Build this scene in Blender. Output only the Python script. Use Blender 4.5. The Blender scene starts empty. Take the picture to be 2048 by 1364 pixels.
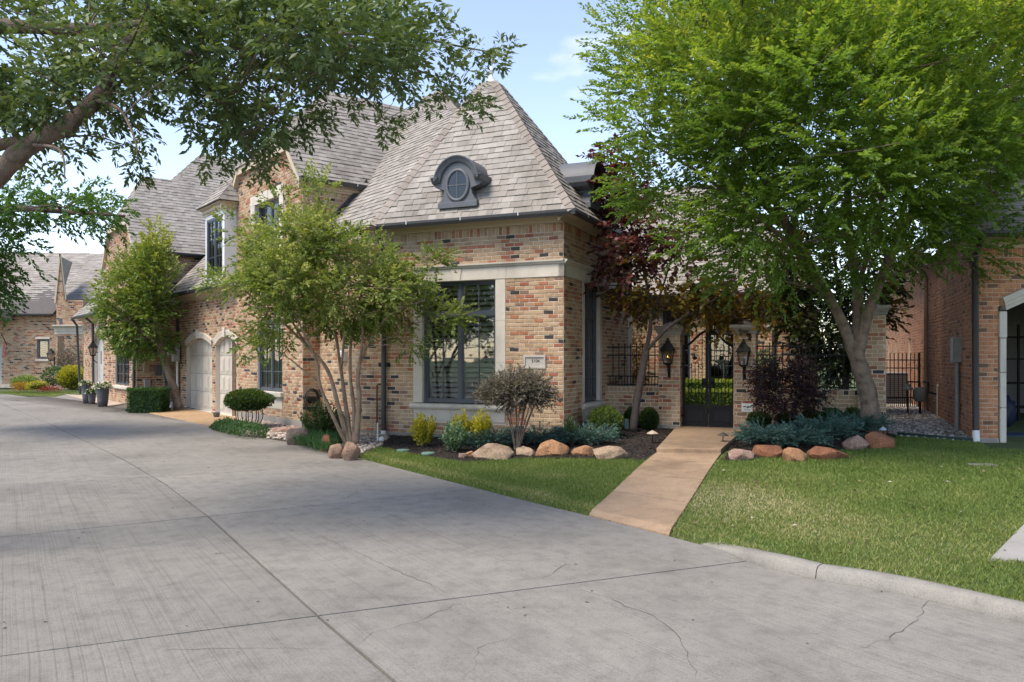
import bpy, bmesh, math, random
import numpy as np
from mathutils import Vector, Matrix, noise
from mathutils.geometry import tessellate_polygon, delaunay_2d_cdt
R = math.radians
rnd = random.Random(7)
rng = np.random.default_rng(7)
scene = bpy.context.scene
col = scene.collection
# ------------------------------------------------------------------ camera
F, CX, HY, HC = 1560.0, 1024.0, 715.0, 1.65       # focal length, centre and horizon in photograph pixels, eye height
cd = bpy.data.cameras.new('camera'); cam = bpy.data.objects.new('camera', cd); col.objects.link(cam)
cam.location = (0, 0, HC); cam.rotation_euler = (R(90), 0, 0)
cd.sensor_width = 36; cd.lens = 36 * F / 2048; cd.shift_y = (HY - 682) / 2048
cd.clip_start = .05; cd.clip_end = 2000
scene.camera = cam
# ------------------------------------------------------------------ light
SUN_AZ = Vector((-.80, -.60, 0)).normalized(); SUN_EL = R(58)
to_sun = Vector((SUN_AZ.x * math.cos(SUN_EL), SUN_AZ.y * math.cos(SUN_EL), math.sin(SUN_EL)))
sd = bpy.data.lights.new('sun', 'SUN'); sun = bpy.data.objects.new('sun', sd); col.objects.link(sun)
sun.rotation_euler = to_sun.to_track_quat('Z', 'Y').to_euler()
sun.location = (-20, -15, 40)
sd.energy = 2.15; sd.angle = R(26); sd.color = (1, .89, .75)
world = bpy.data.worlds.new('World'); scene.world = world; world.use_nodes = True
wn = world.node_tree.nodes; wl = world.node_tree.links
bg = wn['Background']; sky = wn.new('ShaderNodeTexSky'); sky.sky_type = 'NISHITA'; sky.sun_disc = False
sky.sun_elevation = SUN_EL; sky.sun_rotation = math.atan2(SUN_AZ.x, SUN_AZ.y)
sky.air_density = 1.0; sky.dust_density = .15; sky.ozone_density = 2.0
# thin white fair-weather clouds over the sky
tcg = wn.new('ShaderNodeTexCoord'); mpg = wn.new('ShaderNodeMapping'); mpg.inputs['Scale'].default_value = (1.0, 1.0, 3.2)
nzg = wn.new('ShaderNodeTexNoise'); nzg.inputs['Scale'].default_value = 3.4; nzg.inputs['Detail'].default_value = 7
rpg = wn.new('ShaderNodeValToRGB'); rpg.color_ramp.elements[0].position = .60; rpg.color_ramp.elements[1].position = .88
rpg.color_ramp.elements[1].color = (.75, .75, .75, 1)
mxg = wn.new('ShaderNodeMixRGB'); mxg.inputs[2].default_value = (6.0, 6.1, 6.3, 1)
wl.new(tcg.outputs['Generated'], mpg.inputs['Vector']); wl.new(mpg.outputs[0], nzg.inputs['Vector'])
wl.new(nzg.outputs['Fac'], rpg.inputs[0]); wl.new(rpg.outputs[0], mxg.inputs[0]); wl.new(sky.outputs[0], mxg.inputs[1])
hsg = wn.new('ShaderNodeHueSaturation'); hsg.inputs['Saturation'].default_value = .92
wbg = wn.new('ShaderNodeMixRGB'); wbg.blend_type = 'MULTIPLY'; wbg.inputs[0].default_value = 1; wbg.inputs[2].default_value = (1.08, .97, .92, 1)   # daylight white balance
wl.new(mxg.outputs[0], hsg.inputs['Color']); wl.new(hsg.outputs[0], wbg.inputs[1]); wl.new(wbg.outputs[0], bg.inputs[0]); bg.inputs[1].default_value = .127
scene.view_settings.view_transform = 'Standard'; scene.view_settings.look = 'None'
scene.view_settings.exposure = 1.42; scene.view_settings.gamma = 1; scene.view_settings.use_curve_mapping = False
scene.cycles.max_bounces = 7; scene.cycles.transparent_max_bounces = 12
scene.cycles.use_denoising = True
scene.cycles.sample_clamp_indirect = 6

# ------------------------------------------------------------------ pixel -> place
RA, RB = -.22, .008                                # the road is the plane z = RA + RB*y
def zr(y): return RA + RB * y
def RP(px, py):                                    # photograph pixel on the road plane -> plan point
    Y = F * (HC - RA) / (py - HY + F * RB); return Vector(((px - CX) / F * Y, Y))
def ZP(px, py, z):                                 # photograph pixel at a known height -> plan point
    Y = F * (HC - z) / (py - HY); return Vector(((px - CX) / F * Y, Y))
def AT(px, py, Y): return Vector(((px - CX) / F * Y, Y, HC + (HY - py) / F * Y))

class Fr:                                          # a vertical wall frame: a along the wall to the right, d outwards
    def __init__(s, O, e, nin):
        s.O = Vector(O).to_2d(); s.e = Vector(e).to_2d().normalized(); s.n = Vector(nin).to_2d().normalized()
    def P(s, a, z, d=0.0):
        p = s.O + s.e * a - s.n * d; return Vector((p.x, p.y, z))
    def px(s, px, py, d=0.0):
        k = (px - CX) / F; O = s.O - s.n * d
        a = (k * O.y - O.x) / (s.e.x - k * s.e.y); Y = O.y + s.e.y * a
        return a, HC + (HY - py) / F * Y
    def M(s, a, z, d=0.0):
        p = s.P(a, z, d)
        return Matrix(((s.e.x, s.n.x, 0, p.x), (s.e.y, s.n.y, 0, p.y), (0, 0, 1, p.z), (0, 0, 0, 1)))
U = Vector((-.9144, .4048)); V = Vector((.4048, .9144))       # tower: leftwards, inwards
W = Vector((-.6235, .7819)); NI = Vector((.7819, .6235))      # garage wing: leftwards, inwards
C0 = Vector((.990, 15.0)); G0 = Vector((-4.889, 18.2)); L0 = Vector((-12.53, 26.0))
TF = Fr(C0, -U, V); TR = Fr(C0, V, U)                          # tower front, tower right side
GF = Fr(G0, -W, NI); GR = Fr(G0, NI, W)                        # garage front, garage right side
AW = Fr(G0 + NI * .44, -W, NI)                                 # short wall between garage and tower
GW = Fr(C0 + V * 2.70, -U, V)                                  # gate wall
NF = Fr((8.34, 14.0), (1, 0), (0, 1)); NS = Fr((8.34, 14.0), (-.367, -.930), (.930, -.367))
LF = Fr(L0, -W, NI); LR = Fr(L0, NI, W)                        # left house
FH = Fr((-27.5, 40.0), (1, 0), (0, 1))                         # far house

# ------------------------------------------------------------------ materials
def newmat(name):
    m = bpy.data.materials.new(name); m.use_nodes = True
    nt = m.node_tree; return m, nt, nt.nodes, nt.links, nt.nodes['Principled BSDF']
def pos_noise(nt, scale, detail=4, rough=.55, stretch=None):
    N = nt.nodes; L = nt.links
    g = N.new('ShaderNodeNewGeometry'); n = N.new('ShaderNodeTexNoise')
    n.inputs['Scale'].default_value = scale; n.inputs['Detail'].default_value = detail; n.inputs['Roughness'].default_value = rough
    if stretch:
        mp = N.new('ShaderNodeMapping'); mp.inputs['Scale'].default_value = stretch[0]; mp.inputs['Rotation'].default_value = stretch[1]
        L.new(g.outputs['Position'], mp.inputs[0]); L.new(mp.outputs[0], n.inputs['Vector'])
    else: L.new(g.outputs['Position'], n.inputs['Vector'])
    return n.outputs['Fac']
def ramp(nt, fac, stops):
    r = nt.nodes.new('ShaderNodeValToRGB'); cr = r.color_ramp
    while len(cr.elements) < len(stops): cr.elements.new(.5)
    for e, (p, c) in zip(cr.elements, stops): e.position = p; e.color = (*c, 1)
    nt.links.new(fac, r.inputs[0]); return r.outputs[0]
def mixc(nt, a, b, fac, mode='MIX'):
    m = nt.nodes.new('ShaderNodeMixRGB'); m.blend_type = mode
    for i, v in ((0, fac), (1, a), (2, b)):
        if hasattr(v, 'is_linked'): nt.links.new(v, m.inputs[i])
        elif i == 0: m.inputs[0].default_value = v
        else: m.inputs[i].default_value = (*v, 1)
    return m.outputs[0]
def bump(nt, fac, strength, dist):
    b = nt.nodes.new('ShaderNodeBump'); b.inputs['Strength'].default_value = strength; b.inputs['Distance'].default_value = dist
    nt.links.new(fac, b.inputs['Height']); return b.outputs[0]
def sc(c, k): return tuple(min(1, x * k) for x in c)
MATS = {}
def M(name, c, rough=.75, var=.22, scale=9, fine=70, bs=.25, bd=.004, metal=0, spec=.4, tone=None):
    if name in MATS: return MATS[name]
    m, nt, N, L, b = newmat(name)
    n1 = pos_noise(nt, scale); n2 = pos_noise(nt, fine, 3)
    c2 = tone or sc(c, 1 - var)
    k = ramp(nt, n1, [(.32, c2), (.5, c), (.72, sc(c, 1 + var * .6))])
    k = mixc(nt, k, ramp(nt, n2, [(.3, (.72, .72, .72)), (.7, (1.1, 1.1, 1.1))]), min(1, var * 2), 'MULTIPLY')
    if name.split('_')[0] in ('brick', 'nbrick', 'mortar', 'shingle', 'cast', 'foundation'):      # weathering: broad stains and faint vertical run-off
        k = mixc(nt, k, ramp(nt, pos_noise(nt, 1.1, 5, .6, ((1, 1, .35), (0, 0, 0))), [(.33, (.74, .72, .70)), (.5, (1, 1, 1)), (.7, (1.08, 1.07, 1.06))]), .85, 'MULTIPLY')
    L.new(k, b.inputs['Base Color']); b.inputs['Roughness'].default_value = rough; b.inputs['Metallic'].default_value = metal
    b.inputs['Specular IOR Level'].default_value = spec
    if bs: L.new(bump(nt, n2, bs, bd), b.inputs['Normal'])
    MATS[name] = m; return m
def leafmat(name, stops, transl=.35, rough=.5, spec=.35):
    m, nt, N, L, b = newmat(name)
    at = N.new('ShaderNodeAttribute'); at.attribute_name = 'tint'
    k = ramp(nt, at.outputs['Fac'], stops)
    L.new(k, b.inputs['Base Color']); b.inputs['Roughness'].default_value = rough; b.inputs['Specular IOR Level'].default_value = spec
    t = N.new('ShaderNodeBsdfTranslucent'); L.new(mixc(nt, k, (1.35, 1.3, .55), 1.0, 'MULTIPLY'), t.inputs[0])
    mx = N.new('ShaderNodeMixShader'); mx.inputs[0].default_value = transl
    L.new(b.outputs[0], mx.inputs[1]); L.new(t.outputs[0], mx.inputs[2]); L.new(mx.outputs[0], N['Material Output'].inputs[0])
    MATS[name] = m; return m
def glassmat(name, tint=(.84, .88, .88), boost=1.0):
    m, nt, N, L, b = newmat(name); N.remove(b)
    tr = N.new('ShaderNodeBsdfTransparent'); tr.inputs[0].default_value = (*tint, 1)
    gl = N.new('ShaderNodeBsdfGlossy'); gl.inputs['Roughness'].default_value = .015
    L.new(bump(nt, pos_noise(nt, 1.7, 2), .12, .02), gl.inputs['Normal'])
    fr = N.new('ShaderNodeFresnel'); fr.inputs[0].default_value = 1.55
    ml = N.new('ShaderNodeMath'); ml.operation = 'MULTIPLY_ADD'; ml.inputs[1].default_value = boost; ml.inputs[2].default_value = .07
    ml.use_clamp = True
    mx = N.new('ShaderNodeMixShader'); L.new(fr.outputs[0], ml.inputs[0]); L.new(ml.outputs[0], mx.inputs[0])
    L.new(tr.outputs[0], mx.inputs[1]); L.new(gl.outputs[0], mx.inputs[2]); L.new(mx.outputs[0], N['Material Output'].inputs[0])
    MATS[name] = m; return m
STONE = M('cast_stone', (.54, .495, .425), .8, .1, 3, 60, .15)
TRIM = M('trim_paint', (.47, .385, .28), .6, .08, 4, 40, .05)
SOFFIT = M('soffit_paint', (.42, .36, .28), .7, .08)
FRAME = M('window_frame_paint', (.052, .062, .078), .42, .12, 5, 60, .05, spec=.5)
GUT = M('gutter_metal', (.035, .034, .035), .45, .15, 4, 50, .05, spec=.5)
GREYP = M('dormer_paint', (.105, .112, .125), .55, .12, 3, 40, .05)
IRON = M('black_iron', (.010, .010, .011), .62, .2, 6, 50, .08, spec=.25)
MORT = M('mortar_cream', (.60, .52, .425), .95, .15, 7, 110, .4, .004)
MORT2 = M('mortar_buff', (.50, .39, .29), .95, .15, 7, 110, .4, .004)
CONCB = M('foundation_concrete', (.27, .25, .22), .9, .18, 4, 60, .3)
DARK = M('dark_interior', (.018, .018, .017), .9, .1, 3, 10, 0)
WHITE = M('white_paint', (.66, .66, .65), .5, .06, 4, 40, .04)
PVC = M('white_pvc', (.72, .72, .70), .4, .05, 4, 40, 0)
ROOFD = M('roof_underlay', (.10, .09, .085), .95, .1)
GLASS = glassmat('window_glass'); GLASS2 = glassmat('window_glass_far', (.30, .34, .38), 1.3)
LOUV = M('shutter_paint', (.50, .49, .46), .55, .05, 4, 30, 0)
BR = [M('brick_tan', (.385, .262, .158), .88, .2, 10, 90, .45), M('brick_buff', (.425, .30, .188), .88, .2, 9, 90, .45),
      M('brick_rose', (.34, .215, .13), .88, .22, 11, 90, .45), M('brick_orange', (.345, .145, .075), .88, .22, 10, 90, .45),
      M('brick_red', (.285, .105, .06), .88, .22, 10, 90, .45), M('brick_char', (.045, .04, .038), .85, .25, 10, 90, .45),
      M('brick_brown', (.215, .135, .09), .88, .22, 10, 90, .45)]
BRW = [33, 29, 9, 14, 6, 4.5, 4]
NB = [M('nbrick_red', (.42, .185, .088), .88, .2, 10, 90, .4), M('nbrick_rust', (.46, .215, .108), .88, .2, 10, 90, .4),
      M('nbrick_brown', (.335, .15, .078), .88, .2, 10, 90, .4), M('nbrick_dark', (.17, .09, .058), .88, .2, 10, 90, .4)]
NBW = [45, 30, 18, 7]
SH = [M('shingle_a', (.272, .248, .221), .95, .12, 6, 160, .5, .003), M('shingle_b', (.298, .273, .245), .95, .12, 6, 160, .5, .003),
      M('shingle_c', (.240, .217, .192), .95, .12, 6, 160, .5, .003), M('shingle_d', (.325, .30, .271), .95, .12, 6, 160, .5, .003)]
SHW = [38, 30, 18, 14]
SHCAP = M('shingle_cap', (.275, .24, .21), .95, .12, 6, 160, .5, .003)

# ------------------------------------------------------------------ objects
def link(o, parent=None):
    col.objects.link(o)
    if parent is not None: o.parent = parent
    return o
def tag(o, label=None, cat=None, group=None, kind=None):
    for k, v in (('label', label), ('category', cat), ('group', group), ('kind', kind)):
        if v: o[k] = v
    return o
def thing(name, loc, label, cat, group=None):
    o = bpy.data.objects.new(name, None); o.location = loc; o.empty_display_size = .2
    link(o); tag(o, label, cat, group); return o
def wloc(o):
    q = Vector((0, 0, 0))
    while o is not None: q += o.location; o = o.parent
    return q
class MB:
    def __init__(s): s.v = []; s.f = []; s.m = []
    def add(s, vs, fs, mi=0):
        k = len(s.v); s.v.extend([tuple(v) for v in vs]); s.f.extend([tuple(i + k for i in f) for f in fs]); s.m.extend([mi] * len(fs)); return s
    def hexa(s, p, mi=0): return s.add(p, [(0, 3, 2, 1), (4, 5, 6, 7), (0, 1, 5, 4), (1, 2, 6, 5), (2, 3, 7, 6), (3, 0, 4, 7)], mi)
    def box(s, fr, a0, a1, z0, z1, d0, d1, mi=0):   # a box in a wall frame
        return s.hexa([fr.P(a0, z0, d1), fr.P(a1, z0, d1), fr.P(a1, z0, d0), fr.P(a0, z0, d0), fr.P(a0, z1, d1), fr.P(a1, z1, d1), fr.P(a1, z1, d0), fr.P(a0, z1, d0)], mi)
    def cube(s, x0, x1, y0, y1, z0, z1, mi=0):
        return s.hexa([(x0, y0, z0), (x1, y0, z0), (x1, y1, z0), (x0, y1, z0), (x0, y0, z1), (x1, y0, z1), (x1, y1, z1), (x0, y1, z1)], mi)
    def tube(s, pts, rad, n=8, cap=True, mi=0):
        pts = [Vector(p) for p in pts]; k = len(pts)
        rad = [rad] * k if not hasattr(rad, '__len__') else rad
        rings = []; up = None
        for i, p in enumerate(pts):
            t = (pts[min(i + 1, k - 1)] - pts[max(i - 1, 0)]).normalized()
            if up is None: up = t.orthogonal().normalized()
            x = (up - t * up.dot(t)).normalized(); y = t.cross(x); up = x
            rings.append([p + (x * math.cos(2 * math.pi * j / n) + y * math.sin(2 * math.pi * j / n)) * rad[i] for j in range(n)])
        vs = [v for r in rings for v in r]
        fs = [(i * n + j, i * n + (j + 1) % n, (i + 1) * n + (j + 1) % n, (i + 1) * n + j) for i in range(k - 1) for j in range(n)]
        if cap: fs += [tuple(range(n - 1, -1, -1)), tuple((k - 1) * n + j for j in range(n))]
        return s.add(vs, fs, mi)
    def lathe(s, c, prof, n=16, mi=0, ph=0):
        c = Vector(c); k = len(prof)
        vs = [c + Vector((r * math.cos(ph + 2 * math.pi * j / n), r * math.sin(ph + 2 * math.pi * j / n), z)) for r, z in prof for j in range(n)]
        fs = [(i * n + j, i * n + (j + 1) % n, (i + 1) * n + (j + 1) % n, (i + 1) * n + j) for i in range(k - 1) for j in range(n)]
        fs += [tuple(range(n - 1, -1, -1)), tuple((k - 1) * n + j for j in range(n))]
        return s.add(vs, fs, mi)
    def prism(s, fr, poly, d0, d1, mi=0):           # polygon in (a,z) extruded from d0 to d1
        n = len(poly); A = [fr.P(a, z, d1) for a, z in poly]; B = [fr.P(a, z, d0) for a, z in poly]
        fs = [(i, (i + 1) % n, n + (i + 1) % n, n + i) for i in range(n)]
        tris = tessellate_polygon([[Vector((a, z, 0)) for a, z in poly]])
        fs += [tuple(t) for t in tris] + [tuple(n + i for i in reversed(t)) for t in tris]
        return s.add(A + B, fs, mi)
    def build(s, name, mats, parent=None, smooth=False, bevel=0):
        me = bpy.data.meshes.new(name); q = wloc(parent) if parent is not None else Vector((0, 0, 0))
        v = np.array(s.v, dtype=np.float64).reshape(-1, 3) - np.array(q)
        me.from_pydata([tuple(x) for x in v], [], s.f)
        for mt in (mats if isinstance(mats, (list, tuple)) else [mats]): me.materials.append(mt)
        if any(s.m): me.polygons.foreach_set('material_index', s.m)
        if smooth: me.polygons.foreach_set('use_smooth', [True] * len(me.polygons))
        bm = bmesh.new(); bm.from_mesh(me); bmesh.ops.recalc_face_normals(bm, faces=bm.faces); bm.to_mesh(me); bm.free()
        me.update(); o = bpy.data.objects.new(name, me); link(o, parent)
        if bevel:
            b = o.modifiers.new('bevel', 'BEVEL'); b.width = bevel; b.segments = 2; b.limit_method = 'ANGLE'; b.angle_limit = R(40)
        return o
def box_part(name, fr, r, mat, parent, bevel=0): return MB().box(fr, *r).build(name, mat, parent, bevel=bevel)
def smooth_angle(o, deg=40):
    me = o.data; me.polygons.foreach_set('use_smooth', [True] * len(me.polygons))
    try: me.set_sharp_from_angle(angle=R(deg))
    except Exception: pass
def pip(x, y, poly):                                 # vectorised point in polygon
    x = np.asarray(x); y = np.asarray(y); ins = np.zeros(x.shape, bool); n = len(poly)
    for i in range(n):
        x0, y0 = poly[i][0], poly[i][1]; x1, y1 = poly[(i + 1) % n][0], poly[(i + 1) % n][1]
        c = ((y0 > y) != (y1 > y)) & (x < (x1 - x0) * (y - y0) / ((y1 - y0) if y1 != y0 else 1e-9) + x0); ins ^= c
    return ins
def polydist(x, y, pts, closed=True):
    x = np.asarray(x, float); y = np.asarray(y, float); d = np.full(x.shape, 1e9); n = len(pts)
    for i in range(n if closed else n - 1):
        ax, ay = pts[i][0], pts[i][1]; bx, by = pts[(i + 1) % n][0], pts[(i + 1) % n][1]
        vx, vy = bx - ax, by - ay; q = vx * vx + vy * vy + 1e-12
        t = np.clip(((x - ax) * vx + (y - ay) * vy) / q, 0, 1)
        d = np.minimum(d, np.hypot(x - ax - t * vx, y - ay - t * vy))
    return d
def copy_tree(o, parent=None):
    c = o.copy(); link(c, parent)
    for ch in list(o.children): copy_tree(ch, c)
    return c
# ------------------------------------------------------------------ masonry
def scan(polys, z):
    xs = []
    for p in polys:
        n = len(p)
        for i in range(n):
            (a0, z0), (a1, z1) = p[i], p[(i + 1) % n]
            if (z0 > z) != (z1 > z): xs.append(a0 + (z - z0) / (z1 - z0) * (a1 - a0))
    xs.sort(); return [(xs[i], xs[i + 1]) for i in range(0, len(xs) - 1, 2)]
def wall(name, fr, outline, holes, mat, parent, reveal=.14, rmat=None):
    polys = [outline] + holes; vs = []; fs = []; mi = []
    for p in polys: vs += [fr.P(a, z, 0) for a, z in p]
    for t in tessellate_polygon([[Vector((a, z, 0)) for a, z in p] for p in polys]): fs.append(tuple(t)); mi.append(0)
    k = len(outline)
    for h in holes:
        n = len(h); b = len(vs); vs += [fr.P(a, z, -reveal) for a, z in h]
        for i in range(n): fs.append((k + i, k + (i + 1) % n, b + (i + 1) % n, b + i)); mi.append(1 if rmat else 0)
        k += n
    mb = MB(); mb.v = [tuple(v) for v in vs]; mb.f = fs; mb.m = mi
    return mb.build(name, [mat] + ([rmat] if rmat else []), parent)
class Masonry:
    def __init__(s, mats, weights, bl=.205, hc=.081):
        s.mats = mats; s.w = weights; s.bl = bl; s.hc = hc; s.items = []; s.cache = {}
    def lay(s, fr, outline, holes, z0, z1, wall_o, bl=None, hc=None, pick=True, d=0.0):
        bl = bl or s.bl; hc = hc or s.hc; n = max(1, round((z1 - z0) / hc)); h = (z1 - z0) / n
        for r in range(n):
            zc = z0 + (r + .5) * h
            for lo, hi in scan([outline] + holes, zc):
                off = (r % 2) * bl * .5 + rnd.uniform(-.015, .015); a = math.floor((lo - off) / bl) * bl + off
                while a < hi - .001:
                    x0, x1 = max(a, lo), min(a + bl, hi); full = x1 - x0 > bl - .002
                    if x1 - x0 > .03:
                        s.items.append((fr, (x0 + x1) / 2, zc, x1 - x0, h, d + rnd.uniform(-.003, .004), rnd.choices(range(len(s.mats)), s.w)[0], full and pick, wall_o))
                    a += bl
    def verts(s, fr, a, z, l, h, d):
        j = .0068; hl = l / 2 - j + rnd.uniform(-.002, .001); hh = h / 2 - j + rnd.uniform(-.002, .001); f = .009 + d; q = .006
        t = rnd.uniform(-.003, .003)
        A = [(a - hl, z - hh - t), (a + hl, z - hh + t), (a + hl, z + hh + t), (a - hl, z + hh - t)]
        B = [(a - hl + q, z - hh + q - t), (a + hl - q, z - hh + q + t), (a + hl - q, z + hh - q + t), (a - hl + q, z + hh - q - t)]
        return [fr.P(x, y, -.012) for x, y in A] + [fr.P(x, y, f - .003) for x, y in A] + [fr.P(x, y, f) for x, y in B]
    FS = [(0, 1, 5, 4), (1, 2, 6, 5), (2, 3, 7, 6), (3, 0, 4, 7), (4, 5, 9, 8), (5, 6, 10, 9), (6, 7, 11, 10), (7, 4, 8, 11), (8, 9, 10, 11)]
    def done(s, thing_o, limit=300, name='brick'):
        def score(it):
            p = it[0].P(it[1], it[2]); dv = Vector((0, 0, HC)) - p; return -abs(dv.normalized().to_2d().dot(-it[0].n)) / dv.length_squared
        cand = sorted([it for it in s.items if it[7]], key=score)[:limit]; ids = {id(it) for it in cand}
        flat = Fr((0, 0), (1, 0), (0, 1))
        for it in cand:
            fr, a, z, l, h, d, mi, _, wo = it; key = (round(l, 3), round(h, 4), mi, rnd.randrange(3))
            if key not in s.cache:
                me = bpy.data.meshes.new(name); me.from_pydata([tuple(v) for v in s.verts(flat, 0, 0, l, h, 0)], [], s.FS); me.materials.append(s.mats[mi]); s.cache[key] = me
            o = bpy.data.objects.new(name, s.cache[key]); o.matrix_local = Matrix.Translation(-wloc(wo)) @ fr.M(a, z, d); link(o, wo)
        mb = MB()
        for it in s.items:
            if id(it) in ids: continue
            mb.add(s.verts(it[0], it[1], it[2], it[3], it[4], it[5]), s.FS, it[6])
        if mb.v:
            o = mb.build('brickwork', s.mats, thing_o); o['kind'] = 'stuff'
def rect(a0, a1, z0, z1): return [(a0, z0), (a1, z0), (a1, z1), (a0, z1)]
def arch(a0, a1, z0, zs, zt, n=10):                  # flat-sided opening with a round or segmental head
    c = (a0 + a1) / 2; hw = (a1 - a0) / 2; rise = zt - zs; Rr = (hw * hw + rise * rise) / (2 * rise); zc = zt - Rr; th = math.asin(min(1, hw / Rr))
    return [(a0, z0), (a1, z0)] + [(c + Rr * math.sin(th - 2 * th * i / n), zc + Rr * math.cos(th - 2 * th * i / n)) for i in range(n + 1)]

# ------------------------------------------------------------------ shingled roofs
def clip_rect(poly, x0, x1, y0, y1):
    for ax, lim, sgn in ((0, x0, 1), (0, x1, -1), (1, y0, 1), (1, y1, -1)):
        out = []; n = len(poly)
        for i in range(n):
            p, q = poly[i], poly[(i + 1) % n]; dp = (p[ax] - lim) * sgn; dq = (q[ax] - lim) * sgn
            if dp >= 0: out.append(p)
            if (dp >= 0) != (dq >= 0):
                t = dp / (dp - dq); out.append((p[0] + t * (q[0] - p[0]), p[1] + t * (q[1] - p[1])))
        poly = out
        if len(poly) < 3: return []
    return poly
class Roof:
    def __init__(s): s.items = []; s.cache = {}
    def face(s, poly3, deck_mb, expo=.152, wid=.19, pick=True, zref=None):
        P = [Vector(p) for p in poly3]; n = Vector((0, 0, 0))
        for i in range(len(P)): n += P[i].cross(P[(i + 1) % len(P)])
        n.normalize()
        if n.z < 0: n = -n
        e = Vector((0, 0, 1)).cross(n).normalized(); up = n.cross(e)
        if up.z < 0: up = -up; e = -e
        O = min(P, key=lambda p: p.z); L = [((p - O).dot(e), (p - O).dot(up)) for p in P]
        k = len(deck_mb.v); deck_mb.add([p - n * .012 for p in P], [tuple(range(len(P)))])
        b1 = max(l[1] for l in L); a0 = min(l[0] for l in L); a1 = max(l[0] for l in L); r = 0
        bo = ((O.z - zref) / up.z) % expo if zref is not None else 0
        while r * expo - bo < b1:
            y0 = r * expo - bo; y1 = min(y0 + expo, b1 + .001); x = a0 - rnd.random() * wid
            while x < a1:
                w = rnd.choice((wid * .62, wid, wid, wid * 1.4)); c = clip_rect(L, x, x + w, y0, y1)
                if len(c) >= 3:
                    full = len(c) == 4 and abs(sum(c[i][0] * c[(i + 1) % 4][1] - c[(i + 1) % 4][0] * c[i][1] for i in range(4)) / 2) > .995 * w * expo
                    s.items.append((O, e, up, n, c, y0, expo, rnd.choices(range(4), SHW)[0], full and pick, (x, w), rnd.choice((0, .004, .008))))
                x += w
            r += 1
        return O, e, up, n
    def geo(s, c, y0, expo, lift):
        m = len(c); h = lambda b: .006 + lift + .014 * (1 - (b - y0) / expo)
        return [(a, b, h(b)) for a, b in c] + [(a, b, -.008) for a, b in c], [tuple(range(m))] + [(i, m + i, m + (i + 1) % m, (i + 1) % m) for i in range(m)]
    def done(s, thing_o, roof_o, limit=300, name='shingle'):
        def score(it):
            p = it[0] + it[1] * it[9][0] + it[2] * it[5]; dv = Vector((0, 0, HC)) - p; return -max(0, dv.normalized().dot(it[3])) / dv.length_squared
        cand = sorted([it for it in s.items if it[8]], key=score)[:limit]; ids = {id(i) for i in cand}
        q = wloc(roof_o)
        for it in cand:
            O, e, up, n, c, y0, ex, mi, _, (x, w), lift = it; key = (round(w, 3), mi, lift, ex)
            if key not in s.cache:
                vs, fs = s.geo([(0, 0), (w - .004, 0), (w - .004, ex), (0, ex)], 0, ex, lift)
                me = bpy.data.meshes.new(name); me.from_pydata(vs, [], fs); me.materials.append(SH[mi]); s.cache[key] = me
            o = bpy.data.objects.new(name, s.cache[key]); p = O + e * x + up * y0 - q
            o.matrix_local = Matrix(((e.x, up.x, n.x, p.x), (e.y, up.y, n.y, p.y), (e.z, up.z, n.z, p.z), (0, 0, 0, 1))); link(o, roof_o)
        mb = MB()
        for it in s.items:
            if id(it) in ids: continue
            vs, fs = s.geo(it[4], it[5], it[6], it[10]); mb.add([it[0] + it[1] * a + it[2] * b + it[3] * h for a, b, h in vs], fs, it[7])
        if mb.v:
            o = mb.build('shingle_field', SH, thing_o); o['kind'] = 'stuff'
def hip_caps(p0, p1, nl, nr, parent, w=.13, step=.17):   # bent cap shingles along a hip or ridge from low p0 to high p1
    p0 = Vector(p0); p1 = Vector(p1); t = (p1 - p0).normalized(); L = (p1 - p0).length; k = max(1, int(L / step))
    up = (nl + nr).normalized(); up = (up - t * up.dot(t)).normalized()
    def side(n):
        x = t.cross(n).normalized(); return x
    l = side(nl); r = -side(nr)
    if (l - r).length < .01: l = -l
    if l.dot(nr) > 0 or r.dot(nl) > 0:
        l, r = -l, -r
    hl = .03; me = bpy.data.meshes.new('cap'); s2 = L / k
    vs = []
    for b, h in ((0, hl), (s2 * 1.12, .014)):
        vs += [t * b + l * w + nl * (h), t * b + up * (h + .012), t * b + r * w + nr * (h)]
    vs += [t * 0 + l * w - nl * .01, t * 0 - up * .01, t * 0 + r * w - nr * .01]
    me.from_pydata([tuple(v) for v in vs], [], [(0, 1, 4, 3), (1, 2, 5, 4), (6, 7, 1, 0), (7, 8, 2, 1)]); me.materials.append(SHCAP)
    q = wloc(parent)
    for i in range(k):
        o = bpy.data.objects.new('ridge_cap', me); o.location = p0 + t * (i * s2) - q; link(o, parent)

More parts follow.
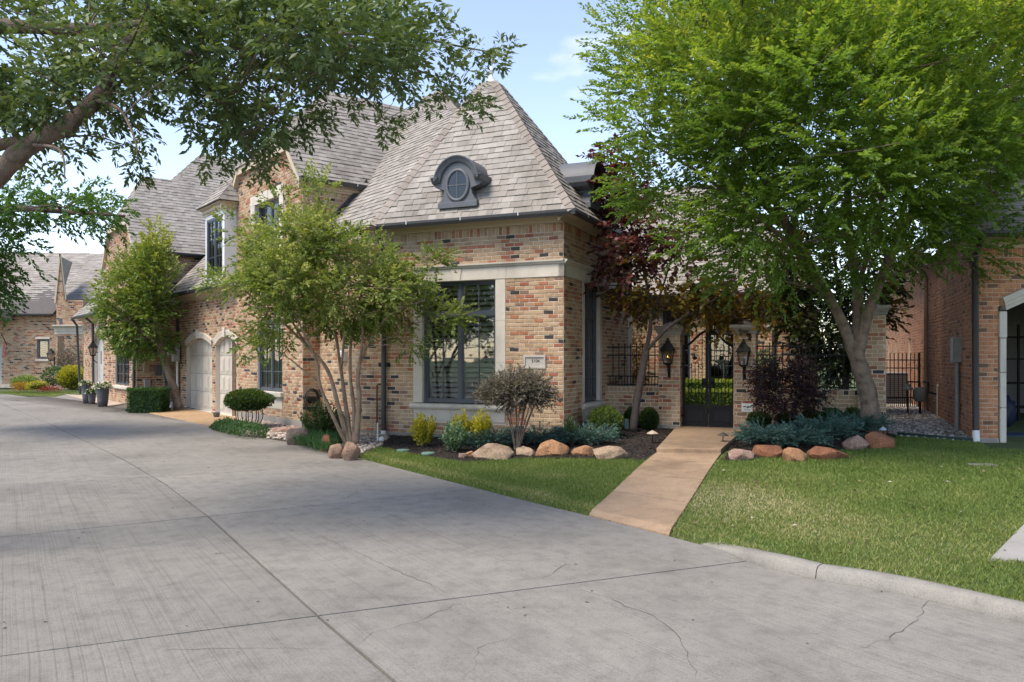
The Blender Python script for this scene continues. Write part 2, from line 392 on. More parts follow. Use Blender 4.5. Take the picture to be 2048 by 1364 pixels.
# ------------------------------------------------------------------ windows
def window(name, fr, a0, a1, z0, z1, parent, cols=2, rows=4, split=None, d=-.10, louvers=True, lights=2, glass=None, slat=True):
    """casement window: outer frame, sashes side by side, glazing bars, one pane per light, plantation shutters behind"""
    o = MB(); t = .055
    for r in ((a0, a1, z0, z0 + t), (a0, a1, z1 - t, z1), (a0, a0 + t, z0 + t, z1 - t), (a1 - t, a1, z0 + t, z1 - t)): o.box(fr, *r, d - .05, d + .03)
    w = o.build(name, FRAME, parent, bevel=.004)
    zs = [z0 + t] + ([split] if split else []) + [z1 - t]; bars = MB(); pane = []
    cw = (a1 - a0 - 2 * t) / cols
    for i in range(1, cols):
        x = a0 + t + cw * i; bars.box(fr, x - .035, x + .035, z0 + t, z1 - t, d - .04, d + .022)
    if split: bars.box(fr, a0 + t, a1 - t, split - .04, split + .04, d - .041, d + .026)
    for k in range(len(zs) - 1):
        lo, hi = zs[k], zs[k + 1]
        if split: lo, hi = (lo, hi - .04) if k == 0 else (lo + .04, hi)
        for i in range(cols):
            x0 = a0 + t + cw * i + (.035 if i else 0); x1 = a0 + t + cw * (i + 1) - (.035 if i < cols - 1 else 0); s = .032
            for r in ((x0, x1, lo, lo + s), (x0, x1, hi - s, hi), (x0, x0 + s, lo + s, hi - s), (x1 - s, x1, lo + s, hi - s)): bars.box(fr, *r, d - .03, d + .008)
            nr = rows if k == 0 else 1; ph = (hi - lo - 2 * s) / nr; pw = (x1 - x0 - 2 * s) / lights
            for j in range(lights):
                for r in range(nr):
                    pane.append((x0 + s + pw * j + .006, x0 + s + pw * (j + 1) - .006, lo + s + ph * r + .006, lo + s + ph * (r + 1) - .006))
            for j in range(1, lights): bars.box(fr, x0 + s + pw * j - .009, x0 + s + pw * j + .009, lo + s, hi - s, d - .022, d + .004)
            for r in range(1, nr): bars.box(fr, x0 + s, x1 - s, lo + s + ph * r - .009, lo + s + ph * r + .009, d - .021, d + .003)
    bars.build('glazing_bars', FRAME, w)
    for p in pane: box_part('pane', fr, (*p, d - .018, d - .012), glass or GLASS, w)
    if louvers:
        st = MB()
        for i in range(cols):
            x0 = a0 + t + cw * i + .05; x1 = a0 + t + cw * (i + 1) - .05
            st.box(fr, x0 - .05, x0, z0 + t, z1 - t, d - .14, d - .10).box(fr, x1, x1 + .05, z0 + t, z1 - t, d - .14, d - .10)
            z = z0 + t + .06
            while z < z1 - t - .05:
                if slat:
                    MB().hexa([fr.P(x0, z, d - .09), fr.P(x1, z, d - .09), fr.P(x1, z + .055, d - .15), fr.P(x0, z + .055, d - .15), fr.P(x0, z + .008, d - .09), fr.P(x1, z + .008, d - .09), fr.P(x1, z + .063, d - .15), fr.P(x0, z + .063, d - .15)]).build('slat', LOUV, w)
                z += .105
        st.build('shutter_stile', LOUV, w)
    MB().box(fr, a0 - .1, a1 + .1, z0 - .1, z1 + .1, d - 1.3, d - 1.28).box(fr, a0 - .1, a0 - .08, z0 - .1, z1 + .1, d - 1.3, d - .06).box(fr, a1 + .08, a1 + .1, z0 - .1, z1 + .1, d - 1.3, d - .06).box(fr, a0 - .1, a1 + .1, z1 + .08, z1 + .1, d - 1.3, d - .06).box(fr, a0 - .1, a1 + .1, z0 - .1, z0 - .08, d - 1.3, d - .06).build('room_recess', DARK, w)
    return w
def gutter(fr, a0, a1, z, d, parent, straps=1.0):
    prof = [(0, 0), (.035, -.10), (.11, -.115), (.135, -.05), (.135, .0), (.12, .0), (.115, -.045), (.05, -.02)]
    mb = MB(); A = [fr.P(a0, z + q, d + p) for p, q in prof]; B = [fr.P(a1, z + q, d + p) for p, q in prof]; n = len(prof)
    mb.add(A + B, [(i, (i + 1) % n, n + (i + 1) % n, n + i) for i in range(n)] + [tuple(range(n)), tuple(n + i for i in range(n))])
    g = mb.build('gutter', GUT, parent)
    a = a0 + straps * .6
    while a < a1 and straps:
        MB().box(fr, a - .008, a + .008, z - .06, z + .012, d + .132, d + .14).build('hanger', WHITE, g); a += straps
    return g
def downspout(pts, parent, r=.045, name='downspout', mat=None, thing_label=None):
    o = MB().tube(pts, r, 10).build(name, mat or GUT, parent, smooth=False); smooth_angle(o, 50); return o
def cornice(fr, a0, a1, z0, z1, parent, dmax=.32, mat=None, name='cornice', ends=True):
    """crown moulding rising outwards from the wall to the gutter"""
    h = z1 - z0; prof = [(-.02, 0), (.025, 0), (.03, h * .22), (.055, h * .28), (.07, h * .42), (dmax * .45, h * .66), (dmax * .85, h * .84), (dmax, h * .88), (dmax, h), (-.02, h)]
    A = [fr.P(a0, z0 + q, p) for p, q in prof]; B = [fr.P(a1, z0 + q, p) for p, q in prof]; n = len(prof)
    o = MB().add(A + B, [(i, (i + 1) % n, n + (i + 1) % n, n + i) for i in range(n)] + [tuple(range(n)), tuple(n + i for i in range(n))]).build(name, mat or TRIM, parent)
    smooth_angle(o, 25); return o
def sweep(fr, path, prof, name, mat, parent):        # moulding: profile (outward normal offset, d) swept along an (a,z) path
    n = len(prof); rings = []
    for i, (a, z) in enumerate(path):
        p0 = path[max(0, i - 1)]; p1 = path[min(len(path) - 1, i + 1)]; t = Vector((p1[0] - p0[0], p1[1] - p0[1])).normalized(); nn = Vector((-t.y, t.x))
        rings.append([fr.P(a + nn.x * q, z + nn.y * q, d) for q, d in prof])
    mb = MB(); vs = [v for r in rings for v in r]; k = len(rings)
    fs = [(i * n + j, i * n + (j + 1) % n, (i + 1) * n + (j + 1) % n, (i + 1) * n + j) for i in range(k - 1) for j in range(n)] + [tuple(range(n)), tuple((k - 1) * n + j for j in range(n))]
    o = mb.add(vs, fs).build(name, mat, parent); smooth_angle(o, 35); return o
# ------------------------------------------------------------------ ground, road, walk
EPX = [(33, 790), (110, 794), (131, 789), (219, 812), (270, 819), (300, 826), (415, 851), (430, 862), (480, 872), (540, 878), (600, 888), (660, 905), (712, 915),
       (900, 963), (1050, 1001), (1175, 1031), (1340, 1073), (1440, 1099), (1490, 1121), (1556, 1141), (1629, 1160), (1738, 1177), (1811, 1191), (2048, 1247), (2500, 1345)]
E = [Vector((-60, 36)), Vector((-30, 33.6))] + [RP(*p) for p in EPX] + [Vector((7.5, 3.2)), Vector((14, 1.5)), Vector((40, -1))]
EL = [(p.x, p.y) for p in E]
HOUSEPOLY = EL + [(40, 90), (-60, 90)]
RBED = [ZP(1446, 921, .05), ZP(1500, 918, .06), ZP(1560, 912, .06), ZP(1640, 906, .08), ZP(1720, 902, .09), ZP(1792, 894, .10), GW.P(5.75, 0, .35).to_2d(), GW.P(5.72, 0, -.1).to_2d(), GW.P(2.90, 0, -.1).to_2d(), GW.P(2.95, 0, .4).to_2d()]
RBEDL = [(p.x, p.y) for p in RBED]
CARVE = []
def sstep(t): t = np.clip(t, 0, 1); return t * t * (3 - 2 * t)
def H(x, y):
    x = np.asarray(x, float); y = np.asarray(y, float); base = RA + RB * np.minimum(y, 45)
    d = polydist(x, y, EL, False)
    T = .02 + .10 * np.clip((x - 3.5) / 3, 0, 1) + .10 * np.clip((y - 14) / 4, 0, 1) * np.clip((x - 1) / 1.5, 0, 1)
    h = base - .03 + .05 * sstep(d / .14) + (T - base - .02) * sstep(d / 4.2)
    for cp in CARVE: h = np.where(pip(x, y, cp), h - .12, h)
    ins = pip(x, y, RBEDL); h = h + np.where(ins, .17 * sstep(polydist(x, y, RBEDL) / .6), 0)
    return h
def h1(x, y): return float(H(np.array([x]), np.array([y]))[0])
def sheet(name, poly, hf, step, mat, off=0.0, parent=None, kind='structure', jitter=0.0, near=None):
    pts = []
    n = len(poly)
    for i in range(n):
        p = Vector(poly[i]).to_2d(); q = Vector(poly[(i + 1) % n]).to_2d(); k = max(1, int((q - p).length / (step * 1.5)))
        pts += [p.lerp(q, j / k) for j in range(k)]
    nb = len(pts); xs = [p.x for p in pts]; ys = [p.y for p in pts]
    gx, gy = np.meshgrid(np.arange(min(xs), max(xs), step), np.arange(min(ys), max(ys), step)); gx = gx.ravel(); gy = gy.ravel()
    gx = gx + rng.uniform(-.2, .2, gx.shape) * step; gy = gy + rng.uniform(-.2, .2, gy.shape) * step
    if near:
        x0, x1, y0, y1, st = near; ax, ay = np.meshgrid(np.arange(x0, x1, st), np.arange(y0, y1, st)); ax = ax.ravel(); ay = ay.ravel(); o = (gx < x0) | (gx > x1) | (gy < y0) | (gy > y1); gx = np.concatenate([gx[o], ax]); gy = np.concatenate([gy[o], ay])
    pl = [(p.x, p.y) for p in pts]; ok = pip(gx, gy, pl) & (polydist(gx, gy, pl) > (near[4] if near else step) * .4)
    pts += [Vector((a, b)) for a, b in zip(gx[ok], gy[ok])]
    v, e, f, *_ = delaunay_2d_cdt(pts, [], [list(range(nb))], 1, 1e-5)
    A = np.array([(p.x, p.y) for p in v]); z = hf(A[:, 0], A[:, 1]) + off
    if jitter:
        inner = polydist(A[:, 0], A[:, 1], pl) > .04; z = z + np.where(inner, rng.uniform(-1, 1, len(z)) * jitter, 0)
    mb = MB(); mb.v = [(a, b, c) for (a, b), c in zip(A, z)]; mb.f = [tuple(t) for t in f]; mb.m = [0] * len(f)
    o = mb.build(name, mat, parent, smooth=True)
    me = o.data
    if sum(p.normal.z for p in me.polygons) < 0: me.flip_normals()
    if kind and parent is None: o['kind'] = kind
    return o
# far terrain to the horizon
far = MB().add([(-900, -900, -.75), (900, -900, -.75), (900, 900, -.75), (-900, 900, -.75)], [(0, 1, 2, 3)]).build('terrain', M('far_grass', (.07, .10, .03), .95, .3, .3, 8, 0)); far['kind'] = 'structure'
ga0 = GF.px(362, 815)[0]; ga1 = GF.px(482, 830)[0]
APP = [RP(298, 826.5), RP(416, 851.5), RP(446, 860), GF.P(ga1, 0).to_2d(), GF.P(ga0, 0).to_2d()]
CARVE += [[(p.x, p.y) for p in APP], [(p.x, p.y) for p in (RP(131, 789), RP(221, 813), LF.P(-1.9, 0).to_2d(), LF.P(-9, 0).to_2d())]]
m, nt, N, L, b = newmat('lawn_soil')
n1 = pos_noise(nt, 2.2, 6); n2 = pos_noise(nt, 60, 4)
k = mixc(nt, ramp(nt, n1, [(.35, (.055, .095, .018)), (.6, (.095, .115, .03)), (.8, (.15, .13, .055))]), ramp(nt, n2, [(.3, (.5, .5, .5)), (.7, (1.2, 1.2, 1.2))]), 1, 'MULTIPLY')
L.new(k, b.inputs['Base Color']); b.inputs['Roughness'].default_value = .95; L.new(bump(nt, n2, .6, .02), b.inputs['Normal']); SOIL = m
sheet('lawn', EL + [(40, 60), (-60, 60)], H, 1.6, SOIL, near=(-14, 11, 4, 27, .33))
# concrete with broom and tine marks
def concrete(name, c, tine_rot, tine=.5, stain=.25):
    m, nt, N, L, b = newmat(name)
    n1 = pos_noise(nt, .55, 5); n2 = pos_noise(nt, 95, 4, .7); n3 = pos_noise(nt, 5.5, 5)
    g = N.new('ShaderNodeNewGeometry'); mp = N.new('ShaderNodeMapping'); mp.inputs['Rotation'].default_value = (0, 0, tine_rot)
    nd = N.new('ShaderNodeTexNoise'); nd.inputs['Scale'].default_value = .8; nd.inputs['Detail'].default_value = 2
    va = N.new('ShaderNodeVectorMath'); va.operation = 'MULTIPLY_ADD'; va.inputs[1].default_value = (.05, .05, 0)
    L.new(g.outputs['Position'], nd.inputs['Vector']); L.new(nd.outputs['Color'], va.inputs[0]); L.new(g.outputs['Position'], va.inputs[2])
    L.new(va.outputs[0], mp.inputs[0])
    s2 = N.new('ShaderNodeMapping'); s2.inputs['Scale'].default_value = (75, .22, 1); L.new(mp.outputs[0], s2.inputs[0])
    st = N.new('ShaderNodeTexNoise'); st.inputs['Scale'].default_value = 1.0; st.inputs['Detail'].default_value = 3; st.inputs['Roughness'].default_value = .7; L.new(s2.outputs[0], st.inputs['Vector'])
    fac = st.outputs['Fac']
    k = ramp(nt, n1, [(.3, sc(c, 1 - stain)), (.46, sc(c, .94)), (.56, c), (.75, sc(c, 1.1))])
    k = mixc(nt, k, ramp(nt, n3, [(.33, (.80, .795, .79)), (.5, (.99, .99, .99)), (.68, (1.08, 1.075, 1.07))]), .8, 'MULTIPLY')
    k = mixc(nt, k, ramp(nt, pos_noise(nt, 19, 5, .7), [(.30, (.68, .67, .66)), (.42, (.98, .98, .98)), (.7, (1.06, 1.06, 1.05))]), .7, 'MULTIPLY')
    k = mixc(nt, k, ramp(nt, n2, [(.30, (.55, .55, .55)), (.46, (.98, .98, .98)), (.72, (1.22, 1.22, 1.22))]), .8, 'MULTIPLY')
    k = mixc(nt, k, ramp(nt, fac, [(.33, (.72, .715, .71)), (.46, (.98, .98, .98)), (.7, (1.06, 1.06, 1.06))]), tine, 'MULTIPLY')
    L.new(k, b.inputs['Base Color']); b.inputs['Roughness'].default_value = .86; b.inputs['Specular IOR Level'].default_value = .3
    ad = N.new('ShaderNodeMath'); ad.operation = 'MULTIPLY_ADD'; ad.inputs[1].default_value = .5; L.new(n2, ad.inputs[0]); L.new(fac, ad.inputs[2])
    L.new(bump(nt, ad.outputs[0], .35, .008), b.inputs['Normal']); MATS[name] = m; return m
CONC = [concrete('road_concrete_a', (.222, .207, .184), R(-33), .7), concrete('road_concrete_b', (.202, .189, .168), R(-33), .9), concrete('road_concrete_c', (.232, .216, .192), R(-37), .6)]
TAN = concrete('tan_stained_concrete', (.36, .25, .162), R(20), .25, .38)
APR = concrete('apron_concrete', (.38, .255, .145), R(20), .1, .2)
CURB = concrete('curb_concrete', (.235, .221, .196), R(-33), .12, .3)
JOINT = M('joint_filler', (.028, .025, .022), .95, .2)
Lp = [Vector((3.05, -2.0)), Vector((.9, 1.6))] + [RP(*p) for p in [(790, 1364), (640, 1236), (520, 1128), (420, 1036), (330, 968), (250, 921), (100, 848), (0, 806)]] + [Vector((-27, 39)), Vector((-40, 55))]
def seg_hit(p, d, pl):                               # line p+t*d against a polyline: smallest t>0 with segment position
    best = None
    for i in range(len(pl) - 1):
        a, c = pl[i], pl[i + 1]; s = c - a; den = d.x * s.y - d.y * s.x
        if abs(den) < 1e-9: continue
        w = a - p; t = (w.x * s.y - w.y * s.x) / den; q = (w.x * d.y - w.y * d.x) / den
        if 0 <= q <= 1 and t > 0 and (best is None or t < best[0]): best = (t, i + q)
    return best
def on_poly(pl, u): i = min(int(u), len(pl) - 2); return pl[i].lerp(pl[i + 1], u - i)
def cutL(p, d):
    h = seg_hit(p - d * 50, d, Lp); return h[1]
joints = [(Vector((0, -1.0)), Vector((1, .33))), (Vector((0, 2.1)), Vector((1, .33))), (RP(640, 1231), RP(1300, 1147) - RP(640, 1231)), (RP(410, 1033), RP(925, 981) - RP(410, 1033)), (RP(270, 956), RP(700, 930) - RP(270, 956))]
for q in (16.2, 20.5, 25.5, 31, 37): joints.append((Vector((-.74 * q + 1.9, q)), Vector((1, .70))))
js = []
for p, d in joints:
    d = d.normalized(); u = cutL(p, d); P = on_poly(Lp, u); h = seg_hit(P + d * .01, d, E); js.append((u, P, d, h[1] if h else len(E) - 2))
road = MB().add([(p.x, p.y, zr(p.y) - .035) for p in (Vector((-75, -14)), Vector((45, -14)), *reversed(E))], [tuple(range(len(E) + 2))]).build('road', JOINT); road['kind'] = 'structure'
def slab(pts, mat):
    c = sum(pts, Vector((0, 0))) / len(pts); ins = []
    n = len(pts)
    for i in range(n):
        a, p, q = pts[i - 1], pts[i], pts[(i + 1) % n]; t1 = (p - a).normalized(); t2 = (q - p).normalized()
        nn = Vector((-t1.y - t2.y, t1.x + t2.x)); nn = nn.normalized() if nn.length > 1e-6 else Vector((0, 0))
        if nn.dot(c - p) < 0: nn = -nn
        w = .0035
        if min((p - q).length for q in bold) < .03: w = .0135
        ins.append(p + nn * w)
    mb = MB(); mb.v = [(p.x, p.y, zr(p.y)) for p in ins] + [(p.x, p.y, zr(p.y) - .03) for p in ins]
    T = tessellate_polygon([[Vector((p.x, p.y, 0)) for p in ins]]); mb.f = [tuple(t) for t in T] + [(i, (i + 1) % n, n + (i + 1) % n, n + i) for i in range(n)]; mb.m = [0] * len(mb.f)
    return mb.build('slab', mat, road)
bold = [j[1] for j in js] + Lp + [on_poly(E, js[2][3])]
for k in range(len(js) - 1):
    u0, P0, d0, e0 = js[k]; u1, P1, d1, e1 = js[k + 1]
    mid = [Lp[i] for i in range(math.ceil(u0 + .01), math.floor(u1 - .01) + 1)]
    em = [E[i] for i in range(math.ceil(e1 + .01), math.floor(e0 - .01) + 1)]
    slab([P0] + mid + [P1, on_poly(E, e1)] + em + [on_poly(E, e0)], CONC[(0, 0, 0, 2, 0, 2, 0, 2, 0)[k]])
    w0, w1 = P0 - d0 * 4.6, P1 - d1 * 4.6
    slab([P0] + mid + [P1, w1, w0], CONC[(1, 1, 1, 1, 0, 2, 0, 0, 2)[k]])
    slab([w0, w1, w1 - d1 * 9, w0 - d0 * 9], CONC[k % 3])
def strip(name, pxs, wdt, mat, parent, zoff=.0035):
    pts = [RP(*p) for p in pxs]; fine = []
    for a, c in zip(pts, pts[1:]):
        k = max(2, int((c - a).length / .07)); fine += [a.lerp(c, i / k) + Vector((rnd.gauss(0, .011), rnd.gauss(0, .011))) for i in range(k)]
    fine.append(pts[-1]); vs = []; n = len(fine)
    for i, p in enumerate(fine):
        t = (fine[min(n - 1, i + 1)] - fine[max(0, i - 1)]).normalized(); q = Vector((-t.y, t.x)); w = wdt * rnd.uniform(.35, 1.25) * min(1, (n - i) / 8)
        for s in (1, -1): r = p + q * w * s; vs.append((r.x, r.y, zr(r.y) + zoff))
    return MB().add(vs, [(2 * i, 2 * i + 2, 2 * i + 3, 2 * i + 1) for i in range(n - 1)]).build(name, mat, parent)
CRK = M('crack_grime', (.085, .078, .07), .95, .2)
for c in ([(644, 1074), (710, 1103), (776, 1134), (828, 1156), (886, 1182), (921, 1204)], [(921, 1206), (846, 1237), (785, 1257), (745, 1266), (708, 1296)],
          [(1158, 1180), (1215, 1195), (1272, 1219), (1320, 1239), (1356, 1274), (1373, 1305), (1378, 1331), (1391, 1362)], [(1129, 1129), (1088, 1156), (1030, 1160)],
          [(956, 1296), (951, 1327), (925, 1362)], [(956, 1296), (1013, 1279), (1045, 1262)], [(1860, 1200), (1835, 1240), (1760, 1285), (1680, 1310)], [(320, 1300), (520, 1296), (690, 1300)]):
    strip('crack', c, .0024, CRK, road)
# low rolled kerb from the walk to the right
cpts = [Vector((1.80, 7.61))] + [on_poly(E, u) for u in np.arange(19, 28.9, .25)]
cpts = [RP(1400, 1089), RP(1440, 1099)] + [E[i] for i in range(20, len(E) - 1)]
fine = []
for a, c in zip(cpts, cpts[1:]):
    k = max(1, int((c - a).length / .2)); fine += [a.lerp(c, i / k) for i in range(k)]
vs = []; n = len(fine); prof = [(.008, -.03), (.008, .002), (.016, .025), (.028, .07), (.055, .096), (.11, .104), (.165, .10), (.19, .07), (.19, -.05)]
for i, p in enumerate(fine):
    t = (fine[min(n - 1, i + 1)] - fine[max(0, i - 1)]).normalized(); q = Vector((-t.y, t.x)); g = min(1, i / 4.0)
    for a, h in prof: r = p + q * a; vs.append((r.x, r.y, zr(p.y) + (h * g if h > 0 else h) + (.004 if h > 0 else 0)))
kp = len(prof); kerb = MB().add(vs, [(i * kp + j, i * kp + j + 1, (i + 1) * kp + j + 1, (i + 1) * kp + j) for i in range(n - 1) for j in range(kp - 1)]).build('kerb', CURB, smooth=True); kerb['kind'] = 'structure'
smooth_angle(kerb, 60)
for i in range(5, n - 2, 13):
    A_ = [Vector(vs[i * kp + j]) for j in range(1, kp - 1)]; B_ = [Vector(vs[(i + 1) * kp + j]) for j in range(1, kp - 1)]; C_ = [a.lerp(b_, .035) for a, b_ in zip(A_, B_)]; up_ = Vector((0, 0, .0025))
    MB().add([p + up_ for p in A_] + [p + up_ for p in C_], [(j, j + 1, len(A_) + j + 1, len(A_) + j) for j in range(len(A_) - 1)]).build('kerb_joint', JOINT, kerb)
# front walk, step and landing
def slabpoly(name, pts, thick, mat, bevel=.01, parent=None):
    n = len(pts); vs = [tuple(p) for p in pts] + [(p[0], p[1], p[2] - thick) for p in pts]
    T = tessellate_polygon([[Vector((p[0], p[1], 0)) for p in pts]])
    o = MB().add(vs, [tuple(t) for t in T] + [tuple(n + i for i in t) for t in T] + [(i, (i + 1) % n, n + (i + 1) % n, n + i) for i in range(n)]).build(name, mat, parent, bevel=bevel)
    if parent is None: o['kind'] = 'structure'
    return o
wl0, wl1 = RP(1178, 1031), RP(1338, 1072); st0, st1 = ZP(1313, 909, .01), ZP(1442, 911, .01)
lf0, lf1 = ZP(1313, 896, .12), ZP(1442, 898, .12)
v3 = lambda p, z: (p.x, p.y, z)
st0e, st1e = st0 + (st0 - wl0) * .06, st1 + (st1 - wl1) * .06
def walk_strip(name, f0, f1, parent=None):
    n = 9; top = []; 
    for i in range(n):
        f = f0 + (f1 - f0) * i / (n - 1); p, q = wl0.lerp(st0e, f), wl1.lerp(st1e, f); m_ = (p + q) / 2; z = h1(m_.x, m_.y) + .028 if f > .02 else zr(m_.y) + .012
        top.append((v3(p, z), v3(q, z)))
    vs = []
    for a, c in top: vs += [a, c, (a[0], a[1], a[2] - .12), (c[0], c[1], c[2] - .12)]
    fs = []
    for i in range(n - 1):
        k = 4 * i; fs += [(k, k + 1, k + 5, k + 4), (k, k + 4, k + 6, k + 2), (k + 1, k + 3, k + 7, k + 5)]
    fs += [(0, 2, 3, 1), (4 * n - 4, 4 * n - 3, 4 * n - 1, 4 * n - 2)]
    o = MB().add(vs, fs).build(name, TAN, parent)
    if parent is None: o['kind'] = 'structure'
    return o
front_walk = walk_strip('front_walk', 0, .248)
for f_ in (.25, .5, .75): walk_strip('walk_slab', f_ + .002, f_ + (.248 if f_ < .75 else .25), front_walk)
gl, gr = GW.P(1.60, 0, .0).to_2d(), GW.P(3.02, 0, .0).to_2d()
slabpoly('landing', [v3(lf0, .12), v3(lf1, .12), v3(gr, .165), v3(gr - U * -.0 + V * 2.2, .165), v3(gl + V * 2.2, .165), v3(gl, .165)], .25, TAN, .012)
# garage apron
ga0 = GF.px(362, 815)[0]; ga1 = GF.px(482, 830)[0]
slabpoly('garage_apron', [v3(RP(298, 826.5), zr(23.6) + .01), v3(RP(416, 851.5), zr(19.6) + .01), v3(RP(446, 860), zr(18.6) + .01), v3(GF.P(ga1, 0).to_2d(), .0), v3(GF.P(ga0, 0).to_2d(), .0)], .15, APR, .01)
# planting beds
sheet('soil_strip', [RP(220, 812) + Vector((.02, .02)), RP(270, 819) + Vector((.02, .03)), RP(298, 826) + Vector((-.02, .03)), GF.P(ga0 + .02, 0, .02).to_2d(), GF.P(-9.95, 0, .02).to_2d(), LR.P(4, 0, .0).to_2d(), LF.P(0, 0, .01).to_2d(), LF.P(-1.85, 0, .01).to_2d()], H, .5, M('soil_gravel', (.15, .125, .105), .95, .4, 12, 70, .8, .02), .03, jitter=.01)
MULCH = M('dark_mulch', (.028, .021, .017), .97, .45, 12, 90, .9, .02)
RIVERBED = M('bed_soil', (.16, .125, .10), .95, .4, 8, 70, .8, .02)
LB = [ZP(762, 889, 0), ZP(850, 906, 0), ZP(932, 917, 0), ZP(1060, 914, 0), ZP(1250, 921, 0), ZP(1287, 925, -.01), st0 + Vector((-.03, -.1)), lf0 + Vector((-.02, .02)), GW.P(1.62, 0, .02).to_2d(), GW.P(0, 0, .02).to_2d(), TR.P(0, 0, .01).to_2d(), TF.P(-3.9, 0, .01).to_2d()]
sheet('mulch_bed', LB, H, .22, MULCH, .03, jitter=.012)
sheet('mulch_bed', RBED, H, .22, MULCH, .03, jitter=.012)
PB = [RP(446, 860) + Vector((0, .03))] + [p + Vector((.02, .03)) for p in E[10:14]] + [RP(714, 915) + Vector((.02, .03)), ZP(760, 889, 0), TF.P(-3.9, 0, .01).to_2d(), TF.P(-4.67, 0, .01).to_2d(), AW.P(-.02, 0, .01).to_2d(), GF.P(0, 0, .01).to_2d(), GF.P(ga1 + .05, 0, .01).to_2d()]
sheet('rock_bed', PB, H, .25, RIVERBED, .025, jitter=.012)
GV = [ZP(1797, 878, .11), ZP(1950, 888, .11), NS.P(0, 0, .0).to_2d(), NS.P(-20, 0, 0).to_2d(), GW.P(5.72, 0, -14).to_2d(), GW.P(5.72, 0, 0).to_2d()]
sheet('gravel_yard', GV, H, .3, M('gravel_base', (.30, .27, .24), .95, .4, 14, 80, .9, .02), .03, jitter=.008)
CY = [GW.P(.05, 0, -.3).to_2d(), GW.P(5.6, 0, -.3).to_2d(), GW.P(5.7, 0, -14).to_2d(), GW.P(-3, 0, -14).to_2d(), GW.P(-3, 0, -4.5).to_2d(), GW.P(.05, 0, -4.5).to_2d()]
sheet('courtyard_paving', CY, lambda x, y: x * 0 + .15, 1.0, M('courtyard_stone', (.36, .32, .27), .9, .2, 3, 50, .3))
# tan pads: left house and neighbour
slabpoly('entry_pad', [v3(RP(131, 789), zr(33.6) + .01), v3(RP(221, 813), zr(26.5) + .01), v3(LF.P(-1.9, 0).to_2d(), .04), v3(LF.P(-9, 0).to_2d(), .06)], .1, M('pad_concrete', (.42, .34, .26), .9, .15, 2, 60, .2))
slabpoly('neighbour_drive', [v3(ZP(1966, 889, .10), .115), v3(ZP(2005, 905, .09), .105), v3(Vector((20, 12.6)), .1), v3(Vector((20, 14.6)), .13), v3(NF.P(.16, 0).to_2d(), .12)], .1, M('drive_concrete', (.44, .37, .29), .9, .15, 2, 60, .2))
slabpoly('neighbour_drive', [v3(ZP(2020, 918, .07), .09), v3(Vector((20, 9.9)), .05), v3(Vector((20, 12.2)), .09), v3(ZP(2040, 912, .08), .10)], .1, MATS['drive_concrete'])
slabpoly('side_walk', [v3(Vector(p), h1(*p) + .02) for p in ((4.12, 6.73), (4.5, 6.56), (5.3, 6.1), (10.2, 10.3), (9.0, 11.4), (5.03, 7.66))], .1, M('pale_concrete', (.27, .258, .24), .9, .18, 2, 60, .2))
# ------------------------------------------------------------------ the brick house
house = thing('brick_house', (C0.x, C0.y, 0), 'tan and red brick house with steep hipped tower roof and two garage doors', 'house')
BM = Masonry(BR, BRW); RF = Roof()
def S(s, m, z): p = G0 + W * s + NI * m; return Vector((p.x, p.y, z))
def T(t, q, z): p = C0 + U * t + V * q; return Vector((p.x, p.y, z))
# --- tower front
aL, aR = TF.px(827, 700)[0], TF.px(1011, 700)[0]; zap = TF.px(915, 843)[1]; zb0, zb1 = TF.px(1127, 552)[1], TF.px(1127, 520)[1]; ZT = 4.25
TW = -4.67; ZB = .07
tf_o = rect(TW, 0, ZB, ZT); tf_h = rect(aL, aR, zap, zb0 - .01)
w_tf = wall('front_wall', TF, tf_o, [tf_h], MORT, house, .3)
BM.lay(TF, rect(TW, 0, ZB, zb0), [tf_h], ZB, zb0, w_tf)
BM.lay(TF, rect(TW, aL, zb0, zb1), [], zb0, zb1, w_tf)
BM.lay(TF, rect(TW, 0, zb1, ZT - .17), [], zb1, ZT - .17, w_tf)
BM.lay(TF, rect(TW, 0, ZT - .17, ZT), [], ZT - .17, ZT, w_tf, bl=.0815, hc=.17)
box_part('foundation', TF, (TW - .03, .03, -.4, ZB - .003, -.1, .03), CONCB, house)
# --- tower right side
tr_h = rect(1.12, 2.42, zap, zb0 - .01)
w_tr = wall('side_wall', TR, rect(0, 5.0, ZB, ZT), [tr_h], MORT, house, .3)
BM.lay(TR, rect(0, 4.6, ZB, zb0), [tr_h], ZB, zb0, w_tr); BM.lay(TR, rect(0, 4.6, zb1, ZT - .17), [], zb1, ZT - .17, w_tr)
BM.lay(TR, rect(0, 4.6, ZT - .17, ZT), [], ZT - .17, ZT, w_tr, bl=.0815, hc=.17)
box_part('foundation', TR, (.0, 5.0, -.4, ZB - .003, -.1, .028), CONCB, house)
# --- stone band with moulding, keystone, surrounds and sills
def stone_band(fr, a0, a1, parent, cuts):
    xs = [a0] + cuts + [a1]
    for x0, x1 in zip(xs, xs[1:]): box_part('band_stone', fr, (x0 + .002, x1 - .002, zb0, zb1 - .07, -.1, .022), STONE, parent, .003)
    h = .085; pr = [(-.05, 0), (.028, 0), (.05, .02), (.055, .04), (.082, .055), (.085, h), (-.05, h + .02)]; z = zb1 - .07
    A = [fr.P(a0, z + q, p) for p, q in pr]; B = [fr.P(a1, z + q, p) for p, q in pr]; n = len(pr)
    MB().add(A + B, [(i, (i + 1) % n, n + (i + 1) % n, n + i) for i in range(n)] + [tuple(range(n)), tuple(n + i for i in range(n))]).build('band_moulding', STONE, parent)
stone_band(TF, aL, .024, w_tf, [TF.px(905, 540)[0], TF.px(925, 540)[0], TF.px(1013, 540)[0]])
